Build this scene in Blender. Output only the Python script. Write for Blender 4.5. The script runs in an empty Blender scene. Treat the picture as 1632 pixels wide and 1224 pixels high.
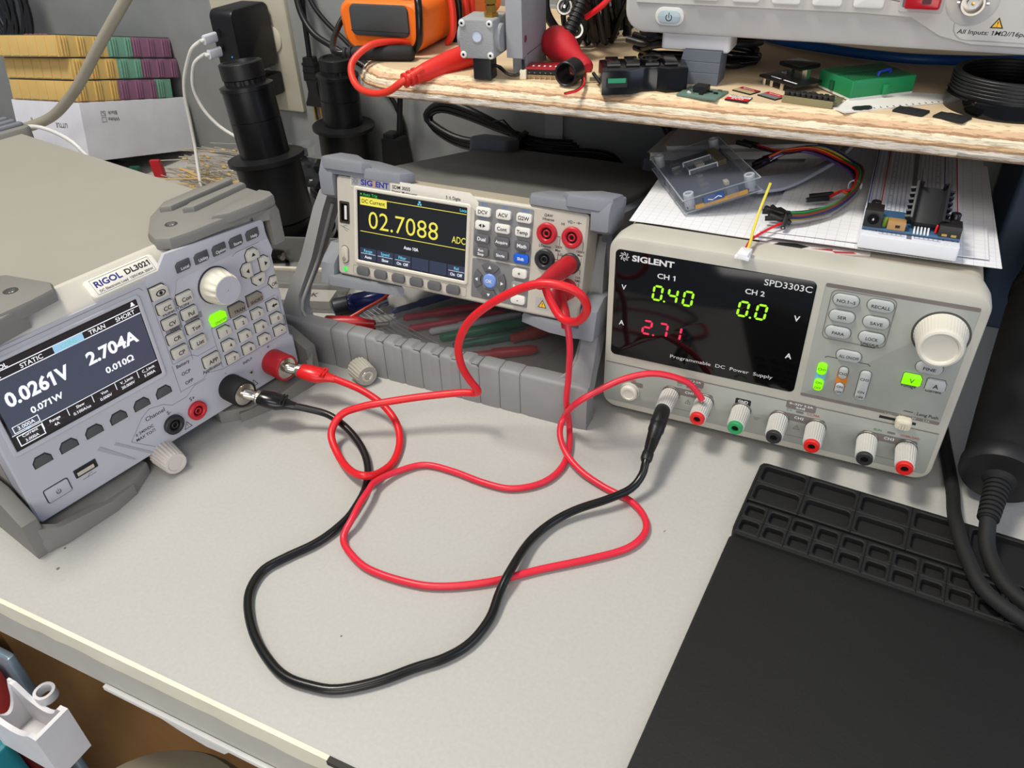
import bpy, math, random
from mathutils import Matrix, Vector, Euler

random.seed(7)
SC = bpy.context.scene
COL = SC.collection
MM = 0.001
BENCH = 750.0            # bench top above the floor, mm; all mm coordinates below have z = 0 on the bench top


def W(x, y, z=0.0):
    return Vector((x * MM, y * MM, (z + BENCH) * MM))


# ------------------------------------------------------------------ camera
camd = bpy.data.cameras.new('camera')
cam = bpy.data.objects.new('camera', camd)
COL.objects.link(cam)
camd.sensor_width = 36.0
camd.sensor_fit = 'HORIZONTAL'
camd.lens = 1243.55 / 1632.0 * 36.0
camd.clip_start = 0.02
camd.clip_end = 60
yaw, pitch, roll = -0.457089, 0.621823, 0.038285
f = Vector((math.sin(yaw) * math.cos(pitch), math.cos(yaw) * math.cos(pitch), -math.sin(pitch)))
r = Vector((math.cos(yaw), -math.sin(yaw), 0))
d = f.cross(r)
r2 = math.cos(roll) * r + math.sin(roll) * d
d2 = -math.sin(roll) * r + math.cos(roll) * d
cm = Matrix((r2, -d2, -f)).transposed().to_4x4()
cm.translation = W(0, 0, 365.157)
cam.matrix_world = cm
SC.camera = cam

# ------------------------------------------------------------------ light and exposure
SC.view_settings.view_transform = 'Standard'
SC.view_settings.look = 'None'
SC.view_settings.gamma = 1.0
SC.view_settings.use_curve_mapping = False
SC.view_settings.exposure = 0.0
wd = bpy.data.worlds.new('room_ambience')
SC.world = wd
wd.use_nodes = True
wd.node_tree.nodes['Background'].inputs[0].default_value = (0.62, 0.72, 0.95, 1)
wd.node_tree.nodes['Background'].inputs[1].default_value = 0.30


def area(name, loc, target, sx, sy, power, color):
    l = bpy.data.lights.new(name, 'AREA')
    l.shape = 'RECTANGLE'
    l.size, l.size_y, l.energy, l.color = sx, sy, power, color
    o = bpy.data.objects.new(name, l)
    COL.objects.link(o)
    o.location = W(*loc)
    o.rotation_euler = (W(*target) - W(*loc)).to_track_quat('-Z', 'Y').to_euler()
    return o


area('ceiling_lamp', (-650, 160, 1450), (-250, 420, 0), 0.42, 0.24, 20.5, (1.0, 0.95, 0.85))
area('ceiling_lamp', (150, -700, 1250), (-150, 400, 0), 0.9, 0.5, 7, (1.0, 0.95, 0.86))
area('front_fill', (380, -1350, 230), (-300, 400, -40), 1.3, 0.8, 12, (1.0, 0.96, 0.90))  # low fill added to brighten front faces and the post, not a real fixture
area('window_daylight', (1500, 250, 700), (0, 400, 0), 1.0, 1.0, 8, (0.68, 0.79, 1.0))

# ------------------------------------------------------------------ materials


def lin(c):
    c = c / 255.0
    return c / 12.92 if c <= 0.04045 else ((c + 0.055) / 1.055) ** 2.4


def rgb(c):
    return (lin(c[0]), lin(c[1]), lin(c[2]), 1.0)


MATS = {}


def mat(name, col, rough=0.5, metal=0.0, emit=0.0, bump=0.0, bscale=900.0, vary=0.05, trans=0.0, alpha=1.0, ior=1.45, spec=0.5, coat=0.0):
    """A principled material whose colour and relief come from a noise texture."""
    if name in MATS:
        return MATS[name]
    m = bpy.data.materials.new(name)
    m.use_nodes = True
    nt = m.node_tree
    b = nt.nodes['Principled BSDF']
    c = rgb(col)
    b.inputs['Roughness'].default_value = rough
    b.inputs['Metallic'].default_value = metal
    b.inputs['IOR'].default_value = ior
    b.inputs['Specular IOR Level'].default_value = spec
    b.inputs['Transmission Weight'].default_value = trans
    b.inputs['Alpha'].default_value = alpha
    b.inputs['Coat Weight'].default_value = coat
    tc = nt.nodes.new('ShaderNodeTexCoord')
    if vary > 0:
        nz = nt.nodes.new('ShaderNodeTexNoise')
        nz.inputs['Scale'].default_value = 35.0
        nz.inputs['Detail'].default_value = 4.0
        nt.links.new(tc.outputs['Object'], nz.inputs['Vector'])
        rp = nt.nodes.new('ShaderNodeValToRGB')
        rp.color_ramp.elements[0].position = 0.3
        rp.color_ramp.elements[1].position = 0.7
        rp.color_ramp.elements[0].color = tuple(max(0, v * (1 - vary)) for v in c[:3]) + (1,)
        rp.color_ramp.elements[1].color = tuple(min(1, v * (1 + vary)) for v in c[:3]) + (1,)
        nt.links.new(nz.outputs['Fac'], rp.inputs['Fac'])
        nt.links.new(rp.outputs['Color'], b.inputs['Base Color'])
    else:
        b.inputs['Base Color'].default_value = c
    if emit > 0:
        b.inputs['Emission Color'].default_value = c
        b.inputs['Emission Strength'].default_value = emit
    if bump > 0:
        n2 = nt.nodes.new('ShaderNodeTexNoise')
        n2.inputs['Scale'].default_value = bscale
        n2.inputs['Detail'].default_value = 2.0
        nt.links.new(tc.outputs['Object'], n2.inputs['Vector'])
        bp = nt.nodes.new('ShaderNodeBump')
        bp.inputs['Strength'].default_value = bump
        bp.inputs['Distance'].default_value = 0.0004
        nt.links.new(n2.outputs['Fac'], bp.inputs['Height'])
        nt.links.new(bp.outputs['Normal'], b.inputs['Normal'])
    MATS[name] = m
    return m


def glow(name, col, strength=1.0):
    """Something that gives off light: screen pixels, lit keys, LEDs."""
    m = mat(name, col, rough=0.35, emit=strength, vary=0.0)
    m.node_tree.nodes['Principled BSDF'].inputs['Base Color'].default_value = tuple(0.06 * v for v in rgb(col)[:3]) + (1,)
    return m


def wood_mat(name, c1, c2, scale=(6, 40, 40), rough=0.55, band=None):
    if name in MATS:
        return MATS[name]
    m = bpy.data.materials.new(name)
    m.use_nodes = True
    nt = m.node_tree
    b = nt.nodes['Principled BSDF']
    b.inputs['Roughness'].default_value = rough
    tc = nt.nodes.new('ShaderNodeTexCoord')
    mp = nt.nodes.new('ShaderNodeMapping')
    mp.inputs['Scale'].default_value = scale
    nt.links.new(tc.outputs['Object'], mp.inputs['Vector'])
    nz = nt.nodes.new('ShaderNodeTexNoise')
    nz.inputs['Scale'].default_value = 1.0
    nz.inputs['Detail'].default_value = 8.0
    nz.inputs['Roughness'].default_value = 0.65
    nz.inputs['Distortion'].default_value = 0.6
    nt.links.new(mp.outputs['Vector'], nz.inputs['Vector'])
    rp = nt.nodes.new('ShaderNodeValToRGB')
    rp.color_ramp.elements[0].position = 0.35
    rp.color_ramp.elements[1].position = 0.66
    rp.color_ramp.elements[0].color = rgb(c1)
    rp.color_ramp.elements[1].color = rgb(c2)
    nt.links.new(nz.outputs['Fac'], rp.inputs['Fac'])
    nt.links.new(rp.outputs['Color'], b.inputs['Base Color'])
    bp = nt.nodes.new('ShaderNodeBump')
    bp.inputs['Strength'].default_value = 0.35
    bp.inputs['Distance'].default_value = 0.001
    nt.links.new(nz.outputs['Fac'], bp.inputs['Height'])
    nt.links.new(bp.outputs['Normal'], b.inputs['Normal'])
    MATS[name] = m
    return m


def grid_mat(name, base, line, pitch_mm, width=0.08, rough=0.7, ref='Object', rot=0.0):
    """Ruled squares: graph paper, the pin field of a breadboard, screen pixels."""
    if name in MATS:
        return MATS[name]
    m = bpy.data.materials.new(name)
    m.use_nodes = True
    nt = m.node_tree
    b = nt.nodes['Principled BSDF']
    b.inputs['Roughness'].default_value = rough
    tc = nt.nodes.new('ShaderNodeTexCoord')
    sp = nt.nodes.new('ShaderNodeSeparateXYZ')
    nt.links.new(tc.outputs[ref], sp.inputs[0])
    fac = None
    for ax in ('X', 'Y'):
        mu = nt.nodes.new('ShaderNodeMath')
        mu.operation = 'MULTIPLY'
        mu.inputs[1].default_value = 1.0 / (pitch_mm * MM)
        nt.links.new(sp.outputs[ax], mu.inputs[0])
        fr = nt.nodes.new('ShaderNodeMath')
        fr.operation = 'FRACT'
        nt.links.new(mu.outputs[0], fr.inputs[0])
        lt = nt.nodes.new('ShaderNodeMath')
        lt.operation = 'LESS_THAN'
        lt.inputs[1].default_value = width
        nt.links.new(fr.outputs[0], lt.inputs[0])
        if fac is None:
            fac = lt
        else:
            mx = nt.nodes.new('ShaderNodeMath')
            mx.operation = 'MAXIMUM'
            nt.links.new(fac.outputs[0], mx.inputs[0])
            nt.links.new(lt.outputs[0], mx.inputs[1])
            fac = mx
    mix = nt.nodes.new('ShaderNodeMix')
    mix.data_type = 'RGBA'
    mix.inputs[6].default_value = rgb(base)
    mix.inputs[7].default_value = rgb(line)
    nt.links.new(fac.outputs[0], mix.inputs[0])
    nt.links.new(mix.outputs[2], b.inputs['Base Color'])
    MATS[name] = m
    return m


# ------------------------------------------------------------------ mesh building
def rrect(w, h, r=0.0, n=4, cx=0.0, cy=0.0):
    """Rounded rectangle, counter-clockwise, centred on (cx, cy)."""
    r = min(r, w / 2 - 1e-6, h / 2 - 1e-6)
    if r <= 1e-6:
        return [(cx - w / 2, cy - h / 2), (cx + w / 2, cy - h / 2), (cx + w / 2, cy + h / 2), (cx - w / 2, cy + h / 2)]
    out = []
    for qx, qy, a0 in ((1, -1, -90), (1, 1, 0), (-1, 1, 90), (-1, -1, 180)):
        for i in range(n + 1):
            a = math.radians(a0 + 90.0 * i / n)
            out.append((cx + qx * (w / 2 - r) + r * math.cos(a), cy + qy * (h / 2 - r) + r * math.sin(a)))
    return out


def box2(x0, y0, x1, y1, r=0.0, n=4):
    return rrect(x1 - x0, y1 - y0, r, n, (x0 + x1) / 2, (y0 + y1) / 2)


def circ(r, n=24, cx=0.0, cy=0.0):
    return [(cx + r * math.cos(2 * math.pi * i / n), cy + r * math.sin(2 * math.pi * i / n)) for i in range(n)]


def inset(poly, t):
    """Poly moved inwards by t (counter-clockwise poly)."""
    n = len(poly)
    out = []
    for i in range(n):
        p0, p1, p2 = poly[i - 1], poly[i], poly[(i + 1) % n]
        e1 = Vector((p1[0] - p0[0], p1[1] - p0[1]))
        e2 = Vector((p2[0] - p1[0], p2[1] - p1[1]))
        if e1.length < 1e-9 or e2.length < 1e-9:
            out.append(p1)
            continue
        e1.normalize()
        e2.normalize()
        n1 = Vector((-e1.y, e1.x))
        n2 = Vector((-e2.y, e2.x))
        k = n1 + n2
        dd = max(0.35, 1 + n1.dot(n2))
        k = k / dd
        out.append((p1[0] + k.x * t, p1[1] + k.y * t))
    return out


def catmull(pts, step=4.0, closed=False):
    P = [Vector(p) for p in pts]
    n = len(P)
    out = []
    for i in range(n if closed else n - 1):
        p0 = P[i - 1] if (i > 0 or closed) else P[0] * 2 - P[1]
        p1, p2 = P[i], P[(i + 1) % n]
        p3 = P[(i + 2) % n] if (i + 2 < n or closed) else P[-1] * 2 - P[-2]
        k = max(2, min(14, int((p2 - p1).length / step)))
        for j in range(k):
            t = j / k
            out.append(0.5 * ((2 * p1) + (p2 - p0) * t + (2 * p0 - 5 * p1 + 4 * p2 - p3) * t * t + (3 * p1 - p0 - 3 * p2 + p3) * t ** 3))
    if not closed:
        out.append(P[-1])
    return out


FACE = Matrix(((1, 0, 0, 0), (0, 0, -1, 0), (0, 1, 0, 0), (0, 0, 0, 1)))   # (u, v, outward) on an upright front


def TR(x, y, z, rx=0, ry=0, rz=0):
    return Matrix.Translation((x, y, z)) @ Euler((math.radians(rx), math.radians(ry), math.radians(rz))).to_matrix().to_4x4()


def frame_to(p, axis, up=(0, 0, 1)):
    """Matrix whose z runs along axis, standing at p."""
    z = Vector(axis).normalized()
    u = Vector(up)
    if abs(z.dot(u)) > 0.97:
        u = Vector((1, 0, 0))
    x = u.cross(z).normalized()
    y = z.cross(x)
    m = Matrix((x, y, z)).transposed().to_4x4()
    m.translation = Vector(p)
    return m


_txt = {}


def _plain(s, bold):
    cu = bpy.data.curves.new('glyphs', 'FONT')
    cu.body = s
    cu.size = 1.0
    cu.resolution_u = 3
    cu.offset = bold
    o = bpy.data.objects.new('glyphs', cu)
    COL.objects.link(o)
    dg = bpy.context.evaluated_depsgraph_get()
    me = o.evaluated_get(dg).to_mesh()
    v = [(q.co.x, q.co.y) for q in me.vertices]
    o.evaluated_get(dg).to_mesh_clear()
    bpy.data.objects.remove(o)
    bpy.data.curves.remove(cu)
    return v


def text_geo(s, bold):
    key = (s, round(bold, 3))
    if key in _txt:
        return _txt[key]
    cu = bpy.data.curves.new('glyphs', 'FONT')
    cu.body = s
    cu.size = 1.0
    cu.resolution_u = 3
    cu.offset = bold
    o = bpy.data.objects.new('glyphs', cu)
    COL.objects.link(o)
    dg = bpy.context.evaluated_depsgraph_get()
    me = o.evaluated_get(dg).to_mesh()
    v = [(q.co.x, q.co.y) for q in me.vertices]
    fc = [tuple(p.vertices) for p in me.polygons]
    o.evaluated_get(dg).to_mesh_clear()
    bpy.data.objects.remove(o)
    bpy.data.curves.remove(cu)
    # the figure 1 gets a flag, so that it cannot be taken for a capital I
    if '1' in s and s != '1' * len(s):
        w1 = [p[0] for p in text_geo('1', bold)[0]]
        w1 = max(w1) - min(w1)
        yt = max(p[1] for p in text_geo('1', bold)[0])
        for i, ch in enumerate(s):
            if ch == '1':
                xr = max(p[0] for p in _plain(s[:i + 1], bold))
                xl = xr - w1
                n = len(v)
                th = 0.07 + bold * 1.6
                v += [(xl + 0.01, yt), (xl - 0.13, yt - 0.13), (xl - 0.13, yt - 0.13 - th), (xl + 0.01, yt - th - 0.05)]
                fc.append((n, n + 1, n + 2, n + 3))
    elif s == '1':
        pass
    _txt[key] = (v, fc)
    return _txt[key]


class MB:
    """Collects shapes (mm) and links them as ONE mesh object."""

    def __init__(s, T=None):
        s.V, s.F, s.I, s.mats = [], [], [], []
        s.T = T

    def mi(s, m):
        if m not in s.mats:
            s.mats.append(m)
        return s.mats.index(m)

    def add(s, verts, faces, m, T=None):
        if s.T is not None:
            T = s.T @ T if T is not None else s.T
        o = len(s.V)
        k = s.mi(m)
        for v in verts:
            v = Vector(v)
            s.V.append(T @ v if T is not None else v)
        for q in faces:
            s.F.append([o + i for i in q])
            s.I.append(k)
        return s

    def loft(s, loops, m, T=None, cap0=True, cap1=True, close=False):
        n = len(loops[0])
        v = [p for l in loops for p in l]
        fc = []
        L = len(loops)
        for a in range(L if close else L - 1):
            b = (a + 1) % L
            for i in range(n):
                j = (i + 1) % n
                fc.append((a * n + i, a * n + j, b * n + j, b * n + i))
        if not close:
            if cap0:
                fc.append(tuple(reversed(range(n))))
            if cap1:
                fc.append(tuple(range((L - 1) * n, L * n)))
        return s.add(v, fc, m, T)

    def prism(s, poly, z0, z1, m, bev=0.0, T=None, bev0=0.0):
        loops = []
        if bev0 > 0:
            loops.append([(x, y, z0) for x, y in inset(poly, bev0)])
            loops.append([(x, y, z0 + bev0) for x, y in poly])
        else:
            loops.append([(x, y, z0) for x, y in poly])
        if bev > 0:
            loops.append([(x, y, z1 - bev) for x, y in poly])
            loops.append([(x, y, z1 - bev * 0.3) for x, y in inset(poly, bev * 0.3)])
            loops.append([(x, y, z1) for x, y in inset(poly, bev)])
        else:
            loops.append([(x, y, z1) for x, y in poly])
        return s.loft(loops, m, T)

    def box(s, x0, y0, z0, x1, y1, z1, m, r=0.0, bev=0.0, T=None):
        return s.prism(box2(x0, y0, x1, y1, r), z0, z1, m, bev, T, bev)

    def ring(s, outer, inner, z0, z1, m, bev=0.0, T=None):
        lo = [(x, y, z0) for x, y in outer]
        if bev > 0:
            return s.loft([lo, [(x, y, z1 - bev) for x, y in outer], [(x, y, z1) for x, y in inset(outer, bev)],
                           [(x, y, z1) for x, y in inset(inner, -bev)], [(x, y, z1 - bev) for x, y in inner], [(x, y, z0) for x, y in inner]], m, T, close=True)
        return s.loft([lo, [(x, y, z1) for x, y in outer], [(x, y, z1) for x, y in inner], [(x, y, z0) for x, y in inner]], m, T, close=True)

    def lathe(s, prof, m, n=24, T=None, cap0=True, cap1=True):
        return s.loft([[(rr * math.cos(2 * math.pi * i / n), rr * math.sin(2 * math.pi * i / n), z) for i in range(n)] for rr, z in prof], m, T, cap0, cap1)

    def knurl(s, prof, m, teeth=20, depth=0.06, T=None):
        """Lathe with longitudinal ribs."""
        n = teeth * 4
        k = (1, 1, 1 - depth, 1 - depth)
        return s.loft([[(rr * (k[i % 4] if rib else 1) * math.cos(2 * math.pi * i / n), rr * (k[i % 4] if rib else 1) * math.sin(2 * math.pi * i / n), z) for i in range(n)] for rr, z, rib in prof], m, T)

    def tube(s, pts, r, m, n=10, T=None, closed=False, flat=None):
        P = [Vector(p) for p in pts]
        L = len(P)
        rad = r if isinstance(r, (list, tuple)) else [r] * L
        prev = None
        loops = []
        for i in range(L):
            a = P[i - 1] if (i > 0 or closed) else P[0]
            b = P[(i + 1) % L] if (i < L - 1 or closed) else P[-1]
            t = (b - a)
            t = t.normalized() if t.length > 1e-9 else Vector((0, 0, 1))
            if prev is None:
                u = Vector((0, 0, 1)) if abs(t.z) < 0.9 else Vector((1, 0, 0))
                x = u.cross(t).normalized()
            else:
                x = (prev - t * prev.dot(t))
                x = x.normalized() if x.length > 1e-6 else t.orthogonal().normalized()
            prev = x
            y = t.cross(x)
            q = flat if flat else 1.0
            loops.append([P[i] + (x * math.cos(2 * math.pi * k / n) + y * math.sin(2 * math.pi * k / n) * q) * rad[i] for k in range(n)])
        return s.loft(loops, m, T, close=closed)

    def cable(s, pts, r, m, n=10, step=4.0, T=None, closed=False):
        return s.tube(catmull(pts, step, closed), r, m, n, T, closed)

    def text(s, t, x, y, h, z, m, T=None, al='c', w=None, bold=0.0, rot=0.0, shear=0.0):
        """Lettering h tall (cap height) on the plane z; x, y is its middle (or left / right end)."""
        if bold == 0.0:
            bold = 0.014 if h < 2.8 else 0.006
        v, fc = text_geo(t, bold)
        if not v:
            return s
        k = h / 0.70
        x0, x1 = min(p[0] for p in v), max(p[0] for p in v)
        kx = k if w is None else w / max(1e-6, (x1 - x0))
        ox = {'c': (x0 + x1) / 2, 'l': x0, 'r': x1}[al]
        ca, sa = math.cos(math.radians(rot)), math.sin(math.radians(rot))
        out = []
        for px, py in v:
            a, b = (px - ox) * kx, py * k - h / 2
            a += shear * b
            out.append((x + a * ca - b * sa, y + a * sa + b * ca, z))
        return s.add(out, fc, m, T)

    def line(s, pts, wd, z, m, T=None, closed=False):
        """Printed line on the plane z."""
        n = len(pts)
        for i in range(n if closed else n - 1):
            a, b = Vector(pts[i]), Vector(pts[(i + 1) % n])
            e = (b - a)
            if e.length < 1e-9:
                continue
            e.normalize()
            q = Vector((-e.y, e.x)) * wd / 2
            a2, b2 = a - e * wd * 0.4, b + e * wd * 0.4
            s.add([(a2.x - q.x, a2.y - q.y, z), (b2.x - q.x, b2.y - q.y, z), (b2.x + q.x, b2.y + q.y, z), (a2.x + q.x, a2.y + q.y, z)], [(0, 1, 2, 3)], m, T)
        return s

    def flat(s, poly, z, m, T=None):
        return s.add([(x, y, z) for x, y in poly], [tuple(range(len(poly)))], m, T)

    def sphere(s, c, r, m, sz=1.0, n=14):
        pr = []
        for i in range(9):
            a = -math.pi / 2 + math.pi * i / 8
            pr.append((max(0.001, r * math.cos(a)), r * sz * math.sin(a)))
        return s.lathe(pr, m, n, Matrix.Translation(c))

    def build(s, name, parent=None, loc=None, rot=None, label=None, cat=None, group=None, kind=None, sharp=38):
        me = bpy.data.meshes.new(name)
        me.from_pydata([(v.x * MM, v.y * MM, v.z * MM) for v in s.V], [], s.F)
        for m in s.mats:
            me.materials.append(m)
        me.polygons.foreach_set('material_index', s.I)
        me.polygons.foreach_set('use_smooth', [True] * len(s.F))
        me.set_sharp_from_angle(angle=math.radians(sharp))
        me.update()
        o = bpy.data.objects.new(name, me)
        COL.objects.link(o)
        if parent is not None:
            o.parent = parent
        elif loc is not None:
            o.location = W(*loc)
        if parent is not None and loc is not None:
            o.location = Vector(loc) * MM
        if rot is not None:
            o.rotation_euler = tuple(math.radians(a) for a in rot)
        props(o, label, cat, group, kind)
        return o


def props(o, label=None, cat=None, group=None, kind=None):
    if label:
        o['label'] = label
    if cat:
        o['category'] = cat
    if group:
        o['group'] = group
    if kind:
        o['kind'] = kind
    return o


def thing(name, label, cat, loc, rot=(0, 0, 0), group=None):
    o = bpy.data.objects.new(name, None)
    COL.objects.link(o)
    o.empty_display_size = 0.01
    o.location = W(*loc)
    o.rotation_euler = tuple(math.radians(a) for a in rot)
    return props(o, label, cat, group)


def dup(root, loc, rot=None, label=None, group=None):
    """A copy of a thing with copies of its parts and sub-parts."""
    q = root.copy()
    COL.objects.link(q)
    q.location = W(*loc)
    if rot is not None:
        q.rotation_euler = tuple(math.radians(a) for a in rot)
    if label:
        q['label'] = label
    if group:
        q['group'] = group
    for ch in list(root.children):
        c = ch.copy()
        COL.objects.link(c)
        c.parent = q
        for g in ch.children:
            e = g.copy()
            COL.objects.link(e)
            e.parent = c
    return q


# shared materials
BLACK = mat('black_plastic', (22, 22, 23), 0.42, bump=0.15)
MATTE = mat('matte_black_rubber', (24, 24, 25), 0.72, bump=0.25)
GLOSSB = mat('glossy_black', (9, 9, 10), 0.09)
INK = mat('black_ink', (28, 28, 30), 0.6, vary=0)
GREYINK = mat('grey_ink', (96, 94, 92), 0.6, vary=0)
WHITE = mat('white_plastic', (214, 213, 210), 0.45)
WHITEINK = mat('white_ink', (235, 236, 238), 0.5, vary=0)
STEEL = mat('bright_steel', (205, 200, 190), 0.22, metal=1.0)
BRASS = mat('brass', (190, 150, 70), 0.28, metal=1.0)
REDC = mat('red_silicone', (212, 26, 36), 0.38)
REDP = mat('red_plastic', (176, 26, 36), 0.42, bump=0.1)
REDJ = mat('red_jack', (186, 34, 44), 0.4)
GREENP = mat('green_plastic', (42, 150, 90), 0.4)
BLUEK = mat('blue_key', (24, 92, 205), 0.4)
ORANGE = mat('orange_plastic', (238, 112, 22), 0.45, bump=0.1)
LIME = glow('lit_green_key', (150, 255, 10), 0.95)
GREYRUB = mat('grey_rubber', (112, 115, 122), 0.62, bump=0.2)
GREYRUBW = mat('warm_grey_rubber', (122, 120, 114), 0.62, bump=0.2)

# ================================================================== the setting
WALL = mat('painted_wall', (136, 138, 137), 0.75, bump=0.3, bscale=120)
b = MB()
b.box(-2200, 810, -750, 1500, 870, 1700, WALL)
b.build('wall_back', loc=(0, 0, 0), kind='structure')
b = MB()
b.box(-343, 806, 0, -322, 809.9, 214, mat('wall_strip', (158, 159, 158), 0.7))
b.build('trim_1', loc=(0, 0, 0), kind='structure')
b = MB()
b.box(-2200, -900, -770, 1500, 870, -750, mat('pale_floor', (176, 170, 160), 0.6, bump=0.4, bscale=60))
b.build('floor', loc=(0, 0, 0), kind='structure')

# ------------------------------------------------------------------ workbench
BT = bpy.data.materials.new('bench_laminate')
BT.use_nodes = True
nt = BT.node_tree
bs = nt.nodes['Principled BSDF']
bs.inputs['Roughness'].default_value = 0.42
tc = nt.nodes.new('ShaderNodeTexCoord')
n1 = nt.nodes.new('ShaderNodeTexNoise')
n1.inputs['Scale'].default_value = 420
n1.inputs['Detail'].default_value = 3
nt.links.new(tc.outputs['Object'], n1.inputs['Vector'])
rp = nt.nodes.new('ShaderNodeValToRGB')
rp.color_ramp.elements[0].color = rgb((172, 170, 165))
rp.color_ramp.elements[1].color = rgb((186, 184, 178))
nt.links.new(n1.outputs['Fac'], rp.inputs['Fac'])
n3 = nt.nodes.new('ShaderNodeTexVoronoi')           # scattered specks and crumbs of dirt
n3.inputs['Scale'].default_value = 26
nt.links.new(tc.outputs['Object'], n3.inputs['Vector'])
lt = nt.nodes.new('ShaderNodeMath')
lt.operation = 'LESS_THAN'
lt.inputs[1].default_value = 0.035
nt.links.new(n3.outputs['Distance'], lt.inputs[0])
n4 = nt.nodes.new('ShaderNodeTexNoise')
n4.inputs['Scale'].default_value = 9
nt.links.new(tc.outputs['Object'], n4.inputs['Vector'])
gt = nt.nodes.new('ShaderNodeMath')
gt.operation = 'GREATER_THAN'
gt.inputs[1].default_value = 0.56
nt.links.new(n4.outputs['Fac'], gt.inputs[0])
mu = nt.nodes.new('ShaderNodeMath')
mu.operation = 'MULTIPLY'
nt.links.new(lt.outputs[0], mu.inputs[0])
nt.links.new(gt.outputs[0], mu.inputs[1])
mx = nt.nodes.new('ShaderNodeMix')
mx.data_type = 'RGBA'
mx.inputs[7].default_value = rgb((104, 98, 90))
nt.links.new(rp.outputs['Color'], mx.inputs[6])
nt.links.new(mu.outputs[0], mx.inputs[0])
nt.links.new(mx.outputs[2], bs.inputs['Base Color'])
bp = nt.nodes.new('ShaderNodeBump')
bp.inputs['Strength'].default_value = 0.18
bp.inputs['Distance'].default_value = 0.0003
nt.links.new(n1.outputs['Fac'], bp.inputs['Height'])
nt.links.new(bp.outputs['Normal'], bs.inputs['Normal'])

WOODB = wood_mat('brown_pine', (158, 108, 56), (196, 146, 86), (8, 8, 1.6), 0.6)
wb = thing('workbench', 'long grey laminate workbench with a chipped cream front edge, holding the instruments', 'workbench', (0, 142, -750))
b = MB()
b.box(-1500, 0.0, 726, 900, 662, 750, BT)
b.build('bench_top', wb)
b = MB()                                              # chipped edge band: the lower lip is broken unevenly
top = []
rnd = random.Random(3)
xs = list(range(-1500, 901, 12))
lowz = [736.8 + rnd.uniform(-1.3, 1.3) for _ in xs]
lp = []
for x, z in zip(xs, lowz):
    lp.append([(x, -2.6, z), (x, 0.0, z), (x, 0.0, 750.2), (x, -2.6, 750.2)])
b.loft(lp, mat('cream_edge', (228, 222, 200), 0.55, bump=0.3))
b.build('edge_band', wb, label='cream edge band with a ragged lower lip')
b = MB()
b.box(-1500, -2.0, 709, 900, 0.0, 737.5, mat('skirt_grey', (186, 183, 172), 0.6))
b.build('skirt', wb)
b = MB()
b.box(-560, 8, 0, -470, 300, 706, WOODB)
b.build('post', wb, label='brown wooden support post')
b = MB()
b.box(520, 8, 0, 600, 300, 706, WOODB)
b.build('post', wb)
for xa, xb, nm in ((-560, -419, 'chip'), (-176, 100, 'chip')):
    b = MB()
    b.box(xa, -3.2, 747.2, xb, -0.05, 750.4, mat('bare_edge', (52, 48, 44), 0.7))
    b.build(nm, wb, label='dark bare strip where the edge band broke off')

b = MB()
b.box(-343, 137.2, -42.6, -150, 139.8, -38.6, WHITE, bev=0.5)
pl = [(-318, -42), (-306, -49), (-290, -54), (-272, -57), (-258, -55), (-246, -42)]
b.prism(pl, 0, 2.0, WHITE, T=TR(0, 141.8, 0) @ FACE)
b.build('cable_channel', loc=(0, 0, 0), label='white plastic cable channel under the bench front edge', cat='cable channel')
b = MB()
b.lathe([(14, -595), (14, -60), (66, -46), (74, -30), (75, -14), (70, -4), (56, 0), (0.5, 1)], mat('beige_cushion', (150, 140, 118), 0.8, bump=0.3), 40)
b.build('stool', loc=(-325, 100, -155), label='beige round stool seat just showing under the bench edge', cat='stool')

# bottom left corner: things hanging below the bench edge
hd = thing('open_holder', 'white open box holder with curved cut walls, lower left corner', 'holder', (-404, 128, -112))
hw = mat('white_print', (222, 220, 222), 0.5, bump=0.1)
b = MB()
b.box(-26.7, -22.7, 0.2, 26.7, -0.3, 3, hw)


def cut_wall(b, p0, p1, h, low, th):
    """A wall from p0 to p1 whose upper edge dips in a curve to the height low."""
    lp = []
    a, c = Vector(p0), Vector(p1)
    e = (c - a).normalized()
    q = Vector((-e.y, e.x)) * th
    for i in range(15):
        t = i / 14
        z = h - (h - low) * (0.0 if t < 0.12 or t > 0.88 else math.sin((t - 0.12) / 0.76 * math.pi) ** 0.6)
        m = a + (c - a) * t
        lp.append([(m.x, m.y, 0), (m.x, m.y, z), (m.x + q.x, m.y + q.y, z), (m.x + q.x, m.y + q.y, 0)])
    b.loft(lp, hw)


cut_wall(b, (-23.9, -0.1), (23.9, -0.1), 41.8, 26, -3)
cut_wall(b, (23.9, -22.9), (-23.9, -22.9), 41.8, 34, -3)
cut_wall(b, (-27, -23), (-27, 0), 42, 20, -3)
b.box(24, -23, 0, 27, 0, 42, hw)
b.build('tub', hd)
b = MB()
b.ring(rrect(13, 13, 6, 6), rrect(9, 9, 4, 6), 0, 7, hw, T=TR(-6, 5.2, 26))
b.build('hanging_loop', hd)
b = MB()
b.box(-100, -9, 0, 100, 9, 676, mat('dark_red_box', (158, 46, 40), 0.6, bump=0.2), r=3, bev=2)
b.build('storage_box', loc=(-545, 122, -750), rot=(0, 0, 0), label='dark red box at the lower left below the bench edge', cat='box')
b = MB()
b.box(-140, -24, 0, 140, 24, 634, mat('teal_box', (30, 124, 138), 0.5, bump=0.2), r=6, bev=3)
b.build('storage_box', loc=(-572, 86, -750), rot=(0, 0, 0), label='teal blue box in the lower left corner under the white holder', cat='box')
b = MB()
b.box(-60, -3, 0, 60, 3, 686, mat('foil_blue', (128, 146, 158), 0.3, metal=0.3, bump=0.8, bscale=90), r=2, bev=1.5)
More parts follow.
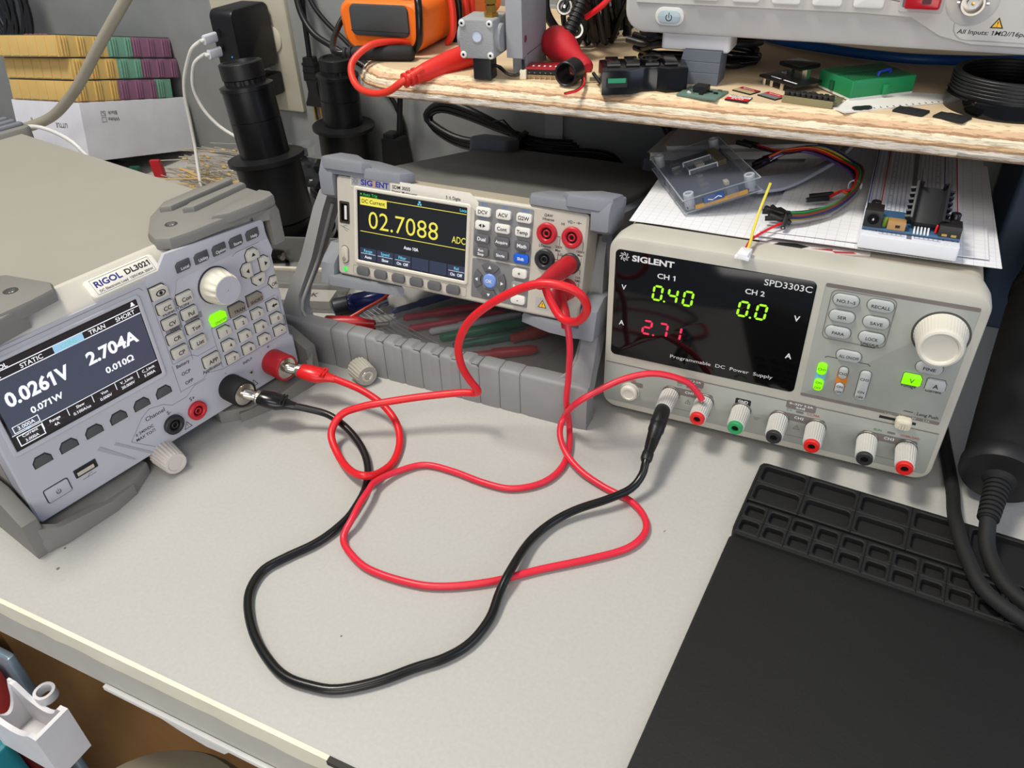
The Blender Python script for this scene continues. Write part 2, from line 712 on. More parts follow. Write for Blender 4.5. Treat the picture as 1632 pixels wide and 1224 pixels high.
b.build('foil_panel', loc=(-497, 137, -750), rot=(0, 0, 0), label='shiny grey-blue crinkled panel against the wooden post', cat='panel')

# ------------------------------------------------------------------ silicone mat
SIL = mat('black_silicone', (19, 19, 19), 0.66, bump=0.3, bscale=500)
mt = thing('repair_mat', 'black silicone repair mat with rows of parts trays, under the power supply', 'mat', (-25, 433, 0), (0, 0, -4.2))
MW, ML = 360, 310
b = MB()
b.prism(rrect(MW, 226, 4, 4, MW / 2, -72 - 113 + 0), 0, 3.0, SIL, 0.8)
b.build('work_pad', mt)
b = MB()                                               # the tray strip: walled compartments over a thin floor
b.prism(box2(0, -74, MW, 0, 6), 0, 1.6, SIL)


def tray(x0, y0, x1, y1, wall, r):
    b.ring(box2(x0, y0, x1, y1, 0.3, 4), box2(x0 + wall, y0 + wall, x1 - wall, y1 - wall, r, 4), 1.4, 6.0, SIL, 0.6)


cx = [1.5, 33, 64.5, 96, 127.5]
for i in range(4):
    tray(cx[i], -20.5, cx[i + 1], -1, 2.2, 3)
    tray(cx[i], -40.2, cx[i + 1], -20.5, 2.2, 3)
tray(127.5, -40.2, MW - 1.5, -1, 2.2, 3)
for i in range(24):
    x0 = 1.5 + 14.8 * i
    tray(x0, -57, x0 + 14.8, -43.2, 1.9, 2)
    tray(x0, -70.8, x0 + 14.8, -57, 1.9, 2)
b.ring(box2(0.2, -73.6, MW - 0.2, -0.2, 5), box2(1.5, -71, MW - 1.5, -1, 4), 1.4, 5.6, SIL)
b.box(1.5, -43.4, 1.4, MW - 1.5, -40, 3.4, SIL)
b.build('tray_strip', mt)

# ================================================================== electronic load (left)
RF = mat('cool_grey_panel', (180, 180, 186), 0.5, bump=0.12, vary=0.02)
RT = mat('warm_beige_cover', (152, 148, 137), 0.5, bump=0.15, vary=0.012)
RB = mat('cream_front_top', (198, 193, 180), 0.5, vary=0.02)
KEY = mat('bone_key', (198, 194, 180), 0.5)
DKEY = mat('dark_grey_key', (74, 75, 76), 0.45)
TAUP = mat('taupe_key', (138, 130, 116), 0.5)
GROOVE = mat('panel_groove', (128, 128, 134), 0.6, vary=0)
rg = thing('electronic_load', 'white and grey bench electronic load with a slanted face reading 0.0261V 2.704A', 'electronic load', (-428.8, 186.7, 13.7), (0, 0, 79.28))

b = MB()                                               # main cover behind the face
prof = [(0, 0), (217, 0), (217, 130), (213, 134), (4, 134), (0, 130)]
b.prism(prof, -372, -14, RT, T=FACE)
b.build('cover', rg)

b = MB(FACE)                                           # front moulding: flat to v 122, then it leans back to the top cover
F0 = [(2, 0), (215, 0), (217, 3), (217, 27), (214.5, 30), (214.5, 98), (217, 102), (213, 122), (2, 122), (0, 119), (0, 3)]
b.loft([[(x, y, -16) for x, y in F0], [(x, y, -1.2) for x, y in F0], [(x, y, 0) for x, y in inset(F0, 1.2)]], RF)
top = [(2, 122), (213, 122), (211, 133.5), (4, 133.5)]
b.loft([[(2, 121.5, -0.6), (213, 121.5, -0.6), (213, 121.5, -15.5), (2, 121.5, -15.5)], [(2, 124, -1.5), (213, 124, -1.5), (213, 124, -15.5), (2, 124, -15.5)],
        [(3, 134.4, -11.5), (213, 134.4, -11.5), (213, 134.4, -15.5), (3, 134.4, -15.5)]], RB)
# raised zone over the right half, up to the bumper
z1 = [(131, 100), (137, 113), (213, 113), (213, 127.5), (134, 133), (126, 124), (118, 124), (116, 116.5), (127, 116.5)]
b.prism(z1, -2, 0.7, RF, 0.5)
# grooves and outlines printed or moulded on the face
for pl in ([(4, 118.6), (111, 118.6), (113, 116)], [(116, 104), (116, 117), (127, 117), (131, 110)], [(131, 53), (131, 106)], [(116, 57), (116, 104)],
           [(116.5, 56.5), (131, 56.5), (135, 53.2), (150.5, 53.2)], [(151, 67), (209, 67.5)], [(151, 34), (151, 67), (154, 69)], [(151, 33), (211, 33)], [(211, 33), (211, 66)],
           [(115, 34), (115, 56)], [(115, 34), (134, 34), (138, 37), (151, 33)], [(71, 18.7), (83, 31.3), (90, 35), (100, 32.4), (106, 28), (118, 28), (126, 33), (136, 33)],
           [(71, 18.7), (86, 3.8)], [(184, 67), (188, 77.5), (211, 78)], [(182, 111), (186, 112.5), (206, 112.5)]):
    b.line(pl, 0.45, 0.05, GROOVE)
b.prism([(49, 27), (51.4, 28.4), (69.4, 5), (68, 5)], -0.2, 0.45, mat('soft_groove', (158, 158, 165), 0.55))
b.prism([(60, 24), (61.4, 25), (82, 2.2), (80, 2.2)], -0.2, 0.4, mat('soft_groove', (158, 158, 165), 0.55))
TX = [('Static', 125.5, 81.2, 2.4, INK), ('Tran', 141, 82.2, 2.4, INK), ('Battery', 122.9, 53.5, 2.5, INK), ('OCP', 123.2, 46.1, 2.5, INK), ('OPP', 123.3, 38.2, 2.5, INK), ('Application', 142.8, 38.6, 2.5, INK),
      ('INPUT', 172.1, 28.2, 2.2, INK), ('Channel', 92.5, 28.6, 3.2, INK), ('S+', 121.3, 24.4, 3.0, INK), ('S-', 102, 24.2, 3.0, INK), ('+', 192.1, 29.9, 3.2, INK), ('-', 151.6, 29.1, 3.0, INK),
      ('± 240VDC', 82, 21.6, 2.2, INK), ('MAX TO', 80.4, 17.6, 2.2, INK)]
b.flat(box2(118.5, 79.3, 131, 83.4), 0.04, GROOVE)
b.flat(box2(134, 79.3, 147.5, 84), 0.04, GROOVE)
for t, x, y, h, m in TX:
    b.text(t, x, y, h, 0.1, m)
b.line([(86, 17), (87.4, 17), (87, 18.8), (88.6, 18.8), (88.6, 16.4)], 0.3, 0.1, INK)
b.text('FUNCTION', 130.5, 93.4, 1.9, 0.1, INK, w=20, bold=0.01)
b.text('Number', 212.2, 44, 1.9, 0.1, INK, rot=90)
for wx, wy in ((111.8, 6.6), (172.3, 7.6)):
    b.line([(wx - 3, wy - 2.6), (wx + 3, wy - 2.6), (wx, wy + 2.8)], 0.45, 0.1, INK, closed=True)
    b.text('!', wx, wy - 0.5, 2.6, 0.1, INK)
b.line([(34, 12.8), (43, 12.8)], 0.35, 0.1, GREYINK)
b.line([(37, 12.8), (39, 14.6), (41, 14.6)], 0.3, 0.1, GREYINK)
b.build('front_panel', rg)

# display
b = MB(FACE)
BZ = mat('display_surround', (184, 184, 190), 0.45)
b.ring(rrect(105, 63.5, 3, 4, 57.2, 83.8), rrect(99.4, 57.6, 0.8, 4, 57.2, 84), -0.4, 1.0, BZ, 0.6)
b.build('display_bezel', rg)
b = MB(FACE)
DARK = glow('lcd_plum_black', (44, 38, 44), 0.5)
RBG = grid_mat('lcd_blue_grid', (66, 72, 88), (48, 54, 70), 1.0, 0.4, 0.3)
_n = RBG.node_tree.nodes['Principled BSDF']
_n.inputs['Emission Color'].default_value = rgb((70, 76, 96))
_n.inputs['Emission Strength'].default_value = 0.32
LW = glow('lcd_white', (246, 248, 255), 1.0)
LB = glow('lcd_pale_blue', (166, 214, 246), 0.85)
LG = glow('lcd_mint', (120, 226, 205), 0.8)
b.flat(box2(7.5, 55.2, 106.9, 112.8), 0.25, GLOSSB)
b.flat(box2(9, 57, 106.3, 112), 0.3, DARK)
b.flat(box2(9, 66.2, 106.3, 102.6), 0.34, RBG)
Z = 0.42
b.line([(9, 108), (106.3, 108)], 0.6, Z, LW)
b.line([(9, 102.8), (106.3, 102.8)], 0.6, Z, LW)
b.line([(9, 66.2), (106.3, 66.2)], 0.5, Z, LW)
b.flat(box2(49.3, 102.6, 68.2, 108), Z, LB)
b.text('CONS', 58.7, 105.2, 2.6, Z + 0.05, LG)
b.text('RIGOL', 18.2, 110, 2.6, Z, LW, bold=0.03)
b.text('CC', 15, 105.3, 2.9, Z, LW, bold=0.01)
b.text('STATIC', 35.9, 105.3, 2.9, Z, LW, bold=0.01)
b.text('TRAN', 77.3, 105.4, 2.9, Z, LW, bold=0.01)
b.text('SHORT', 96.6, 105.4, 2.9, Z, LW, bold=0.01)
b.prism([(101.6, 109.2), (105, 109.2), (104.2, 110.4), (104, 111.6), (103.3, 112), (102.6, 111.6), (102.4, 110.4)], Z - .05, Z, LW)
b.text('0.0261V', 33.4, 88.9, 9.0, Z, LW, w=38.5, bold=0.035)
b.text('2.704A', 82.2, 89.6, 8.2, Z, LW, w=35, bold=0.035)
b.text('0.071W', 34, 76, 4.2, Z, LW, w=20, bold=0.03)
b.text('0.010Ω', 82.6, 76.5, 4.2, Z, LW, w=19.5, bold=0.03)
for x in (26.5, 42.5, 59, 75, 91):
    b.line([(x, 65.4), (x, 60.6)], 0.45, Z, LW)
b.line([(11, 67.2), (26.2, 67.2), (26.2, 71.6), (11, 71.6)], 0.5, Z, LW, closed=True)
b.text('3.000A', 18.6, 69.4, 2.5, Z, LW)
b.prism([(17, 67), (20.4, 67), (18.7, 65.4)], Z - .05, Z, LB)
b.line([(11, 57.6), (26, 57.6), (26, 64.6), (11, 64.6)], 0.6, Z, LW, closed=True)
for t1, t2, x in (('Current', '3.000A', 18.5), ('Range', '4A', 34), ('Slew', '0.100A/us', 50.6), ('Von', '0.000V', 67), ('V_Limit', '20.000V', 82.8), ('C_Limit', '5.000A', 98.8)):
    b.text(t1, x, 63.4, 2.0, Z, LW)
    b.text(t2, x, 59.7, 2.0, Z, LW)
    b.line([(x - 5.5, 61.4), (x + 5.5, 61.4)], 0.25, Z, GREYINK)
b.build('display', rg, label='lit display with white readings')

# label plate on the leaning top strip
b = MB(TR(0, 0, 0) @ FACE @ TR(106, 127.8, -4.6, -43, 0, 0))
b.prism(rrect(48, 13, 3, 4), -4, 1.8, mat('label_white', (222, 218, 206), 0.45), 1.2)
b.line([(-20, -5), (20, -5), (20, 5), (-20, 5)], 0.2, 1.9, GREYINK, closed=True)
b.text('RIGOL', -9.5, 1.4, 3.9, 1.9, mat('navy_ink', (40, 44, 120), 0.5, vary=0), w=18, bold=0.03)
b.text('DL3021', 10.5, 1.4, 3.5, 1.9, INK, w=17, bold=0.03)
b.text('DC Electronic Load  150V/40A 200W', 0.5, -3.2, 1.6, 1.9, INK, w=37)
b.build('label_plate', rg)


def key(parent, name, poly, m, h=2.6, txt=None, tx=0, ty=0, th=2.6, ink=INK, bold=0.02, tw=None, bev=0.5, gap=0.7, gapm=None, cx=0, cy=0):
    b = MB(FACE)
    if gapm is not None:
        b.prism(inset(poly, -gap), -0.3, 0.12, gapm)
    b.prism(poly, -0.5, h, m, bev)
    if txt:
        for i, t in enumerate(txt.split('|')):
            b.text(t, cx + tx, cy + ty - i * (th * 1.25), th, h + 0.08, ink, bold=bold, w=tw)
    return b.build(name, parent)


GAP = mat('key_gap', (46, 46, 48), 0.7, vary=0)


def cutkey(x, y, w, h, c=2.6):
    """Key outline with the upper right corner cut off."""
    return [(x - w / 2, y - h / 2), (x + w / 2, y - h / 2), (x + w / 2, y + h / 2 - c), (x + w / 2 - c, y + h / 2), (x - w / 2, y + h / 2)]


# six soft keys
for x in (17.6, 34.7, 51.9, 69.2, 86.4, 103.4):
    p = [(x - 5.2, 38.6), (x + 5.2, 38.6), (x + 5.2, 42), (x + 2.8, 45), (x - 2.8, 45), (x - 5.2, 42)]
    key(rg, 'soft_key', p, DKEY, 0.9, gapm=GAP, bev=0.35)
# function keys
for t, x, y in (('CC', 123.3, 98.8), ('CV', 123.3, 87), ('CR', 123.2, 75.2), ('CP', 123.1, 63.8), ('Con', 138, 99), ('Pul', 138.2, 87.3), ('Tog', 138.4, 75.7), ('List', 138.2, 64)):
    key(rg, 'function_key', rrect(11.2, 7.2, 0.8, 2, x, y), KEY, 2.6, t, 0.6, -0.3, 2.9, gapm=GAP, cx=x, cy=y)
key(rg, 'function_key', rrect(12.5, 8.4, 0.8, 2, 143.6, 45.4), KEY, 2.6, 'APP', 0.5, -0.4, 3.1, gapm=GAP, cx=143.6, cy=45.4)
b = MB(FACE)
p = cutkey(122.6, 110.8, 11.6, 8.6)
b.prism(inset(p, -0.7), -0.3, 0.12, GAP)
b.prism(p, -0.5, 2.6, KEY, 0.5)
b.ring([(122.8 + 3.6 * math.cos(a), 110.4 + 2.2 * math.sin(a)) for a in [i * math.pi / 8 for i in range(16)]], [(122.8 + 2.7 * math.cos(a), 110.4 + 1.5 * math.sin(a)) for a in [i * math.pi / 8 for i in range(16)]], 2.5, 2.68, INK)
b.flat(circ(1.3, 12, 122.8, 110.4), 2.7, INK)
b.build('eye_key', rg)
# upper dark keys
for t, x in (('Local', 143.8), ('Utility', 158.3), ('Option', 172.7), ('Store', 186.9), ('Help', 201.2)):
    p = [(x - 5.4, 117.2), (x + 3.8, 117.2), (x + 5.4, 119), (x + 5.4, 124.2), (x - 3.4, 124.2), (x - 5.4, 122.4)]
    key(rg, 'menu_key', p, DKEY, 2.2, t, 0.6, -1.2, 2.1, WHITEINK, 0.01, gapm=GAP, cx=x, cy=120.8)
# number pad
for t, x, y in (('1', 159.8, 61.4), ('2', 174.5, 61.6), ('3', 189.6, 61.8), ('4', 160, 49.9), ('5', 175, 50.1), ('6', 190, 50.3), ('7', 160.2, 38.4), ('8', 175, 38.5), ('9', 190.2, 39), ('0', 204.7, 50.4)):
    key(rg, 'number_key', cutkey(x, y, 9.6, 7), KEY, 2.8, t, 0.6, -0.4, 2.8, gapm=GAP, cx=x, cy=y)
key(rg, 'number_key', cutkey(205.2, 39.2, 9.6, 7), KEY, 2.8, '•', 0.6, -0.4, 3.2, gapm=GAP, cx=205.2, cy=39.2)
b = MB(FACE)
p = cutkey(204.3, 61.9, 9.6, 7)
b.prism(inset(p, -0.7), -0.3, 0.12, GAP)
b.prism(p, -0.5, 2.8, KEY, 0.5)
b.prism([(202, 61.6), (204.2, 59.8), (204.2, 60.9), (207, 60.9), (207, 62.3), (204.2, 62.3), (204.2, 63.4)], 2.75, 2.86, INK)
b.build('backspace_key', rg)
# arrows and ok
for nm, x, y, a in (('arrow_key', 197.2, 106.4, 90), ('arrow_key', 205.6, 96.4, 0), ('arrow_key', 189.8, 96.6, 180), ('arrow_key', 197.8, 86.4, -90)):
    b = MB(FACE @ TR(x, y, 0, 0, 0, a))
    p = [(-3.6, -5.2), (1.2, -5.2), (4.2, -2.4), (4.2, 2.4), (1.2, 5.2), (-3.6, 5.2)]
    b.prism(inset(p, -0.7), -0.3, 0.12, GAP)
    b.prism(p, -0.5, 2.8, KEY, 0.5)
    b.prism([(1.8, 0), (-0.8, 1.8), (-0.8, -1.8)], 2.75, 2.88, INK)
    b.build(nm, rg)
key(rg, 'ok_key', [(205.4, 79), (208.4, 74), (212.4, 74), (212.4, 82.5), (208, 83)], KEY, 2.4, 'OK', 0.4, -0.6, 2.5, gapm=GAP, cx=209, cy=78.4)
# lit key, tran, short
b = MB(FACE)
p = [(151.6, 68.8), (162.6, 68.8), (164.4, 71), (164.4, 75.6), (161.5, 77.6), (153, 77.6), (150.8, 75)]
b.prism(p, -0.5, 2.4, LIME, 0.5)
b.text('ON/OFF', 158.6, 71, 1.9, 2.48, mat('green_ink', (70, 140, 10), 0.5, vary=0))
b.build('on_key', rg, label='lit yellow-green on/off key')
key(rg, 'load_key', cutkey(174.6, 72.6, 13, 8.4, 3), TAUP, 2.0, 'TRAN', 0.6, -1.4, 2.5, gapm=GAP, cx=174.6, cy=72.6)
key(rg, 'load_key', cutkey(190.8, 73.4, 13, 8.4, 3), TAUP, 2.0, 'SHORT', 0.4, -1.6, 2.4, gapm=GAP, cx=190.8, cy=73.4)
# dial
b = MB(FACE @ TR(163.2, 97, 0))
b.lathe([(13.6, -0.5), (13.6, 0.6), (12.9, 1.2)], GAP, 40)
b.knurl([(12.9, 0.6, 0), (12.7, 3, 0), (11.9, 9.0, 1), (10.8, 13.6, 1), (10.2, 14.5, 0), (9.8, 14.6, 0)], mat('ivory_dial', (214, 208, 192), 0.42), 14, 0.09)
b.lathe([(9.9, 14.4), (9.7, 14.75), (0.5, 14.6)], RF, 40)
b.build('dial', rg)
# usb socket and power key
b = MB(FACE)
b.ring(rrect(15.2, 6.6, 0.5, 2, 38, 19.4), rrect(13.4, 5, 0.4, 2, 38, 19.4), -0.4, 0.3, mat('usb_shadow', (30, 30, 32), 0.5))
b.flat(box2(31.3, 16.9, 44.7, 21.9), 0.06, mat('usb_dark', (16, 16, 18), 0.5))
b.prism(box2(32, 17, 43.4, 19.8), 0.06, 0.22, STEEL)
b.build('usb_socket', rg)
b = MB(FACE)
p = rrect(15, 9.8, 1, 3, 17.8, 15.8)
b.prism(inset(p, -0.7), -0.3, 0.1, GAP)
b.prism(p, -0.5, 1.0, RF, 0.4)
b.text('⏻', 17.8, 15.8, 2.4, 1.06, GREYINK)
b.line([(17.8 + 1.5 * math.cos(math.radians(a)), 15.6 + 1.5 * math.sin(math.radians(a))) for a in range(130, 411, 20)], 0.35, 1.07, GREYINK)
b.line([(17.8, 15.4), (17.8, 17.6)], 0.35, 1.07, GREYINK)
b.build('power_key', rg)


def jack(parent, u, v, m, R=7.0, name='banana_jack'):
    b = MB(FACE @ TR(u, v, 0))
    b.ring(circ(R, 32), circ(R * 0.54, 32), -0.5, 3.0, m, 0.8)
    b.lathe([(R * 0.56, -0.4), (R * 0.56, 0.3), (0.3, 0.3)], mat('jack_hole', (8, 8, 9), 0.6), 24, cap0=False)
    j = b.build(name, parent)
    b = MB(FACE @ TR(u, v, 0))
    b.ring(circ(R * 0.36, 20), circ(R * 0.22, 20), 0.2, 2.4, m, 0.3)
    b.build('inner_sleeve', j)
    return j


jack(rg, 121.8, 13.6, REDJ, 7.2)
jack(rg, 102.2, 13.6, mat('black_jack', (34, 34, 36), 0.45), 7.4)
b = MB(FACE @ TR(172.2, 17.5, 0))
b.ring(circ(2.0, 16), circ(1.1, 16), -0.2, 0.5, STEEL)
b.flat(circ(1.2, 12), 0.1, GAP)
b.build('screw_hole', rg)
for nm, u, m in (('red', 192.6, REDP), ('black', 152.2, MATTE)):
    b = MB(FACE @ TR(u, 15.8, 0))
    b.lathe([(10.2, -0.5), (10.4, 1), (10.4, 16.5), (9.8, 17.4), (8.6, 17.4), (8.6, 16.4), (0.4, 16.4)], m, 36)
    post = b.build('binding_post', rg, label=nm + ' binding post with a steel end face')
    b = MB(FACE @ TR(u, 15.8, 0))
    b.lathe([(8.5, 16.2), (8.5, 17.0), (0.4, 17.0)], STEEL, 32)
    b.build('steel_face', post, label='steel end face')

# rubber corner guards
RG = GREYRUBW


def guard(name, parent, plan, th, T, m, extra=None):
    b = MB(T)
    b.prism(plan, 0, th, m, min(2.2, th * 0.35))
    if extra:
        extra(b)
    return b.build(name, parent)


def screw(b, x, y, z):
    b.lathe([(4.2, z - 0.5), (4.2, z + 0.15), (3.6, z + 0.15)], mat('screw_recess', (60, 58, 54), 0.6), 20, TR(x, y, 0))
    b.lathe([(2.8, z), (2.6, z + 0.5), (0.3, z + 0.7)], STEEL, 16, TR(x, y, 0))


# right upper guard: over the top, down the right side and forward lip.  Local axes x right, y back, z up
b = MB()
pl = [(136, 10), (142, 2), (156, -0.5), (176, -1.5), (214, -3), (224, -1.5), (228, 5), (228.5, 52), (222, 60), (206, 64), (178, 62), (156, 46), (140, 24)]
b.prism(pl, 132.5, 140.5, RG, 3)
b.prism([(176, 3), (186, -3.2), (215, -5), (225, -3), (228, 4), (226, 14), (196, 10)], 136, 143, RG, 2)
b.prism([(207, 2), (217, -3.6), (225, -2), (228, 5), (228, 30), (217, 30)], 126, 134, RG, 1.2)
for k in (0, 1):
    b.prism([(164 + 8 * k, 44 - 15 * k), (170 + 8 * k, 39 - 15 * k), (226, 44 - 15 * k), (226, 51 - 15 * k), (174 + 8 * k, 49 - 15 * k)], 139.5, 144.5, RG, 1.6)
screw(b, 156, 20, 140.5)
b.prism([(3, 106), (3, 130), (-4, 140), (-56, 140), (-58, 112), (-20, 102)], 217.2, 228, RG, 2.5, T=Matrix(((0, 0, 1, 0), (-1, 0, 0, 0), (0, 1, 0, 0), (0, 0, 0, 1))))
b.build('corner_guard', rg)
b = MB()                                               # left upper
pl = [(68, 12), (64, 2), (50, -0.5), (4, -3), (-8, -2), (-11, 5), (-11, 56), (0, 62), (34, 64), (58, 46)]
b.prism(list(reversed(pl)), 131.5, 140, RG, 3)
b.prism(list(reversed([(44, 0), (16, -6), (-8, -5), (-11, 4), (-8, 16), (26, 14)])), 124, 138, RG, 2)
screw(b, 48, 20, 140)
b.build('corner_guard', rg)
b = MB()                                               # left lower: a cupped foot under the corner
YZ = Matrix(((0, 0, 1, 0), (-1, 0, 0, 0), (0, 1, 0, 0), (0, 0, 0, 1)))
b.prism([(11, -13.5), (11, 14), (-14, 28), (-66, 30), (-66, -13.5)], -12, -1.5, RG, 2.5, T=YZ)
b.prism([(-10, 64), (-12, -8), (-4, -12), (24, -12), (58, -9), (76, 2), (68, 64)], -13.5, -3, RG, 2)
b.loft([[(-9, -10, -13.5), (-9, -10, 8), (-4, -7, 8), (-4, -7, -13.5)], [(6, -14, -13.5), (6, -14, 1), (6, -9, 1), (6, -9, -13.5)], [(40, -14, -13.5), (40, -14, -4), (40, -8, -4), (40, -8, -13.5)],
        [(58, -10, -13.5), (58, -10, -5), (57, -5, -5), (57, -5, -13.5)]], RG)
b.build('corner_guard', rg)
b = MB()                                               # right lower
b.prism([(10, -13.5), (10, 16), (-14, 26), (-66, 28), (-66, -13.5)], 218.5, 229, RG, 2.5, T=YZ)
b.prism([(140, 6), (158, -8), (190, -13), (222, -13), (229, -6), (229, 62), (150, 62)], -13.5, -3, RG, 2)
b.loft([[(150, -6, -13.5), (150, -6, -6), (152, -2, -6), (152, -2, -13.5)], [(178, -15, -13.5), (178, -15, -4), (178, -9, -4), (178, -9, -13.5)], [(216, -16, -13.5), (216, -16, 0), (216, -10, 0), (216, -10, -13.5)],
        [(227, -8, -13.5), (227, -8, 14), (222, -5, 14), (222, -5, -13.5)]], RG)
b.build('corner_guard', rg)
for x0, x1 in ((-8, 40), (177, 225)):                  # rear guards, ribbed
    b = MB()
    b.box(x0, 335, -13.5, x1, 384, 6, RG, r=6, bev=2)
    b.build('rear_foot', rg)
    b = MB()
    b.box(x0, 335, 110, x1, 384, 139, RG, r=8, bev=3)
    for k in range(3):
        b.box(x0 + 4, 342 + 14 * k, 138, x1 - 4, 349 + 14 * k, 142, GREYRUB, r=2, bev=1.5)
    b.build('rear_guard', rg)

# ================================================================== bench multimeter on its bail stand
DF = mat('beige_panel', (184, 179, 167), 0.5, bump=0.12)
DTOP = mat('grey_cover', (112, 111, 106), 0.55, bump=0.15)
DBEZ = mat('beige_top_strip', (176, 166, 146), 0.5)
PAD = mat('grey_keypad', (120, 120, 120), 0.6)
WKEY = mat('white_key', (220, 218, 210), 0.4)
GKEY = mat('mid_grey_key', (92, 92, 94), 0.45)
GB = mat('slate_rubber', (122, 125, 131), 0.6, bump=0.2)
STND = mat('stand_grey', (133, 133, 133), 0.55, bump=0.15)
dm = thing('bench_multimeter', 'grey bench multimeter propped on a ribbed grey stand, screen reading 02.7088 ADC', 'multimeter', (-373.8, 449.6, 74.6), (-12.755, 0, -0.43))
b = MB(FACE)
b.prism(rrect(205, 76, 3, 3, 103.8, 39), -262, -20, DTOP)
b.build('cover', dm)
b = MB(FACE)
p = rrect(207.5, 78, 3, 4, 103.75, 39)
b.loft([[(x, y, -22) for x, y in p], [(x, y, -1.5) for x, y in p], [(x, y, 0) for x, y in inset(p, 1.5)]], DF)
b.prism(box2(16, 77.4, 200, 78.6), -21, -2, DBEZ)
b.build('front_panel', dm)

b = MB(FACE)                                           # printed plate with badge and lettering
b.prism([(14, 70.6), (118, 70.6), (124, 67), (124, 74.6), (117, 80.2), (14, 80.2)], -0.2, 0.25, mat('light_plate', (206, 201, 190), 0.45), 0.1)
b.flat(box2(14.6, 72.4, 49.6, 79.1), 0.3, mat('badge_grey', (150, 150, 152), 0.4))
NAVY = mat('badge_blue', (50, 52, 142), 0.45, vary=0)
b.text('SIG', 28.7, 75.8, 4.0, 0.4, NAVY, w=10.6, bold=0.035)
b.text('L', 35.7, 75.8, 4.0, 0.4, mat('badge_orange', (222, 128, 40), 0.5, vary=0), w=2.6, bold=0.02)
b.text('ENT', 42.6, 75.8, 4.0, 0.4, NAVY, w=11.6, bold=0.035)
for k in range(8):
    a = k * math.pi / 4
    b.line([(18.6 + q * math.cos(a + (q - 1) * 0.35), 75.8 + q * math.sin(a + (q - 1) * 0.35)) for q in (0.9, 1.5, 2.1, 2.7)], 0.35, 0.4, GREYINK)
b.text('SDM 3055', 59.3, 76, 2.5, 0.4, INK, w=15.6)
b.text('Digital Multimeter', 62.4, 72.7, 1.9, 0.4, INK, w=22)
b.text('5 ½ Digits', 103.5, 74.6, 2.2, 0.4, INK, w=12)
b.build('name_plate', dm)

b = MB(FACE)
b.ring(rrect(102, 60.5, 3, 4, 67.5, 42.1), rrect(95.4, 54.4, 0.6, 4, 67.5, 42.1), -0.4, 1.1, mat('bezel_beige', (206, 200, 186), 0.45), 0.8)
b.build('display_bezel', dm)
b = MB(FACE)
LBG = glow('lcd_charcoal', (38, 41, 46), 0.55)
LCELL = glow('lcd_slate', (70, 78, 104), 0.55)
LY = glow('lcd_yellow', (240, 228, 90), 0.95)
LC = glow('lcd_cyan', (110, 214, 244), 0.9)
LGR = glow('lcd_green', (60, 200, 70), 0.8)
b.flat(box2(19.8, 14.9, 115.2, 69.3), 0.1, GLOSSB)
b.flat(box2(21, 15.6, 114.6, 68.8), 0.14, LBG)
Z = 0.24
b.flat(box2(22.5, 58.7, 46.6, 64.9), Z, LY)
b.text('DC Current', 34.5, 61.8, 2.9, Z + 0.06, INK, w=21, bold=0.016)
b.line([(46.6, 64.4), (114.6, 64.4)], 0.5, Z, LY)
b.line([(22.5, 38.3), (114.6, 38.3)], 0.5, Z, LY)
b.text('02.7088', 60.8, 48.2, 13.4, Z, LY, w=61.5, bold=-0.004)
b.text('ADC', 109, 44.6, 5.0, Z, LY, w=11.4)
b.text('Auto Trig', 31.6, 66.9, 2.2, Z, LGR, w=13)
b.flat(circ(0.8, 10, 23.4, 66.9), Z, LGR)
b.text('Auto 10A', 68.4, 31.6, 2.5, Z, LW, w=13, bold=0.02)
b.text('Loca', 112, 67, 2.2, Z, LC, w=5.4)
for q in (box2(73.6, 65.3, 75, 66.5), box2(75.6, 65.3, 77, 66.5), box2(74.4, 67, 76.2, 68.4), box2(75.1, 66.4, 75.5, 67.1)):
    b.flat(q, Z, LC)
for i, (t1, t2) in enumerate((('Range', 'Auto'), ('Speed', 'Slow'), ('Filter', 'On  Off'), ('', ''), ('', ''), ('Rel', 'On  Off'))):
    x = 29.3 + 15.75 * i
    b.flat(box2(x - 7.4, 15.9, x + 7.4, 25.4), Z - 0.04, LCELL)
    if t1:
        b.text(t1, x, 23.1, 2.3, Z, LC)
        b.line([(x - 6.6, 20.9), (x + 6.6, 20.9)], 0.3, Z, LW)
        b.text(t2, x, 18.3, 2.2, Z, LW, bold=0.02)
b.build('display', dm, label='lit display with yellow reading')

b = MB(FACE)                                           # left column: socket, symbol, rims
b.ring(rrect(9.2, 17, 0.8, 2, 7.7, 50.4), rrect(6.6, 13.6, 0.5, 2, 7.7, 50.4), -0.3, 0.4, mat('usb_rim', (56, 44, 40), 0.5))
b.flat(box2(4.4, 43.6, 11, 57.2), 0.08, GLOSSB)
b.prism(box2(7.6, 45, 9.8, 55.8), 0.08, 0.3, WHITE)
b.build('usb_socket', dm)
b = MB(FACE)
b.line([(3.4, 39.6), (11.6, 37.4)], 0.35, 0.1, GREYINK)
b.line([(6, 39), (8.2, 40.4), (10, 39.8)], 0.3, 0.1, GREYINK)
b.line([(6.6, 38.6), (8, 36.6), (10, 36)], 0.3, 0.1, GREYINK)
b.prism(rrect(7.8, 14.6, 3.9, 6, 7.2, 17), -0.3, 0.25, GREYINK)
b.build('usb_symbol', dm)
b = MB(FACE)
b.prism(rrect(6.8, 13.4, 3.4, 6, 7.2, 17), -0.3, 1.6, mat('power_beige', (186, 180, 164), 0.45), 0.6)
b.line([(7.2 + 1.3 * math.cos(math.radians(a)), 13.6 + 1.3 * math.sin(math.radians(a))) for a in range(130, 411, 20)], 0.35, 1.68, INK)
b.line([(7.2, 13.6), (7.2, 15.6)], 0.35, 1.68, INK)
b.build('power_key', dm)
b = MB(FACE)
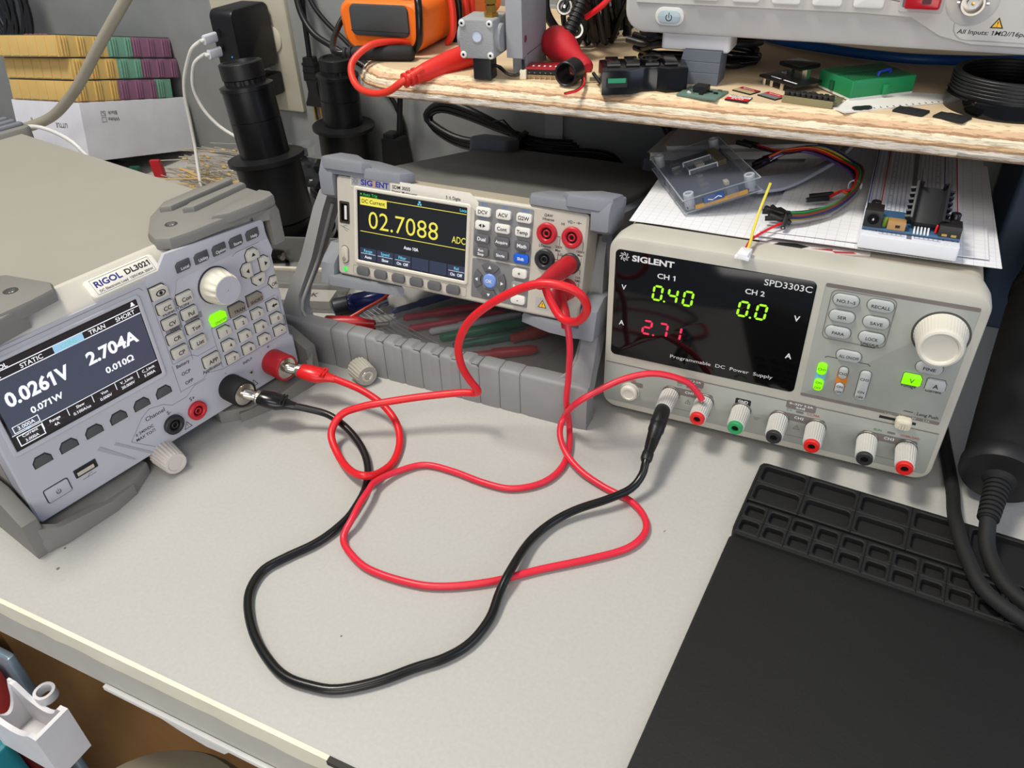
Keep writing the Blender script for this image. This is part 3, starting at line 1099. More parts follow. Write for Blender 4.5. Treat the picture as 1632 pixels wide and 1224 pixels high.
b.lathe([(2.0, -0.3), (2.0, 0.3), (1.2, 0.9), (0.2, 1.0)], glow('green_led', (70, 240, 90), 0.95), 16, TR(7.4, 4.9, 0))
b.build('led', dm, label='lit green status lamp')
b = MB(FACE)
b.ring(rrect(102.5, 8, 1.5, 3, 66, 6.5), rrect(101.7, 7.2, 1.2, 3, 66, 6.5), -0.2, 0.2, mat('recess_line', (160, 154, 140), 0.5))
b.build('key_recess', dm)
for x in (25, 41.4, 57.8, 74.1, 90.1, 106.4):
    b = MB(FACE)
    b.prism(rrect(11.4, 6.8, 2.2, 4, x, 6.5), -0.4, 2.6, GKEY, 0.9)
    b.build('soft_key', dm)

b = MB(FACE)
b.prism(rrect(46.2, 40.4, 1.2, 3, 144.3, 55.3), -0.3, 0.2, PAD, 0.1)
b.prism(rrect(46.2, 29.8, 1.2, 3, 144.3, 18.9), -0.3, 0.2, PAD, 0.1)
for t, x, y in (('DCI', 128.8, 73.9), ('ACI', 144.7, 73.9), ('Ω4W', 160.7, 73.9)):
    b.text(t, x, y, 1.8, 0.28, mat('pale_blue_ink', (70, 120, 190), 0.5, vary=0))
b.text('Freq', 128.8, 63.9, 1.4, 0.28, mat('pale_blue_ink', (70, 120, 190), 0.5))
b.text('Local', 160.6, 44.7, 1.8, 0.28, INK)
b.build('keypad_panel', dm)
for t, x, y, m, ink in (('DCV', 128.8, 68.6, WKEY, INK), ('ACV', 144.7, 68.8, WKEY, INK), ('Ω2W', 160.7, 68.9, WKEY, INK), ('', 128.7, 58.9, WKEY, INK), ('Cont', 144.6, 58.9, WKEY, INK), ('Temp', 160.4, 59, WKEY, INK),
                        ('Dual', 128.8, 49.2, GKEY, WHITEINK), ('Acquire', 144.8, 49.4, GKEY, WHITEINK), ('Math', 160.8, 49.3, GKEY, WHITEINK), ('Run|Stop', 128.7, 39.7, GKEY, WHITEINK), ('Single', 144.6, 39.7, GKEY, WHITEINK), ('Shift', 160.6, 39.9, BLUEK, WHITEINK)):
    b = MB(FACE)
    b.prism(rrect(11.6, 6.6, 1.8, 4, x, y), -0.3, 2.4, m, 0.7)
    if t == '':
        b.prism([(x - 0.5, y - 1.4), (x - 0.5, y + 1.4), (x - 2.8, y)], 2.4, 2.48, INK)
        b.prism([(x + 0.5, y - 1.4), (x + 2.8, y), (x + 0.5, y + 1.4)], 2.4, 2.48, INK)
    elif '|' in t:
        b.text('Run', x, y + 1.3, 1.9, 2.48, ink, bold=0.02)
        b.text('Stop', x, y - 1.5, 1.9, 2.48, ink, bold=0.02)
    else:
        b.text(t, x, y, 2.6 if len(t) < 5 else 2.1, 2.48, ink, bold=0.02)
    b.build('measure_key', dm, label='blue shift key' if t == 'Shift' else None)
# navigation cluster
for a in (90, 180, 0, -90):
    lp = []
    for i in range(7):
        q = math.radians(-36 + 12 * i)
        lp.append((13.2 * math.cos(q) * (1.0), 11.6 * math.sin(q) * 1.05))
    for i in range(6, -1, -1):
        q = math.radians(-36 + 12 * i)
        lp.append((7.6 * math.cos(q), 7.2 * math.sin(q) * 0.8))
    b = MB(FACE @ TR(136.6, 19.0, 0, 0, 0, a))
    b.prism(lp, -0.3, 2.2, GKEY, 0.4)
    b.prism([(11.6, 0), (9.4, 1.3), (9.4, -1.3)], 2.2, 2.32, WHITEINK)
    b.build('arrow_key', dm)
b = MB(FACE @ TR(136.6, 19.1, 0))
b.lathe([(5.4, -0.3), (5.4, 1.4), (4.6, 2.3), (0.3, 2.6)], mat('periwinkle_key', (120, 152, 216), 0.4), 28)
b.text('OK', 0, 0, 2.5, 2.72, WHITEINK, bold=0.01)
b.build('ok_key', dm)
for t, x, y, m, ink in (('+', 160.2, 29, WKEY, INK), ('Range', 160, 19.4, mat('light_grey_key', (140, 140, 138), 0.45), WHITEINK), ('-', 160.3, 9.4, WKEY, INK)):
    b = MB(FACE)
    b.prism(rrect(11.4, 6.8, 2.2, 4, x, y), -0.3, 2.4, m, 0.7)
    b.text(t, x, y, 3 if len(t) < 2 else 2.2, 2.48, ink, bold=0.02)
    b.build('range_key', dm)

BJ = mat('charcoal_jack', (44, 44, 46), 0.45)
for u, v, m in ((178.5, 61, REDJ), (197.2, 61, REDJ), (178.5, 42.5, BJ), (197.4, 42.6, BJ), (197.2, 24.2, REDJ)):
    jack(dm, u, v, m, 7.4)
b = MB(FACE)
for t, x, y, h in (('Ω4W', 178.4, 73.2, 1.9), ('HIsense', 178.4, 70.6, 1.9), ('VΩ ▸ ⊣⊢', 197.6, 71.2, 1.9), ('HI', 189.4, 69, 1.8), ('LOsense', 177.5, 51.7, 1.8), ('200V', 187.8, 52.6, 1.7), ('Max', 187.4, 50.2, 1.7), ('1000V', 204, 51.8, 1.6), ('Max', 204, 49.4, 1.6), ('LO', 189.6, 47.6, 1.7), ('10A', 204, 33.6, 1.6), ('RMS', 204, 31.2, 1.6), ('Rear', 190.5, 12, 1.8), ('10A', 190.5, 9.4, 1.8)):
    b.text(t, x, y, h, 0.1, INK)
b.line([(186, 59.8), (188.2, 59.8), (188.2, 54)], 0.35, 0.1, INK)
b.line([(204.8, 59), (205.4, 58), (205.4, 53)], 0.35, 0.1, INK)
b.line([(186, 43.6), (191, 43.6)], 0.35, 0.1, INK)
b.line([(187.6, 48.6), (187.6, 43.6)], 0.35, 0.1, INK)
b.line([(205, 47.6), (205, 42.4), (203.4, 42)], 0.35, 0.1, INK)
b.line([(205, 36), (205, 38.6), (203.4, 39.6)], 0.35, 0.1, INK)
b.line([(205, 29.6), (205, 26), (203.6, 25)], 0.35, 0.1, INK)
b.flat(rrect(11, 9, 1, 3, 179.2, 9.4), 0.06, mat('label_grey', (170, 168, 164), 0.5))
b.prism([(175.6, 6.6), (182.6, 6.6), (179.1, 12.6)], 0.02, 0.1, INK)
b.prism(inset([(175.6, 6.6), (182.6, 6.6), (179.1, 12.6)], 0.5), 0.05, 0.16, mat('warning_yellow', (236, 182, 40), 0.5, vary=0))
b.text('!', 179.1, 8.8, 3, 0.22, INK)
b.flat(rrect(13, 9, 1, 3, 194, 10.2), 0.05, mat('label_grey', (170, 168, 164), 0.5))
b.build('jack_legends', dm)

# slate rubber guards (x right, y back, z up in the meter's own axes)
def side(x0, poly, th, mb, m, bev=2):
    mb.prism(poly, x0, x0 + th, m, bev, T=YZ)


b = MB()                                               # left upper
b.prism(list(reversed([(62, 4), (58, -0.5), (20, -1), (-8, -1.5), (-13.5, 2), (-14, 30), (-6, 36), (18, 36), (50, 22), (64, 12)])), 79, 86.5, GB, 2.4)
b.prism(list(reversed([(30, 3), (26, -2.6), (-7, -3), (-14, 1), (-14.5, 26), (4, 26)])), 82.5, 91, GB, 2.4)
side(-14, [(0, 62), (2.5, 78), (-1, 88), (-30, 87), (-30, 68), (-10, 58)], 12.5, b, GB)
b.build('corner_guard', dm)
b = MB()                                               # right upper
b.prism([(161, 5), (164, -0.5), (190, -1.5), (214, -2), (221.5, 3), (222, 34), (190, 34), (168, 22)], 79, 86.2, GB, 2.4)
b.prism([(186, 4), (192, -3), (214, -3.4), (222.5, 2), (223, 24), (206, 26)], 82, 90.5, GB, 2.4)
side(209.5, [(1, 68), (3, 80), (-1, 88), (-34, 87), (-34, 66), (-10, 64)], 13, b, GB)
b.build('corner_guard', dm)
b = MB()                                               # left lower
b.prism(list(reversed([(60, 4), (30, -3), (20, -4), (-4, -6), (-13, 0), (-14, 32), (30, 32)])), -9, -1, GB, 2.6)
side(-14, [(4, -9), (3, 8), (-10, 22), (-30, 22), (-30, -9)], 12.5, b, GB)
b.build('corner_guard', dm)
b = MB()                                               # right lower
b.prism([(162, 5), (182, -3), (188, -5), (208, -6), (221, 1), (222, 32), (168, 32)], -9, -1, GB, 2.6)
side(209.5, [(5, -9), (3, 12), (-10, 20), (-30, 20), (-30, -9)], 12.5, b, GB)
b.build('corner_guard', dm)
for x0 in (-9, 208.5):                                 # side rails and rear guards
    b = MB()
    side(x0, [(-30, 4), (-30, 72), (-250, 72), (-250, 4)], 8, b, mat('side_grey', (88, 92, 98), 0.6), 1.5)
    b.build('side_rail', dm)
for x0, x1 in ((-10, 34), (174, 218)):
    for z0, z1 in ((62, 88), (-12, 14)):
        b = MB()
        b.box(x0, 234, z0, x1, 268, z1, GB, r=6, bev=3)
        b.build('rear_guard', dm)

# bail stand: stands upright on the bench, so it is built in bench axes and turned into the meter's axes
Minv = (Matrix.Translation(Vector((-373.8, 449.6, 74.6))) @ Euler((math.radians(-12.755), 0, math.radians(-0.43))).to_matrix().to_4x4()).inverted()
b = MB(Minv)
H = 37.0
xs = [-425, -372, -355.5, -338.5, -321.5, -304.5, -287.5, -270.5, -253.5, -236.5, -219.5, -202.5, -149.5]
for i in range(len(xs) - 1):
    x0, x1 = xs[i], xs[i + 1]
    n = 8
    lp = []
    for k in range(n + 1):
        t = k / n
        x = x0 + 0.2 + (x1 - x0 - 0.4) * t
        e = 0.8 if k in (0, n) else 0.0
        hh = H - e + (-1.8 if (3 <= i <= 8 and k > n / 2) else 0.0)
        lp.append([(x, 424 + e, 0), (x, 424 + e, hh - 2.4), (x, 425.2 + e, hh - 0.6), (x, 427, hh), (x, 437, hh), (x, 440, hh - 2), (x, 440, 0)])
    b.loft(lp, STND)
b.box(-424, 425.4, 0.5, -150.5, 439, H - 2, mat('groove_grey', (84, 86, 90), 0.6))
b.build('stand_bar', dm)
for nm, xo, xi, sgn in (('l', -425, -400, 1), ('r', -149.5, -172, -1)):
    b = MB(Minv)
    lp = []
    for z, y0, y1, w in ((H - 8, 426, 441, 25), (H + 4, 432, 447, 17), (H + 14, 440, 458, 12.5), (76, 462, 484, 11), (112, 482, 510, 10), (124, 492, 512, 9)):
        xin = xo + sgn * w + (sgn * 22 * max(0, (z - 45) / 80.0) if True else 0) * 0.55
        xout = xo + sgn * 22 * max(0, (z - 45) / 80.0) * 0.55
        xa, xb = min(xin, xout), max(xin, xout)
        lp.append([(xa, y0, z), (xb, y0, z), (xb, y1, z), (xa, y1, z)])
    b.loft(lp, STND)
    b.tube(catmull([(xo + sgn * (w + 1), y, z) for z, y, w in ((H - 1, 433, 22), (H + 8, 440, 15), (75, 470, 16), (112, 494, 20))], 4), 1.6, STND, 8)
    b.build('stand_arm', dm)

# ================================================================== power supply (right)
PF = mat('ivory_bezel', (188, 185, 173), 0.45, bump=0.08)
PS = mat('tan_cover', (172, 164, 148), 0.5, bump=0.12)
PP = mat('pale_green_panel', (154, 157, 150), 0.5)
PG = mat('brown_grey_print', (116, 108, 104), 0.55, vary=0)
PKEY = mat('pale_rubber_key', (180, 184, 182), 0.45)
ps = thing('power_supply', 'ivory bench power supply with a black display reading 0.40 and 2.71', 'power supply', (-147.1, 451.8, 6.7), (0, 0, 0.1))
b = MB()
p = rrect(219, 131, 9, 5, 112.5, 69.5)
b.prism(p, -272, -16, PS, 1.5, T=FACE)
for x in (20, 205):
    for y in (25, 250):
        b.lathe([(8, -6.7), (9, 5.5)], MATTE, 20, TR(x, y, 0))
b.build('cover', ps)
b = MB(FACE)
p = rrect(225, 138.4, 11, 6, 112.5, 69.2)
q = inset(p, 2.6)
b.loft([[(x * 0.985 + 1.7, y * 0.985 + 1.0, -26) for x, y in p], [(x, y, -15) for x, y in p], [(x, y, -3) for x, y in p], [(x, y, -0.8) for x, y in inset(p, 0.7)], [(x, y, 0) for x, y in q]], PF)
b.build('bezel', ps)

b = MB(FACE)                                           # black window with lit digits
b.prism(rrect(127, 82.4, 3.5, 4, 68.5, 88.4), -0.2, 0.35, GLOSSB, 0.15)
Z = 0.42
SEGG = glow('segment_green', (176, 250, 40), 1.0)
SEGR = glow('segment_red', (255, 50, 90), 1.0)
PW = mat('pale_print', (226, 226, 226), 0.45, vary=0)


def seven(b, ch, x, y, w, h, m, z, sl=0.09):
    on = {'0': 'abcdef', '1': 'bc', '2': 'abged', '3': 'abgcd', '4': 'fgbc', '7': 'abc', '8': 'abcdefg'}[ch]
    t = h * 0.075
    g = h * 0.03
    segs = {'a': ((-w / 2, h / 2), (w / 2, h / 2)), 'd': ((-w / 2, -h / 2), (w / 2, -h / 2)), 'g': ((-w / 2, 0), (w / 2, 0)), 'b': ((w / 2, 0), (w / 2, h / 2)), 'c': ((w / 2, -h / 2), (w / 2, 0)),
            'f': ((-w / 2, 0), (-w / 2, h / 2)), 'e': ((-w / 2, -h / 2), (-w / 2, 0))}
    for s in on:
        (x0, y0), (x1, y1) = segs[s]
        if y0 == y1:
            pl = [(x0 + g, y0), (x0 + g + t, y0 - t), (x1 - g - t, y0 - t), (x1 - g, y0), (x1 - g - t, y0 + t), (x0 + g + t, y0 + t)]
        else:
            pl = [(x0, y0 + g), (x0 + t, y0 + g + t), (x0 + t, y1 - g - t), (x0, y1 - g), (x0 - t, y1 - g - t), (x0 - t, y0 + g + t)]
        b.flat([(x + a + sl * c, y + c) for a, c in pl], z, m)


for ch, x, y, m in (('0', 35.4, 102.4, SEGG), ('4', 45.6, 102.4, SEGG), ('0', 55.8, 102.4, SEGG), ('0', 91.5, 102.4, SEGG), ('0', 102.7, 102.4, SEGG), ('2', 30.2, 74.6, SEGR), ('7', 41.2, 74.8, SEGR), ('1', 50.6, 74.6, SEGR)):
    seven(b, ch, x, y, 5.6, 10.2, m, Z)
for x, y, m in ((40.2, 97.1, SEGG), (96.5, 97.1, SEGG), (34.8, 69.4, SEGR)):
    b.flat(circ(0.75, 10, x, y), Z, m)
b.text('SIGLENT', 30.6, 124.8, 4.1, Z, PW, w=28.2, bold=0.035)
for k in range(8):
    a = k * math.pi / 4
    b.line([(11.2 + q * math.cos(a + (q - 1) * 0.4), 124.9 + q * math.sin(a + (q - 1) * 0.4)) for q in (1.3, 1.9, 2.5, 3.1)], 0.55, Z, PW)
b.text('CH 1', 40.2, 115.3, 3.5, Z, PW, w=12, bold=0.02)
b.text('CH 2', 97, 115.5, 3.5, Z, PW, w=12, bold=0.02)
b.text('V', 12, 102.3, 3.6, Z, PW, bold=0.02)
b.text('A', 11.8, 74.5, 3.6, Z, PW, bold=0.02)
b.text('V', 124.5, 102.6, 3.9, Z, PW, bold=0.02)
b.text('A', 124.2, 74.6, 3.9, Z, PW, bold=0.02)
b.text('SPD3303C', 115.7, 123.9, 4.2, Z, PW, w=28.4)
b.text('Programmable  DC  Power  Supply', 82.6, 55.6, 2.6, Z, PW, w=69, bold=-0.003)
b.build('display', ps, label='black display window with lit digits')

b = MB(FACE)                                           # control area
b.prism(box2(136.4, 46.4, 219.6, 130.4, 2), -0.2, 0.15, PP, 0.1)
b.flat(box2(136.8, 127.6, 219.4, 130.2, 1), 0.2, PG)
b.flat(box2(136.4, 46.4, 219.4, 48.8, 1), 0.2, PG)
b.ring(rrect(36.6, 34.6, 4, 4, 159, 109.8), rrect(35.8, 33.8, 3.6, 4, 159, 109.8), 0.1, 0.35, PG)
b.line([(145.7, 79), (147, 80), (153, 80)], 0.4, 0.25, INK)
b.line([(165, 80), (171, 80), (172.4, 78.8)], 0.4, 0.25, INK)
b.text('UNLOCK', 168.9, 94.2, 2.1, 0.26, INK, w=10.4, bold=0.01)
b.line([(164, 92.2), (172, 92.2)], 0.5, 0.26, INK)
b.text('Voltage', 196, 70.7, 2.4, 0.26, INK, w=8.8, bold=0.01)
b.text('Current', 210.2, 70.4, 2.4, 0.26, INK, w=9, bold=0.01)
b.text(': Long Push', 211, 51.6, 2.2, 0.26, INK, w=13.6, bold=0.01)
b.line([(198.2, 51.8), (203.2, 51.8)], 0.5, 0.26, INK)
b.prism(rrect(6.6, 20, 3.2, 5, 158.4, 64.4), 0, 0.3, mat('amber_print', (206, 122, 36), 0.5, vary=0))
b.flat(rrect(6.4, 18, 2, 4, 145.7, 64.4), 0.24, mat('sky_print', (120, 178, 206), 0.5, vary=0))
b.build('control_panel', ps)

b = MB(FACE)                                           # lower terminal area
b.prism(box2(1.6, 6, 221.5, 39.8, 3), -0.2, 0.15, PP, 0.1)
b.line([(2, 39.8), (221, 39.8)], 0.7, 0.22, PG)
for x0, x1, t in ((47.6, 80.8, 'CH1'), (122.6, 155.4, 'CH2'), (178.6, 211.6, 'CH3')):
    b.flat(box2(x0, 24.6, x1, 30.4, 1.4), 0.2, PG)
    xm = (x0 + x1) / 2
    b.text(t, xm, 27.9, 2.0, 0.27, WHITEINK, w=6)
    b.text('-', x0 + 4, 29.4, 1.6, 0.27, WHITEINK)
    b.text('+', x1 - 5, 29.2, 1.6, 0.27, WHITEINK)
    b.line([(x0 + 0.5, 25), (x0 + 0.5, 12), (x1 - 0.5, 12), (x1 - 0.5, 25)], 0.35, 0.2, PG)
for xm in (64, 138.6):
    b.line([(xm - 2, 18.4), (xm + 2, 18.4), (xm, 21.8)], 0.35, 0.26, PG, closed=True)
    b.text('!', xm, 19.7, 1.8, 0.26, PG)
for xm, t1, t2 in ((64, '0~32V 3.2A', 'MASTER'), (138.6, '0~32V 3.2A', 'SLAVE')):
    b.prism(rrect(19, 6.4, 1.6, 4, xm, 37.4), 0.1, 0.24, PG)
    b.text(t1, xm, 38.6, 1.5, 0.28, WHITEINK, w=15)
    b.text(t2, xm, 36, 1.5, 0.28, WHITEINK)
    b.flat(rrect(5, 1.7, 0.8, 3, xm, 32.8), 0.24, PG)
b.flat(rrect(5, 1.7, 0.8, 3, 195.2, 32.8), 0.24, PG)
REDINK = mat('red_ink', (176, 50, 56), 0.5, vary=0)
GRINK = mat('green_legend', (60, 128, 70), 0.5, vary=0)
for t, x, m, w in (('C.V.', 131.8, GRINK, 3.6), ('C.C.PAR', 147.2, REDINK, 8), ('C.V.', 57, GRINK, 3.6), ('C.C.', 71, REDINK, 3.6), ('RUN', 187.2, GRINK, 4.6), ('OVERLOAD', 206.4, REDINK, 11)):
    b.text(t, x, 32.9, 1.6, 0.26, m, w=w)
b.flat(rrect(10.5, 5.2, 1, 3, 101.4, 30.6), 0.22, INK)
b.text('GND', 101.4, 31, 2.1, 0.28, WHITEINK, bold=0.02)
for k, ww in enumerate((4.4, 3, 1.6)):
    b.line([(112 - ww / 2, 20.4 - k), (112 + ww / 2, 20.4 - k)], 0.3, 0.26, PG)
b.text('POWER', 21.5, 27.4, 1.8, 0.26, REDINK, w=8)
b.flat(rrect(9, 4, 1, 3, 26, 24.6), 0.2, PG)
b.text('2.5V', 190, 46.6, 1.6, 0.3, PF)
for t, x in (('3.3V', 198), ('5V', 205), ('3.2A', 212)):
    b.text(t, x, 47.6, 1.5, 0.3, PF)
b.build('terminal_panel', ps)

for t, x, y in (('NO.1~5', 149.7, 121), ('RECALL', 168.9, 121.2), ('SER', 149.6, 109.9), ('SAVE', 168.9, 109.9), ('PARA', 149.5, 98.7), ('LOCK', 168.8, 99), ('ALL ON/OFF', 159, 83.4), ('FINE', 203.9, 86)):
    b = MB(FACE)
    w = 14.6
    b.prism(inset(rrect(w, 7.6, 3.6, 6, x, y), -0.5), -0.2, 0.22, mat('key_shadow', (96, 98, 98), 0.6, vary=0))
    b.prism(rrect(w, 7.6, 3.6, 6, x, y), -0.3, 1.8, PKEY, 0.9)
    b.text(t, x + 0.3, y - 0.3, 2.1, 1.88, INK, w=len(t) * 1.75 if len(t) < 9 else 11.6, bold=0.012)
    b.build('panel_key', ps)
for t, x, y, m, w, h in (('CH1', 145.6, 70.6, LIME, 5.8, 8.8), ('ON|:|OFF', 145.7, 58.2, LIME, 5.8, 8.8), ('CH2', 158.4, 70.6, PKEY, 5.2, 8.4), ('ON|:|OFF', 158.4, 58.4, PKEY, 5.2, 8.4), ('', 171.3, 64.4, PKEY, 6.2, 21.6)):
    b = MB(FACE)
    if m is not LIME:
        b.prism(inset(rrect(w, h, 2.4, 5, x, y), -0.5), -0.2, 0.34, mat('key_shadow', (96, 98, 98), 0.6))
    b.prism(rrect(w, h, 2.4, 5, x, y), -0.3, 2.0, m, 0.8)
    ink = mat('green_ink', (70, 140, 10), 0.5) if m is LIME else INK
    if t == '':
        b.text('CH3', x, 69.5, 1.9, 2.08, INK, bold=0.012)
        b.text('ON', x, 59.8, 1.8, 2.08, INK, bold=0.012)
        b.text(':', x, 57.8, 1.4, 2.08, INK)
        b.text('OFF', x, 55.8, 1.8, 2.08, INK, bold=0.012)
    elif '|' in t:
        b.text('ON', x, y + 2.1, 1.7, 2.08, ink, bold=0.012)
        b.text(':', x, y + 0.1, 1.2, 2.08, ink)
        b.text('OFF', x, y - 2, 1.7, 2.08, ink, bold=0.012)
    else:
        b.text(t, x, y, 1.8, 2.08, ink, bold=0.012)
    b.build('channel_key', ps, label='lit yellow-green channel key' if m is LIME else None)
for t, x, y, m in (('V', 197, 75.8, LIME), ('A', 210.4, 75.2, PKEY)):
    b = MB(FACE)
    p = [(x - 5.3, y - 3.9), (x + 4.2, y - 3.9), (x + 5.3, y - 2.8), (x + 5.3, y + 1.4), (x + 3.8, y + 3.9), (x - 4.4, y + 3.9), (x - 5.3, y + 3)]
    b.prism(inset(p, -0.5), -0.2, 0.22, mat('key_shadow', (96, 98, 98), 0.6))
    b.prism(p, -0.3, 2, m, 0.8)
    b.text(t, x, y - 0.4, 3.0, 2.08, mat('green_ink', (70, 140, 10), 0.5) if m is LIME else INK, bold=0.015)
    b.build('mode_key', ps, label='lit yellow-green voltage key' if m is LIME else None)
b = MB(FACE @ TR(204.2, 109, 0))
IV = mat('ivory_knob', (214, 210, 196), 0.4)
b.lathe([(15.6, -0.2), (15.6, 0.3), (14.8, 0.4)], mat('knob_gap', (70, 70, 68), 0.7), 44)
b.knurl([(14.4, 0.3, 0), (13.6, 2, 1), (12.6, 14, 1), (12.4, 15, 0), (11.6, 16.6, 0), (10.4, 17, 0), (9.4, 16.6, 0), (8.8, 15.4, 0), (0.4, 15.0, 0)], IV, 44, 0.018)
b.build('dial', ps)
b = MB(FACE @ TR(21.2, 17.8, 0))
b.lathe([(7.4, -0.2), (7.4, 0.8), (6.6, 1.6)], PF, 36, cap1=False)
b.lathe([(6.4, 0.4), (6.4, 3.6), (5.6, 4.6), (4.4, 4.8), (4.0, 4.2), (0.3, 4.0)], IV, 36)
b.build('power_button', ps)
b = MB(FACE)
b.flat(box2(185.6, 42.6, 207, 44.6), 0.3, INK)
b.prism(rrect(9.6, 7.8, 2.4, 4, 199.8, 43.6), 0, 5.5, mat('cream_slider', (206, 200, 180), 0.45), 1.6)
for k in (-1.6, 0, 1.6):
    b.box(199.8 + k - 0.4, 41, 5.3, 199.8 + k + 0.4, 46, 6.1, mat('cream_slider', (206, 200, 180), 0.45))
b.build('slide_switch', ps)

PINK = mat('post_ring_red', (214, 36, 32), 0.4)
for i, (u, col) in enumerate(((51.4, BJ), (75.6, PINK), (101.4, GREENP), (126.6, BJ), (150.6, PINK), (182.8, BJ), (206.2, PINK))):
    b = MB(FACE @ TR(u, 24, 0))
    b.ring(circ(6.6, 32), circ(5.2, 32), -0.2, 1.4, mat('dull_nickel', (150, 146, 136), 0.38, metal=0.9), 0.4)
    b.lathe([(4.4, 0), (4.4, 3)], mat('dull_nickel', (150, 146, 136), 0.38, metal=0.9), 24)
    b.knurl([(6.2, 2.4, 0), (6.4, 3.4, 1), (5.9, 19, 1), (5.6, 20, 0), (4.8, 20.4, 0)], mat('post_white', (196, 194, 188), 0.45), 24, 0.11)
    cn = 'black' if col is BJ else 'red' if col is PINK else 'green'
    post = b.build('binding_post', ps, label='white ribbed binding post with a %s end' % cn)
    b = MB(FACE @ TR(u, 24, 0))
    b.lathe([(5.0, 20), (5.0, 22.4), (4.4, 23), (2.4, 23), (2.3, 21), (0.3, 21)], col, 28)
    b.lathe([(2.25, 21.4), (0.3, 21.4)], mat('jack_hole', (8, 8, 9), 0.6), 20)
    b.build('end_collar', post, label=cn + ' end collar')

# ================================================================== test leads on the bench
C1 = [(-337,380,25),(-313,379,22),(-293,376,16),(-277,368,9),(-267,355,4),(-261,337,3),(-262,321,5),(-265,309,11),(-279,312,8),(-297,323,6),(-312,336,12),(-311,349,20.5),(-298,357,26),(-284,364,29),(-264,376,31),(-244,386,33),(-230,391,35),(-222,392,36),(-219,390,41),(-224,388,50),(-228,385,64),(-227,383,83),(-216,383,104),(-194,384,124),(-171,386,137),(-153,388,138),(-143,391,132),(-141,395,120),(-149,399,108),(-161,404,105),(-169,408,111),(-175,411,120)]
C2 = [(-162,414,100),(-158,411,81),(-159,412,54),(-160,411,33),(-159,415,8),(-151,393,4),(-150,373,3),(-157,356,3),(-173,344,3),(-193,342,3),(-218,344,3),(-239,342,3),(-252,328,4),(-258,310,7.5),(-256,299,9.5),(-254,286,10),(-252,274,8.5),(-252,265,5),(-250,260,3),(-242,254,3),(-224,247,3),(-199,247,3),(-177,252,3),(-151,267,3),(-128,287,3),(-103,307,3),(-85,324,3),(-79,340,3),(-83,353,3),(-96,364,3),(-117,370,3),(-136,377,5),(-151,387,9),(-160,399,14),(-161,410,20),(-150,405,39),(-135,415,49),(-121,425,55),(-104,433,58),(-85,438,54),(-76,440,46),(-71.5,440,40)]
C3 = [(-348,344,21),(-340,347,19),(-324,351,15),(-305,347,10),(-287,337,6),(-274,324,3),(-264,306,3),(-260,289,3),(-259,274,3),(-264,253,3),(-275,234,3),(-281,221,3),(-279,207,3),(-271,195,3),(-256,182,3),(-238,172,3),(-222,167,3),(-206,168,3),(-192,172,3),(-176,184,3),(-162,199,3),(-150,211,3),(-142,225,3),(-139,243,4),(-141,260,6),(-141,276,9),(-141,303,6),(-135,324,5),(-124,339,7),(-108,354,9),(-97,367,11),(-93,377,16),(-93,384,22)]


def off(pts, o):
    return [(x - o[0], y - o[1], z - o[2]) for x, y, z in pts]


def rigol_w(u, v, d):
    a = math.radians(79.28)
    return Vector((-428.8 + u * math.cos(a) + d * math.sin(a), 186.7 + u * math.sin(a) - d * math.cos(a), 13.7 + v))


SDM_M = Matrix.Translation(Vector((-373.8, 449.6, 74.6))) @ Euler((math.radians(-12.755), 0, math.radians(-0.43))).to_matrix().to_4x4()


def sdm_w(u, v, d):
    return SDM_M @ Vector((u, -d, v))


def clip_parts(root, o, start, end, rub, wire_r):
    """Steel pin in the post, then the insulated crocodile-style boot that tapers onto the wire."""
    s, e = Vector(start) - Vector(o), Vector(end) - Vector(o)
    ax = (e - s)
    L = ax.length
    b = MB(frame_to(s, ax))
    b.lathe([(2.0, -9), (2.0, -1), (4.2, -1), (4.2, 4), (3.6, 5), (3.6, 7), (5.2, 8), (5.4, 16), (4.8, 19)], STEEL, 20)
    b.build('steel_pin', root)
    b = MB(frame_to(s, ax))
    lp = []
    for z, rx, ry in ((9, 5.4, 4.6), (11, 6.6, 5.4), (L * 0.5, 7.4, 5.8), (L * 0.66, 7.4, 5.6), (L * 0.80, 4.8, 4.0), (L * 0.9, 3.6, 3.2), (L * 0.97, 3.2, 3.0), (L, 3.0, 2.9)):
        lp.append([(rx * math.cos(k * math.pi / 8), ry * math.sin(k * math.pi / 8), z) for k in range(16)])
    b.loft(lp, rub)
    for t in (0.70, 0.76):
        b.box(-5.2, -1.4, 0, 5.2, 1.4, 1.8, rub, T=TR(0, 3.4, L * t), bev=0.5)
    b.build('clip_boot', root)


o = (-262, 321, 0)
ld = thing('test_lead', 'thick red test lead arcing from the multimeter jack down to the electronic load', 'test lead', o)
e1 = C1[0]
s1 = rigol_w(192.6, 17.0, 19)
clip_parts(ld, o, s1, e1, mat('red_boot', (206, 24, 28), 0.3), 2.5)
b = MB()
dirn = (Vector(e1) - s1).normalized()
b.cable(off([tuple(Vector(e1) - dirn * 4)] + C1 + [tuple(sdm_w(196.6, 40.4, 40))], o), 2.75, REDC, 12, 3)
b.build('wire', ld)
pj, pt = sdm_w(197.4, 42.6, 0.5), sdm_w(196.0, 40.0, 48)
b = MB(frame_to(pj - Vector(o), pt - pj))
b.lathe([(6.4, 0), (6.6, 3), (6.6, 14), (6.2, 15), (6.2, 20), (6.0, 21), (5.4, 30), (4.2, 40), (3.6, 44), (3.9, 47), (3.9, 50), (3.0, 52)], REDP, 24)
b.build('plug', ld)

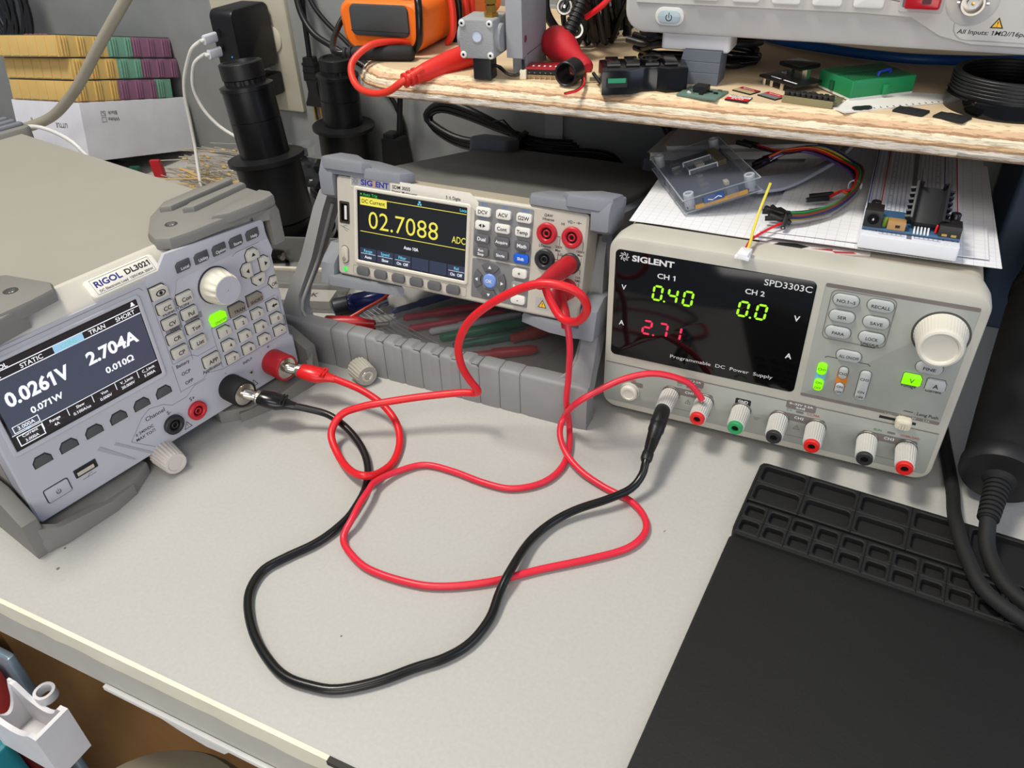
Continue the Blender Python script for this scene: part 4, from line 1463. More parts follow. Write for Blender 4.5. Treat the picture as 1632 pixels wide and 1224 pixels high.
o = (-156, 356, 0)
ld = thing('test_lead', 'thin red test lead from the lowest meter jack looping to the power supply', 'test lead', o)
b = MB()
b.cable(off(C2, o), 2.25, mat('red_pvc', (214, 38, 58), 0.35), 12, 3)
b.build('wire', ld)
b = MB()
pj = sdm_w(197.2, 24.2, 0.5)
pm = sdm_w(198, 24, 20)
b.lathe([(6.6, 0), (6.8, 3), (6.8, 12), (6.2, 14)], REDP, 24, frame_to(pj - Vector(o), pm - pj))
path = catmull(off([tuple(sdm_w(197.4, 24.2, 12)), tuple(sdm_w(198, 23, 19)), (-164, 417, 98), (-162, 414, 92)], o), 2)
n = len(path)
b.tube(path, [6.4 - 3.4 * i / (n - 1) for i in range(n)], REDP, 18)
b.build('plug', ld)
b = MB()
b.lathe([(1.1, 0), (1.1, 14)], STEEL, 10, frame_to(Vector((-71.5, 440, 40)) - Vector(o), (0.02, 0.35, -1)))
b.build('bare_tip', ld)

o = (-206, 168, 0)
ld = thing('test_lead', 'black test lead curving across the bench front from the load to the power supply', 'test lead', o)
s1 = rigol_w(152.2, 17.0, 19)
clip_parts(ld, o, s1, C3[0], mat('black_boot', (18, 18, 18), 0.22), 2.5)
b = MB()
dirn = (Vector(C3[0]) - s1).normalized()
b.cable(off([tuple(Vector(C3[0]) - dirn * 4)] + C3 + [(-94.2, 400, 28)], o), 2.7, mat('black_pvc', (14, 14, 14), 0.3), 12, 3)
b.build('wire', ld)
pj = Vector((-147.1 + 51.4, 451.8 - 21, 6.7 + 24))
pt = Vector((-93.2, 384.5, 22.5))
b = MB(frame_to(pj - Vector(o), pt - pj))
b.lathe([(4.4, -1), (5.4, 1), (5.6, 14), (5.2, 15), (5.4, 16), (5.5, 20), (4.9, 21), (4.2, 32), (3.4, 40), (3.9, 41), (3.9, 46), (3.0, 48)], BLACK, 24)
b.build('plug', ld)

# loose binding post nuts
def nut(name, label, loc, rot, col, L, R0, R1, bore):
    t = thing(name, label, 'nut', loc, rot)
    b = MB(Matrix.Rotation(math.radians(90), 4, 'Y'))
    prof = [(R0 * 0.9, 0, 0), (R0, 0.8, 1), (R1, L - 1, 1), (R1 * 0.94, L, 0)]
    b.knurl(prof + ([(R1 * 0.7, L, 0), (R1 * 0.66, L - 0.6, 0)] if not bore else [(R1 * 0.5, L, 0)]), col, 20, 0.075)
    b.build('ribbed_body', t)
    if bore:
        b = MB(Matrix.Rotation(math.radians(90), 4, 'Y'))
        b.ring(circ(R1 * 0.58, 28), circ(R1 * 0.3, 28), L - 4, L + 0.5, STEEL, 0.3)
        b.lathe([(R1 * 0.34, L - 3), (0.2, L - 3)], mat('jack_hole', (8, 8, 9), 0.6), 20)
        b.build('steel_insert', t)
    return t


nut('terminal_nut', 'grey ribbed terminal nut with a steel bore beside the meter stand', (-346, 419, 9.4), (0, 0, -28), mat('stone_nut', (164, 160, 148), 0.5), 17.5, 9.4, 8.8, True)
nut('terminal_nut', 'off-white ribbed terminal nut lying beside the electronic load', (-415, 274.5, 9.6), (0, 0, -17), mat('bone_nut', (200, 192, 184), 0.5), 20, 9.6, 8.2, False)

# ================================================================== plywood shelf over the bench
TOPW = wood_mat('plywood_face', (198, 172, 136), (218, 196, 162), (5, 30, 30), 0.6)
PLY = bpy.data.materials.new('plywood_edge')
PLY.use_nodes = True
nt = PLY.node_tree
bs = nt.nodes['Principled BSDF']
bs.inputs['Roughness'].default_value = 0.7
tc = nt.nodes.new('ShaderNodeTexCoord')
sp = nt.nodes.new('ShaderNodeSeparateXYZ')
nt.links.new(tc.outputs['Object'], sp.inputs[0])
mp = nt.nodes.new('ShaderNodeMapping')
mp.inputs['Scale'].default_value = (22, 60, 420)
nt.links.new(tc.outputs['Object'], mp.inputs['Vector'])
nz = nt.nodes.new('ShaderNodeTexNoise')
nz.inputs['Detail'].default_value = 8
nz.inputs['Roughness'].default_value = 0.7
nt.links.new(mp.outputs['Vector'], nz.inputs['Vector'])
ad = nt.nodes.new('ShaderNodeMath')
ad.operation = 'MULTIPLY_ADD'
ad.inputs[1].default_value = 0.0042
nt.links.new(nz.outputs['Fac'], ad.inputs[0])
nt.links.new(sp.outputs['Z'], ad.inputs[2])
mr = nt.nodes.new('ShaderNodeMath')
mr.operation = 'DIVIDE'
mr.inputs[1].default_value = 0.0205
nt.links.new(ad.outputs[0], mr.inputs[0])
rp = nt.nodes.new('ShaderNodeValToRGB')
el = rp.color_ramp.elements
rp.color_ramp.interpolation = 'CONSTANT'
cols = [(0.0, (158, 132, 104)), (0.2, (210, 201, 188)), (0.40, (150, 118, 84)), (0.47, (188, 158, 124)), (0.54, (226, 214, 188)), (0.70, (164, 126, 92)), (0.76, (208, 174, 138)), (0.88, (224, 204, 168))]
el[0].position, el[0].color = cols[0][0], rgb(cols[0][1])
el[1].position, el[1].color = cols[1][0], rgb(cols[1][1])
for p, c in cols[2:]:
    e = el.new(p)
    e.color = rgb(c)
n2 = nt.nodes.new('ShaderNodeTexNoise')
n2.inputs['Scale'].default_value = 1.0
n2.inputs['Detail'].default_value = 6
m2 = nt.nodes.new('ShaderNodeMapping')
m2.inputs['Scale'].default_value = (150, 150, 1500)
nt.links.new(tc.outputs['Object'], m2.inputs['Vector'])
nt.links.new(m2.outputs['Vector'], n2.inputs['Vector'])
r2n = nt.nodes.new('ShaderNodeValToRGB')
r2n.color_ramp.elements[0].position = 0.36
r2n.color_ramp.elements[0].color = (0.50, 0.42, 0.34, 1)
r2n.color_ramp.elements[1].position = 0.46
r2n.color_ramp.elements[1].color = (1, 1, 1, 1)
nt.links.new(n2.outputs['Fac'], r2n.inputs['Fac'])
mm = nt.nodes.new('ShaderNodeMix')
mm.data_type = 'RGBA'
mm.blend_type = 'MULTIPLY'
mm.inputs[0].default_value = 0.62
nt.links.new(mr.outputs[0], rp.inputs['Fac'])
nt.links.new(rp.outputs['Color'], mm.inputs[6])
nt.links.new(r2n.outputs['Color'], mm.inputs[7])
nt.links.new(mm.outputs[2], bs.inputs['Base Color'])
bp = nt.nodes.new('ShaderNodeBump')
bp.inputs['Strength'].default_value = 0.7
bp.inputs['Distance'].default_value = 0.001
nt.links.new(n2.outputs['Fac'], bp.inputs['Height'])
nt.links.new(bp.outputs['Normal'], bs.inputs['Normal'])

b = MB()
rnd = random.Random(11)
ol = []
xL, xR, yF, yB, RR = -409.0, 420.0, 522.0, 809.5, 62.0
for i in range(13):
    a = math.radians(180 + 90 * i / 12)
    ol.append((xL + RR + RR * math.cos(a), yF + RR + RR * math.sin(a)))
x = xL + RR + 6
while x < xR:
    ol.append((x, yF))
    x += 6
ol += [(xR, yF), (xR, yB), (xL, yB)]
nF = len(ol) - 3
loops = []
for z, o in ((195, 3.0), (196.2, 0.6), (199, 0), (202.6, 0.4), (203.2, 2.0), (206.6, 3.2), (207.2, 4.8), (210.2, 7.6), (211.6, 10.6), (213, 15)):
    q = inset(ol, o)
    loops.append([(px + (rnd.uniform(-0.8, 0.8) if k < nF and 196 < z < 213 else 0) * 0.4, py + (rnd.uniform(-0.9, 0.9) if k < nF and 196 < z < 213 else 0), z) for k, (px, py) in enumerate(q)])
b.loft([[(x, y, z - 195) for x, y, z in l] for l in loops], PLY, cap1=False)
b.flat([(x, y) for x, y, z in loops[-1]], 18.0, TOPW)
b.build('plywood_shelf', loc=(0, 0, 195), label='worn plywood shelf with flaking layered front edge and rounded left corner', cat='shelf', sharp=25)
SZ = 213.0

# ------------------------------------------------------------------ oscilloscope on the shelf
OSC = mat('light_grey_case', (182, 180, 178), 0.45, bump=0.08)
OSL = mat('pale_case', (206, 204, 200), 0.4)
sc = thing('oscilloscope', 'light grey oscilloscope on the shelf, only its lower front showing at top right', 'oscilloscope', (-178, 565, SZ))
b = MB()
b.prism(rrect(350, 150, 12, 5, 175, 107), -150, -14, OSC, 0, T=FACE)
b.prism(rrect(356, 156, 14, 6, 176, 110), -16, 0, OSC, 2.5, T=FACE)
b.build('case', sc)
b = MB(FACE)
b.prism([(6, 51), (150, 51), (178, 50), (196, 40.5), (214, 36.8), (350, 36.8), (350, 186), (6, 186)], -0.5, 1.6, OSL, 1.0)
b.ring(rrect(120, 90, 8, 4, 262, 84), rrect(118.8, 88.8, 7.6, 4, 262, 84), 1.5, 1.8, mat('scope_line', (150, 150, 148), 0.5))
b.text('All Inputs: 1MΩ//16pF 400V', 228, 44, 2.4, 1.7, INK, w=46, bold=0.012, shear=0.15)
b.prism([(221.2, 46.6), (228.2, 46.6), (224.7, 52.6)], 1.6, 1.75, INK)
b.prism(inset([(221.2, 46.6), (228.2, 46.6), (224.7, 52.6)], 0.6), 1.6, 1.8, mat('warning_yellow', (236, 182, 40), 0.5))
b.text('!', 224.7, 49, 2.8, 1.86, INK)
b.line([(160, 60), (172, 58.4)], 0.5, 1.7, GREYINK)
b.line([(163, 59.8), (166, 62), (169, 61.4)], 0.4, 1.7, GREYINK)
b.build('front_panel', sc)
b = MB(FACE)
b.prism(rrect(20, 11.5, 5.5, 7, 30, 43.4), -0.5, 2.0, OSL, 0.8)
b.prism(rrect(15.4, 8, 4, 7, 30, 43.4), 1.5, 3.2, mat('ice_key', (168, 184, 190), 0.4), 0.5)
b.line([(30 + 2 * math.cos(math.radians(a)), 43 + 2 * math.sin(math.radians(a))) for a in range(130, 411, 20)], 0.5, 3.3, INK)
b.line([(30, 43), (30, 46)], 0.5, 3.3, INK)
b.build('power_key', sc)
for x in (54, 80, 105, 129.5, 153.5):
    b = MB(FACE)
    b.prism(rrect(17.5, 12, 1.8, 4, x - 0.5, 60.6), 1.4, 5.2, mat('white_scope_key', (222, 221, 218), 0.4), 0.9)
    b.build('menu_key', sc)
b = MB(FACE)
b.ring(rrect(24, 15, 1.5, 3, 182, 60.4), rrect(20, 10, 1, 3, 182, 60.4), 1.4, 2.2, OSC, 0.3)
b.flat(box2(172, 55.4, 192, 65.4), 1.72, GLOSSB)
b.build('usb_port', sc)
for x in (208.5, 256):
    b = MB(FACE @ TR(x, 61, 1.6))
    b.lathe([(14, -0.5), (14, 0.2), (13, 0.5)], OSC, 36)
    b.lathe([(7.4, 0), (7.4, 3), (6.2, 3.4), (6.2, 13), (5.0, 13), (5.0, 5), (0.3, 5)], mat('nickel', (170, 164, 156), 0.3, metal=1.0), 32)
    b.lathe([(3.0, 4), (3.0, 11.5), (1.1, 11.5)], WHITE, 20)
    b.lathe([(1.1, 4), (0.9, 11.8), (0.2, 11.9)], BRASS, 12)
    b.tube([(-6.8, 0, 10), (-8.2, 0, 10)], 1, STEEL, 8)
    b.tube([(6.8, 0, 10), (8.2, 0, 10)], 1, STEEL, 8)
    b.build('bnc_socket', sc)
for x0 in (23, 282):
    b = MB()
    b.box(x0, 8, 20, x0 + 48, 34, 34, mat('pale_leg', (212, 211, 213), 0.4), r=3, bev=1.2)
    b.loft([[(x0 + 18 - k, 2 - k * 0.3, z), (x0 + 44 - k * .2, 2 - k * 0.3, z), (x0 + 44 - k * .2, 24, z), (x0 + 18 - k, 24, z)] for z, k in ((0, 3), (7.6, 2), (7.8, 1.2), (8.2, 1.2), (8.4, 2), (14.6, 1.2), (14.8, 0.4), (15.2, 0.4), (15.4, 1.2), (22, 0))], mat('slate_foot', (92, 98, 108), 0.55))
    b.build('tilt_foot', sc)
b = MB()
b.prism(rrect(19, 8, 1.4, 3), 0, 14, mat('red_translucent', (176, 18, 30), 0.2), 1.2)
b.prism(rrect(5, 3, 1, 3, 2, 0.5), 13.9, 14.15, mat('dark_slot', (70, 8, 12), 0.4))
b.build('usb_stick', loc=(4.4, 563, SZ + 61), rot=(90, 0, 0), label='red USB stick plugged into the oscilloscope front', cat='usb stick')
b = MB()
pts = [(-128, 742, 4), (-98, 704, 4), (-60, 684, 4), (-6, 668, 4), (40, 672, 4), (90, 690, 4), (150, 730, 4)]
b.cable(pts, 3.6, mat('blue_cable', (22, 78, 140), 0.4), 12, 5)
b.build('network_cable', loc=(0, 0, SZ), label='blue network cable lying behind the green breadboard', cat='cable')

# ------------------------------------------------------------------ handheld multimeter, orange
hm = thing('handheld_multimeter', 'orange and black handheld multimeter lying on the shelf left end', 'multimeter', (-391, 577, SZ), (0, 0, 3))
b = MB(FACE)
p = rrect(70, 40, 13, 6, 0, 21)
p = [(x * (1 + 0.10 * (y / 40)), y) for x, y in p]
b.loft([[(x, y, -170) for x, y in p], [(x, y, -50) for x, y in p], [(x * 1.05, y, -16) for x, y in p], [(x * 1.04, y, -4) for x, y in p], [(x, y, 0) for x, y in inset(p, 3)]], ORANGE)
for x in (-16, 18):
    b.prism([(x - 3, -1), (x + 3, -1), (x + 2.4, 6), (x - 2.4, 6)], -2, 3.4, ORANGE, 1.2)
b.build('rubber_holster', hm)
b = MB(FACE)
b.prism(rrect(54, 24, 5, 4, 0, 26), -1, 2.4, mat('graphite', (62, 64, 64), 0.5), 1.6)
b.prism(rrect(54, 0.5, 0.2, 2, 0, 18), 2.2, 2.5, INK)
b.build('end_panel', hm)
b = MB()
b.box(-28, 4, 38, 28, 150, 45, mat('graphite', (62, 64, 64), 0.5), r=5, bev=2)
for x in (-16, 0, 16):
    b.lathe([(7, 44), (7, 47), (5, 47.5), (4, 45)], REDP if x else MATTE, 20, TR(x, 22, 0))
b.build('face_plate', hm)
b = MB()
for k in range(4):
    y0 = 46 + 13 * k
    pts = [(-40, y0, 24), (-36, y0 + 2, 4), (-30, y0 + 2, 3), (0, y0 + 3, 50), (34, y0 + 1, 46), (43, y0, 34), (44, y0 - 2, 12), (38, y0 - 3, 1)]
    b.cable(pts[3:], 2.9, mat('orange_red_lead', (214, 52, 34), 0.4) if k != 1 else mat('black_pvc', (14, 14, 14), 0.3), 10, 4)
b.build('wrapped_leads', loc=(-391, 577, SZ), rot=(0, 0, 3), label='red and black leads wrapped around the orange handheld multimeter', cat='test lead', group='leads wrapped on the handheld multimeter')
b = MB()
b.cable([(34, 4, 50), (40, -6, 40), (41, -9, 26), (38, -8, 12), (27, -7, 2.8), (8, -6, 2.8), (-16, 0, 2.8)], 2.9, mat('black_pvc', (14, 14, 14), 0.3), 10, 3)
b.build('wrapped_leads', loc=(-391, 577, SZ), rot=(0, 0, 3), label='single black lead looped over the end of the orange handheld multimeter', cat='test lead', group='leads wrapped on the handheld multimeter')
# red probe lead hanging over the shelf edge
pr = thing('probe_lead', 'orange-red probe lead looping over the shelf front below the handheld multimeter', 'test lead', (-340, 540, SZ))
OR = mat('orange_red_lead', (214, 52, 34), 0.4)
b = MB()
w = [(-366, 580, 222), (-372, 566, 226), (-382, 549, 227), (-391, 536, 219), (-389, 526, 211), (-378, 517, 203), (-362, 512, 201), (-346, 510, 204), (-333, 512, 212), (-322, 524, 219)]
b.cable(off(w, (-340, 540, SZ)), 2.7, OR, 12, 3)
b.build('wire', pr)
b = MB()
pa, pb = Vector((-333, 513, 212)), Vector((-296, 574, 224))
b.lathe([(3.0, 0), (5.4, 0.5), (5.4, 2.6), (4.0, 3), (4.0, 4.6), (5.8, 5), (5.8, 7), (4.6, 7.5), (4.6, 9), (6.2, 9.4), (6.2, 11.6), (5.4, 12), (6.8, 20), (8.4, 40), (8.6, 66), (7, 72)], mat('red_probe', (206, 38, 28), 0.45), 24, frame_to(pa - Vector((-340, 540, SZ)), pb - pa))
b.build('probe_handle', pr)
pr = thing('probe_lead', 'black probe with ribbed strain relief lying under the orange handheld multimeter', 'test lead', (-400, 566, SZ))
b = MB()
pa, pb = Vector((-410, 548, 219)), Vector((-352, 566, 219))
fm = frame_to(pa - Vector((-400, 566, SZ)), pb - pa)
b.lathe([(2.4, 0), (4.4, 0.4), (4.4, 2.4), (3.2, 3), (3.2, 4.4), (4.8, 5), (4.8, 7), (3.6, 7.4), (3.6, 8.6), (5.2, 9), (5.6, 12), (6, 56), (5, 58)], MATTE, 20, fm)
b.build('probe_handle', pr)
b = MB()
b.cable(off([(-409, 549, 219), (-417, 547, 219), (-426, 556, 221), (-433, 572, 228), (-433, 588, 238), (-424, 598, 242), (-412, 600, 240)], (-400, 566, SZ)), 2.6, mat('black_pvc', (14, 14, 14), 0.3), 10, 3)
b.build('wire', pr)

# ------------------------------------------------------------------ grey printed sensor rig
PR = mat('grey_print', (148, 149, 150), 0.6, bump=0.6, bscale=700)
PRS = mat('smooth_grey_print', (146, 148, 152), 0.55, bump=0.1)
sr = thing('sensor_rig', 'grey printed cube with four white screws and side discs on a tall grey housing', 'sensor rig', (-277, 527, SZ), (0, 0, 6))
b = MB(FACE)
b.prism(rrect(26, 26, 1.5, 3, 0, 28.5), -28, 0, PR, 0.8)
b.build('cube', sr)
for x, y in ((-10.4, 39), (10.4, 39), (-10.4, 18), (10.4, 18)):
    b = MB(FACE @ TR(x, y, 0))
    b.lathe([(2.4, -0.2), (2.4, 0.5), (1.9, 1.0), (1.0, 1.1), (0.9, 0.5), (0.1, 0.5)], WHITE, 20)
    b.flat(circ(0.95, 12), 0.62, GLOSSB)
    b.build('screw', sr, label='white screw head')
b = MB(FACE @ TR(0.5, 30.5, 0))
b.ring(circ(4.2, 28), circ(3.5, 28), -0.2, 0.5, PRS)
b.flat(circ(3.6, 24), 0.15, mat('milky_lens', (196, 206, 224), 0.15))
b.build('lens', sr)
for sx in (-1, 1):
    b = MB(TR(sx * 13, 12, 28, 0, 90 * sx, 0))
    b.lathe([(9.6, 0), (9.6, 2.2), (8.8, 3.2), (0.3, 3.2)], PRS, 36)
    b.build('side_disc', sr)
b = MB()
b.box(-5, 3, 0, 9, 16, 15.6, BLACK, r=1, bev=0.8)
b.build('base_block', sr, label='black block under the cube')
b = MB()
b.prism([(18, 13), (30, 13), (30, 72), (18, 72)], 14, 64, PRS, 0.6)
b.prism([(18, 26), (30, 24), (30, 72), (18, 72)], 0, 15, PRS)
b.prism(rrect(5, 3, 1, 3), 0, 0.6, GLOSSB, T=TR(30, 50, 56, 0, 90, 0))
b.box(29.6, 46, 52, 31, 52, 57, mat('lime_connector', (196, 200, 60), 0.4))
b.lathe([(2.3, 0), (2.3, 0.5), (1.4, 0.6)], mat('dark_red_led', (110, 50, 60), 0.3), 16, TR(30, 20, 26, 0, 90, 0))
b.build('housing', sr)
b = MB()
b.lathe([(5.4, 0), (5.4, 3), (4, 3.4), (4, 8), (3, 8.4), (4.4, 9), (4.4, 13), (2.6, 14), (2.6, 18)], BRASS, 6, TR(7, 13, 41))
b.build('brass_connector', sr, label='brass connector on top of the cube')
b = MB()
for k in (0, 2):
    b.cable([(9, 10 + k, 9), (14, 10 + k, 8 - k), (20, 8, 4), (26, 10, 3), (30, 13, 6), (29, 17, 12)], 1.1, mat('black_pvc', (14, 14, 14), 0.3), 8, 2)
b.build('wire', sr)

# ------------------------------------------------------------------ red handle tool, boards, cards
t = thing('hook_probe', 'red teardrop probe handle with a thin black tip, beside the grey housing', 'probe', (-226, 570, SZ))
pa, pb = Vector((-252, 606, 228)), Vector((-193, 543, 220))
o = Vector((-226, 570, SZ))
b = MB(frame_to(pa - o, pb - pa))
b.lathe([(4, 0), (9.5, 3), (12.2, 9), (12.6, 18), (11, 30), (8.2, 42), (6.6, 52), (6.2, 66), (5.6, 71), (3.4, 73)], mat('crimson_handle', (176, 24, 36), 0.55, bump=0.1), 28)
b.build('handle', t)
b = MB(frame_to(pb - o, Vector((-178, 527, 213.6)) - pb))
b.lathe([(1.3, -2), (1.2, 12), (0.8, 20)], BLACK, 12)
b.build('tip', t)
t = thing('pin_board', 'red circuit board with two rows of pins in front of the red handle', 'circuit board', (-232, 549, SZ), (0, 0, 10))
b = MB()
b.box(-15, -3, 6.5, 15, 14, 8, mat('red_board', (150, 26, 34), 0.4), bev=0.2)
for i in range(6):
    b.box(-11 + 4.2 * i, 1, 8, -9.6 + 4.2 * i, 3, 8.3, WHITEINK)
b.build('board', t)
for z0, m in ((3.6, BLACK), (0.2, mat('tan_header', (158, 132, 92), 0.5))):
    b = MB()
    b.box(-14, -2.4, z0, 14, 0.6, z0 + 2.6, m)
    for i in range(7):
        b.tube([(-12 + 4 * i, -2.4, z0 + 1.3), (-12 + 4 * i, -4.6, z0 + 1.3)], 0.45, STEEL, 6)
    b.build('pin_header', t)
b = MB()
b.box(-19, -5.5, 0, -14.4, 1, 6.4, mat('cream_connector', (220, 210, 186), 0.5), bev=0.4)
b.build('connector', t, label='cream end connector')
b = MB(TR(0, 0, 8.4, 90, 0, 0))
b.ring(circ(8.4, 32), circ(7.0, 32), -14, 0.5, BLACK, 0.4)
b.ring(circ(7.6, 32), circ(3.4, 32), -13, -11, GLOSSB)
b.build('lens_tube', loc=(-211, 533, SZ), rot=(0, 0, -4), label='short black tube standing on its side, open end forward', cat='tube')
b = MB()
b.cable([(-201, 540, 5), (-198, 532, 3), (-199, 524, 1), (-204, 514, 0.8)], 0.8, mat('black_pvc', (14, 14, 14), 0.3), 6, 2)
b.cable([(-199.4, 540, 5), (-196.6, 531, 3), (-198, 523, 1), (-203, 513.4, 0.8)], 0.8, REDC, 6, 2)
b.build('wire_pair', loc=(0, 0, SZ), label='short red and black wire pair beside the black tube', cat='wire')
b = MB()
b.box(-5, -4, 0, 4, 4, 5.5, mat('tan_connector', (212, 198, 160), 0.5), bev=0.8)
b.box(-3, -4.4, 1.4, 2, -3.9, 4, mat('dark_slot2', (110, 100, 80), 0.6))
b.build('plug_shell', loc=(-197, 552, SZ), rot=(0, 0, 24), label='small tan connector shell between black tube and black cell holder', cat='connector')
t = thing('cell_holder', 'glossy black plastic moulding with a green insert at its left end', 'holder', (-162, 545, SZ), (0, 0, 24))
GB2 = mat('gloss_black_plastic', (13, 13, 14), 0.2)
b = MB()
pl = [(-26, -15), (-6, -15), (2, -9), (12, -9), (18, -14), (32, -12), (34, 16), (14, 18), (6, 14), (-2, 14), (-10, 18), (-26, 16)]
b.prism(pl, 0, 16, GB2, 1.2)
for k in range(4):
    b.box(-22 + 13 * k, -6, 15.5, -13 + 13 * k, 13, 18.5, GB2, bev=0.8)
b.ring(circ(7, 24, 8, 2), circ(5.5, 24, 8, 2), 15, 19.5, GB2)
b.build('body', t)
b = MB()
b.box(-23, -15.8, 5, -9, -14.6, 11, mat('dark_cavity', (26, 26, 26), 0.6))
b.box(-22, -16, 8, -10, -15.2, 11, mat('green_terminal', (30, 140, 96), 0.4))
b.build('insert', t, label='green insert')
b = MB()
rnd = random.Random(5)
for k in range(9):
    z0 = 3 + 2.6 * k
    x0 = -186 + rnd.uniform(-8, 8)
    b.cable([(x0, 616 + rnd.uniform(-6, 10), z0), (x0 + 20, 612 + rnd.uniform(-8, 4), z0 + rnd.uniform(-2, 5)), (x0 + 52, 614 + rnd.uniform(-6, 8), z0 + rnd.uniform(-3, 4)), (-112 + rnd.uniform(-8, 8), 622 + rnd.uniform(-8, 14), max(3, z0 - 4)), (-98, 640 + rnd.uniform(-10, 10), max(3, z0 - 8))], 2.5, BLACK if k % 2 else mat('shiny_black_cable', (12, 12, 13), 0.18), 10, 4)
b.build('cable_bundle', loc=(0, 0, SZ), label='bundle of glossy black cables lying under the left end of the oscilloscope', cat='cable bundle', kind='stuff')
b = MB()
rnd = random.Random(9)
for k in range(16):
    x0 = -250 + rnd.uniform(0, 30)
    y0 = 640 + rnd.uniform(-24, 60)
    b.cable([(x0, y0, 3), (x0 + rnd.uniform(-24, 20), y0 + rnd.uniform(-10, 14), 26 + rnd.uniform(0, 14)), (x0 + rnd.uniform(-20, 30), y0 + rnd.uniform(-10, 20), 52 + rnd.uniform(0, 20)), (x0 + rnd.uniform(4, 24), y0 + rnd.uniform(-14, 20), 40 + rnd.uniform(-10, 30)), (x0 + rnd.uniform(8, 32), y0 + rnd.uniform(-4, 30), 8)], rnd.choice((2.2, 2.8, 3.6)), BLACK if k % 3 else mat('shiny_black_cable', (12, 12, 13), 0.18), 9, 5)
b.cable([(-230, 640, 80), (-214, 630, 66), (-204, 618, 52), (-212, 612, 40), (-226, 612, 30)], 2.2, REDC, 9, 4)
b.build('cable_heap', loc=(0, 0, SZ), label='heap of tangled black cables on the shelf between grey housing and oscilloscope', cat='cables', kind='stuff')
for (a, c, lab) in (((-222, 622, 62), (-236, 592, 14), 'ribbed black strain relief standing among the cables, left of the yellow ringed one'), ((-186, 604, 38), (-152, 598, 36), 'ribbed black cable sleeve ending in a yellow ring under the oscilloscope corner')):
    t = thing('cable_sleeve', lab, 'cable sleeve', (a[0], a[1], SZ))
    va, vc = Vector(a), Vector(c)
    b = MB(frame_to((0, 0, a[2]), vc - va))
    L = (vc - va).length
    pr2 = [(4.6, 0)]
    q = 2
    while q < L - 3:
        pr2 += [(5.6, q), (5.6, q + 1.6), (4.6, q + 1.9), (4.6, q + 2.9)]
        q += 3.4
    b.lathe(pr2 + [(4.6, L)], BLACK, 18)
    b.build('ribbed_sleeve', t)
    if 'yellow ringed' not in lab:
        b = MB(frame_to((0, 0, a[2]), vc - va))
        b.ring(circ(6.6, 24), circ(4.6, 24), L - 1, L + 2.2, mat('yellow_ring', (226, 214, 60), 0.4), 0.5)
        b.build('ring', t, label='yellow ring')
for x, y, z in ((-246, 618, 36), (-232, 606, 22)):
    b = MB(frame_to((0, 0, 0), (0.35, -0.9, 0.2)))
    b.ring(circ(6.4, 24), circ(3.2, 24), -14, 0, BLACK)
    b.ring(circ(6.0, 24), circ(4.6, 24), -0.3, 0.8, STEEL)
    b.lathe([(1.4, -8), (1.2, 0.6), (0.2, 0.8)], STEEL, 10)
    b.build('coax_plug', loc=(x, y, SZ + z), label='%s silver-rimmed round plug beside the grey housing' % ('upper' if z > 30 else 'lower'), cat='plug')

t = thing('sensor_board', 'small green circuit board with silver parts in front of the oscilloscope foot', 'circuit board', (-116, 544, SZ), (0, 0, -10))
b = MB()
b.box(-14, -11, 0, 14, 11, 1.4, mat('sage_board', (96, 120, 108), 0.4), bev=0.2)
b.build('board', t)
rnd = random.Random(2)
for k in range(12):
    b = MB()
    x0, y0 = rnd.uniform(-11, 10), rnd.uniform(-8, 8)
    b.box(x0 - 1.4, y0 - 0.9, 1.4, x0 + 1.4, y0 + 0.9, 2.4, rnd.choice((STEEL, BLACK, WHITE)))
    b.build('chip', t)
b = MB()
b.box(-6, -3, 1.4, 3, 5, 6, BLACK, bev=0.6)
b.build('coil', t)
for (x, y, rz, c1, c2, lab) in ((-91, 540, -8, (206, 30, 40), (232, 230, 226), 'red and white memory card, nearest the shelf edge'), (-90, 560, -28, (150, 26, 34), (178, 160, 124), 'red and gold memory card, farthest from the shelf edge'), (-72, 553, -32, (196, 28, 40), (120, 118, 120), 'red and grey memory card, rightmost of the three small ones')):
    b = MB()
    p = [(-7.6, -5.4), (7.6, -5.4), (7.6, 5.4), (1, 5.4), (0, 4.4), (-2, 4.4), (-3, 5.4), (-7.6, 5.4)]
    b.prism(p, 0, 0.9, mat('card_black', (30, 28, 28), 0.4), 0.1)
    b.flat(box2(-7.4, 0.2 if c2[0] > 200 else -5.2, 7.4, 4.2 if c2[0] > 200 else 0.6), 0.95, mat('card_tint_%d' % c2[1], c2, 0.4))
    b.flat(box2(-7.4, -5.2 if c2[0] > 200 else 0.6, 7.4, 0.2 if c2[0] > 200 else 5), 0.95, mat('card_red_%d' % c1[0], c1, 0.4))
    if c2[0] > 200:
        b.text('SAMSUNG', 0, 2.4, 1.5, 1.0, INK, w=12)
        b.text('EVO', 0, -2.2, 2.4, 1.0, WHITEINK, w=8, bold=0.02)
    else:
        b.text('Extreme', 0, 3 if c1[0] > 160 else 2.8, 1.4, 1.0, WHITEINK, w=9)
    b.build('memory_card', loc=(x, y, SZ), rot=(0, 0, rz), label=lab, cat='memory card', group='memory cards on the shelf')

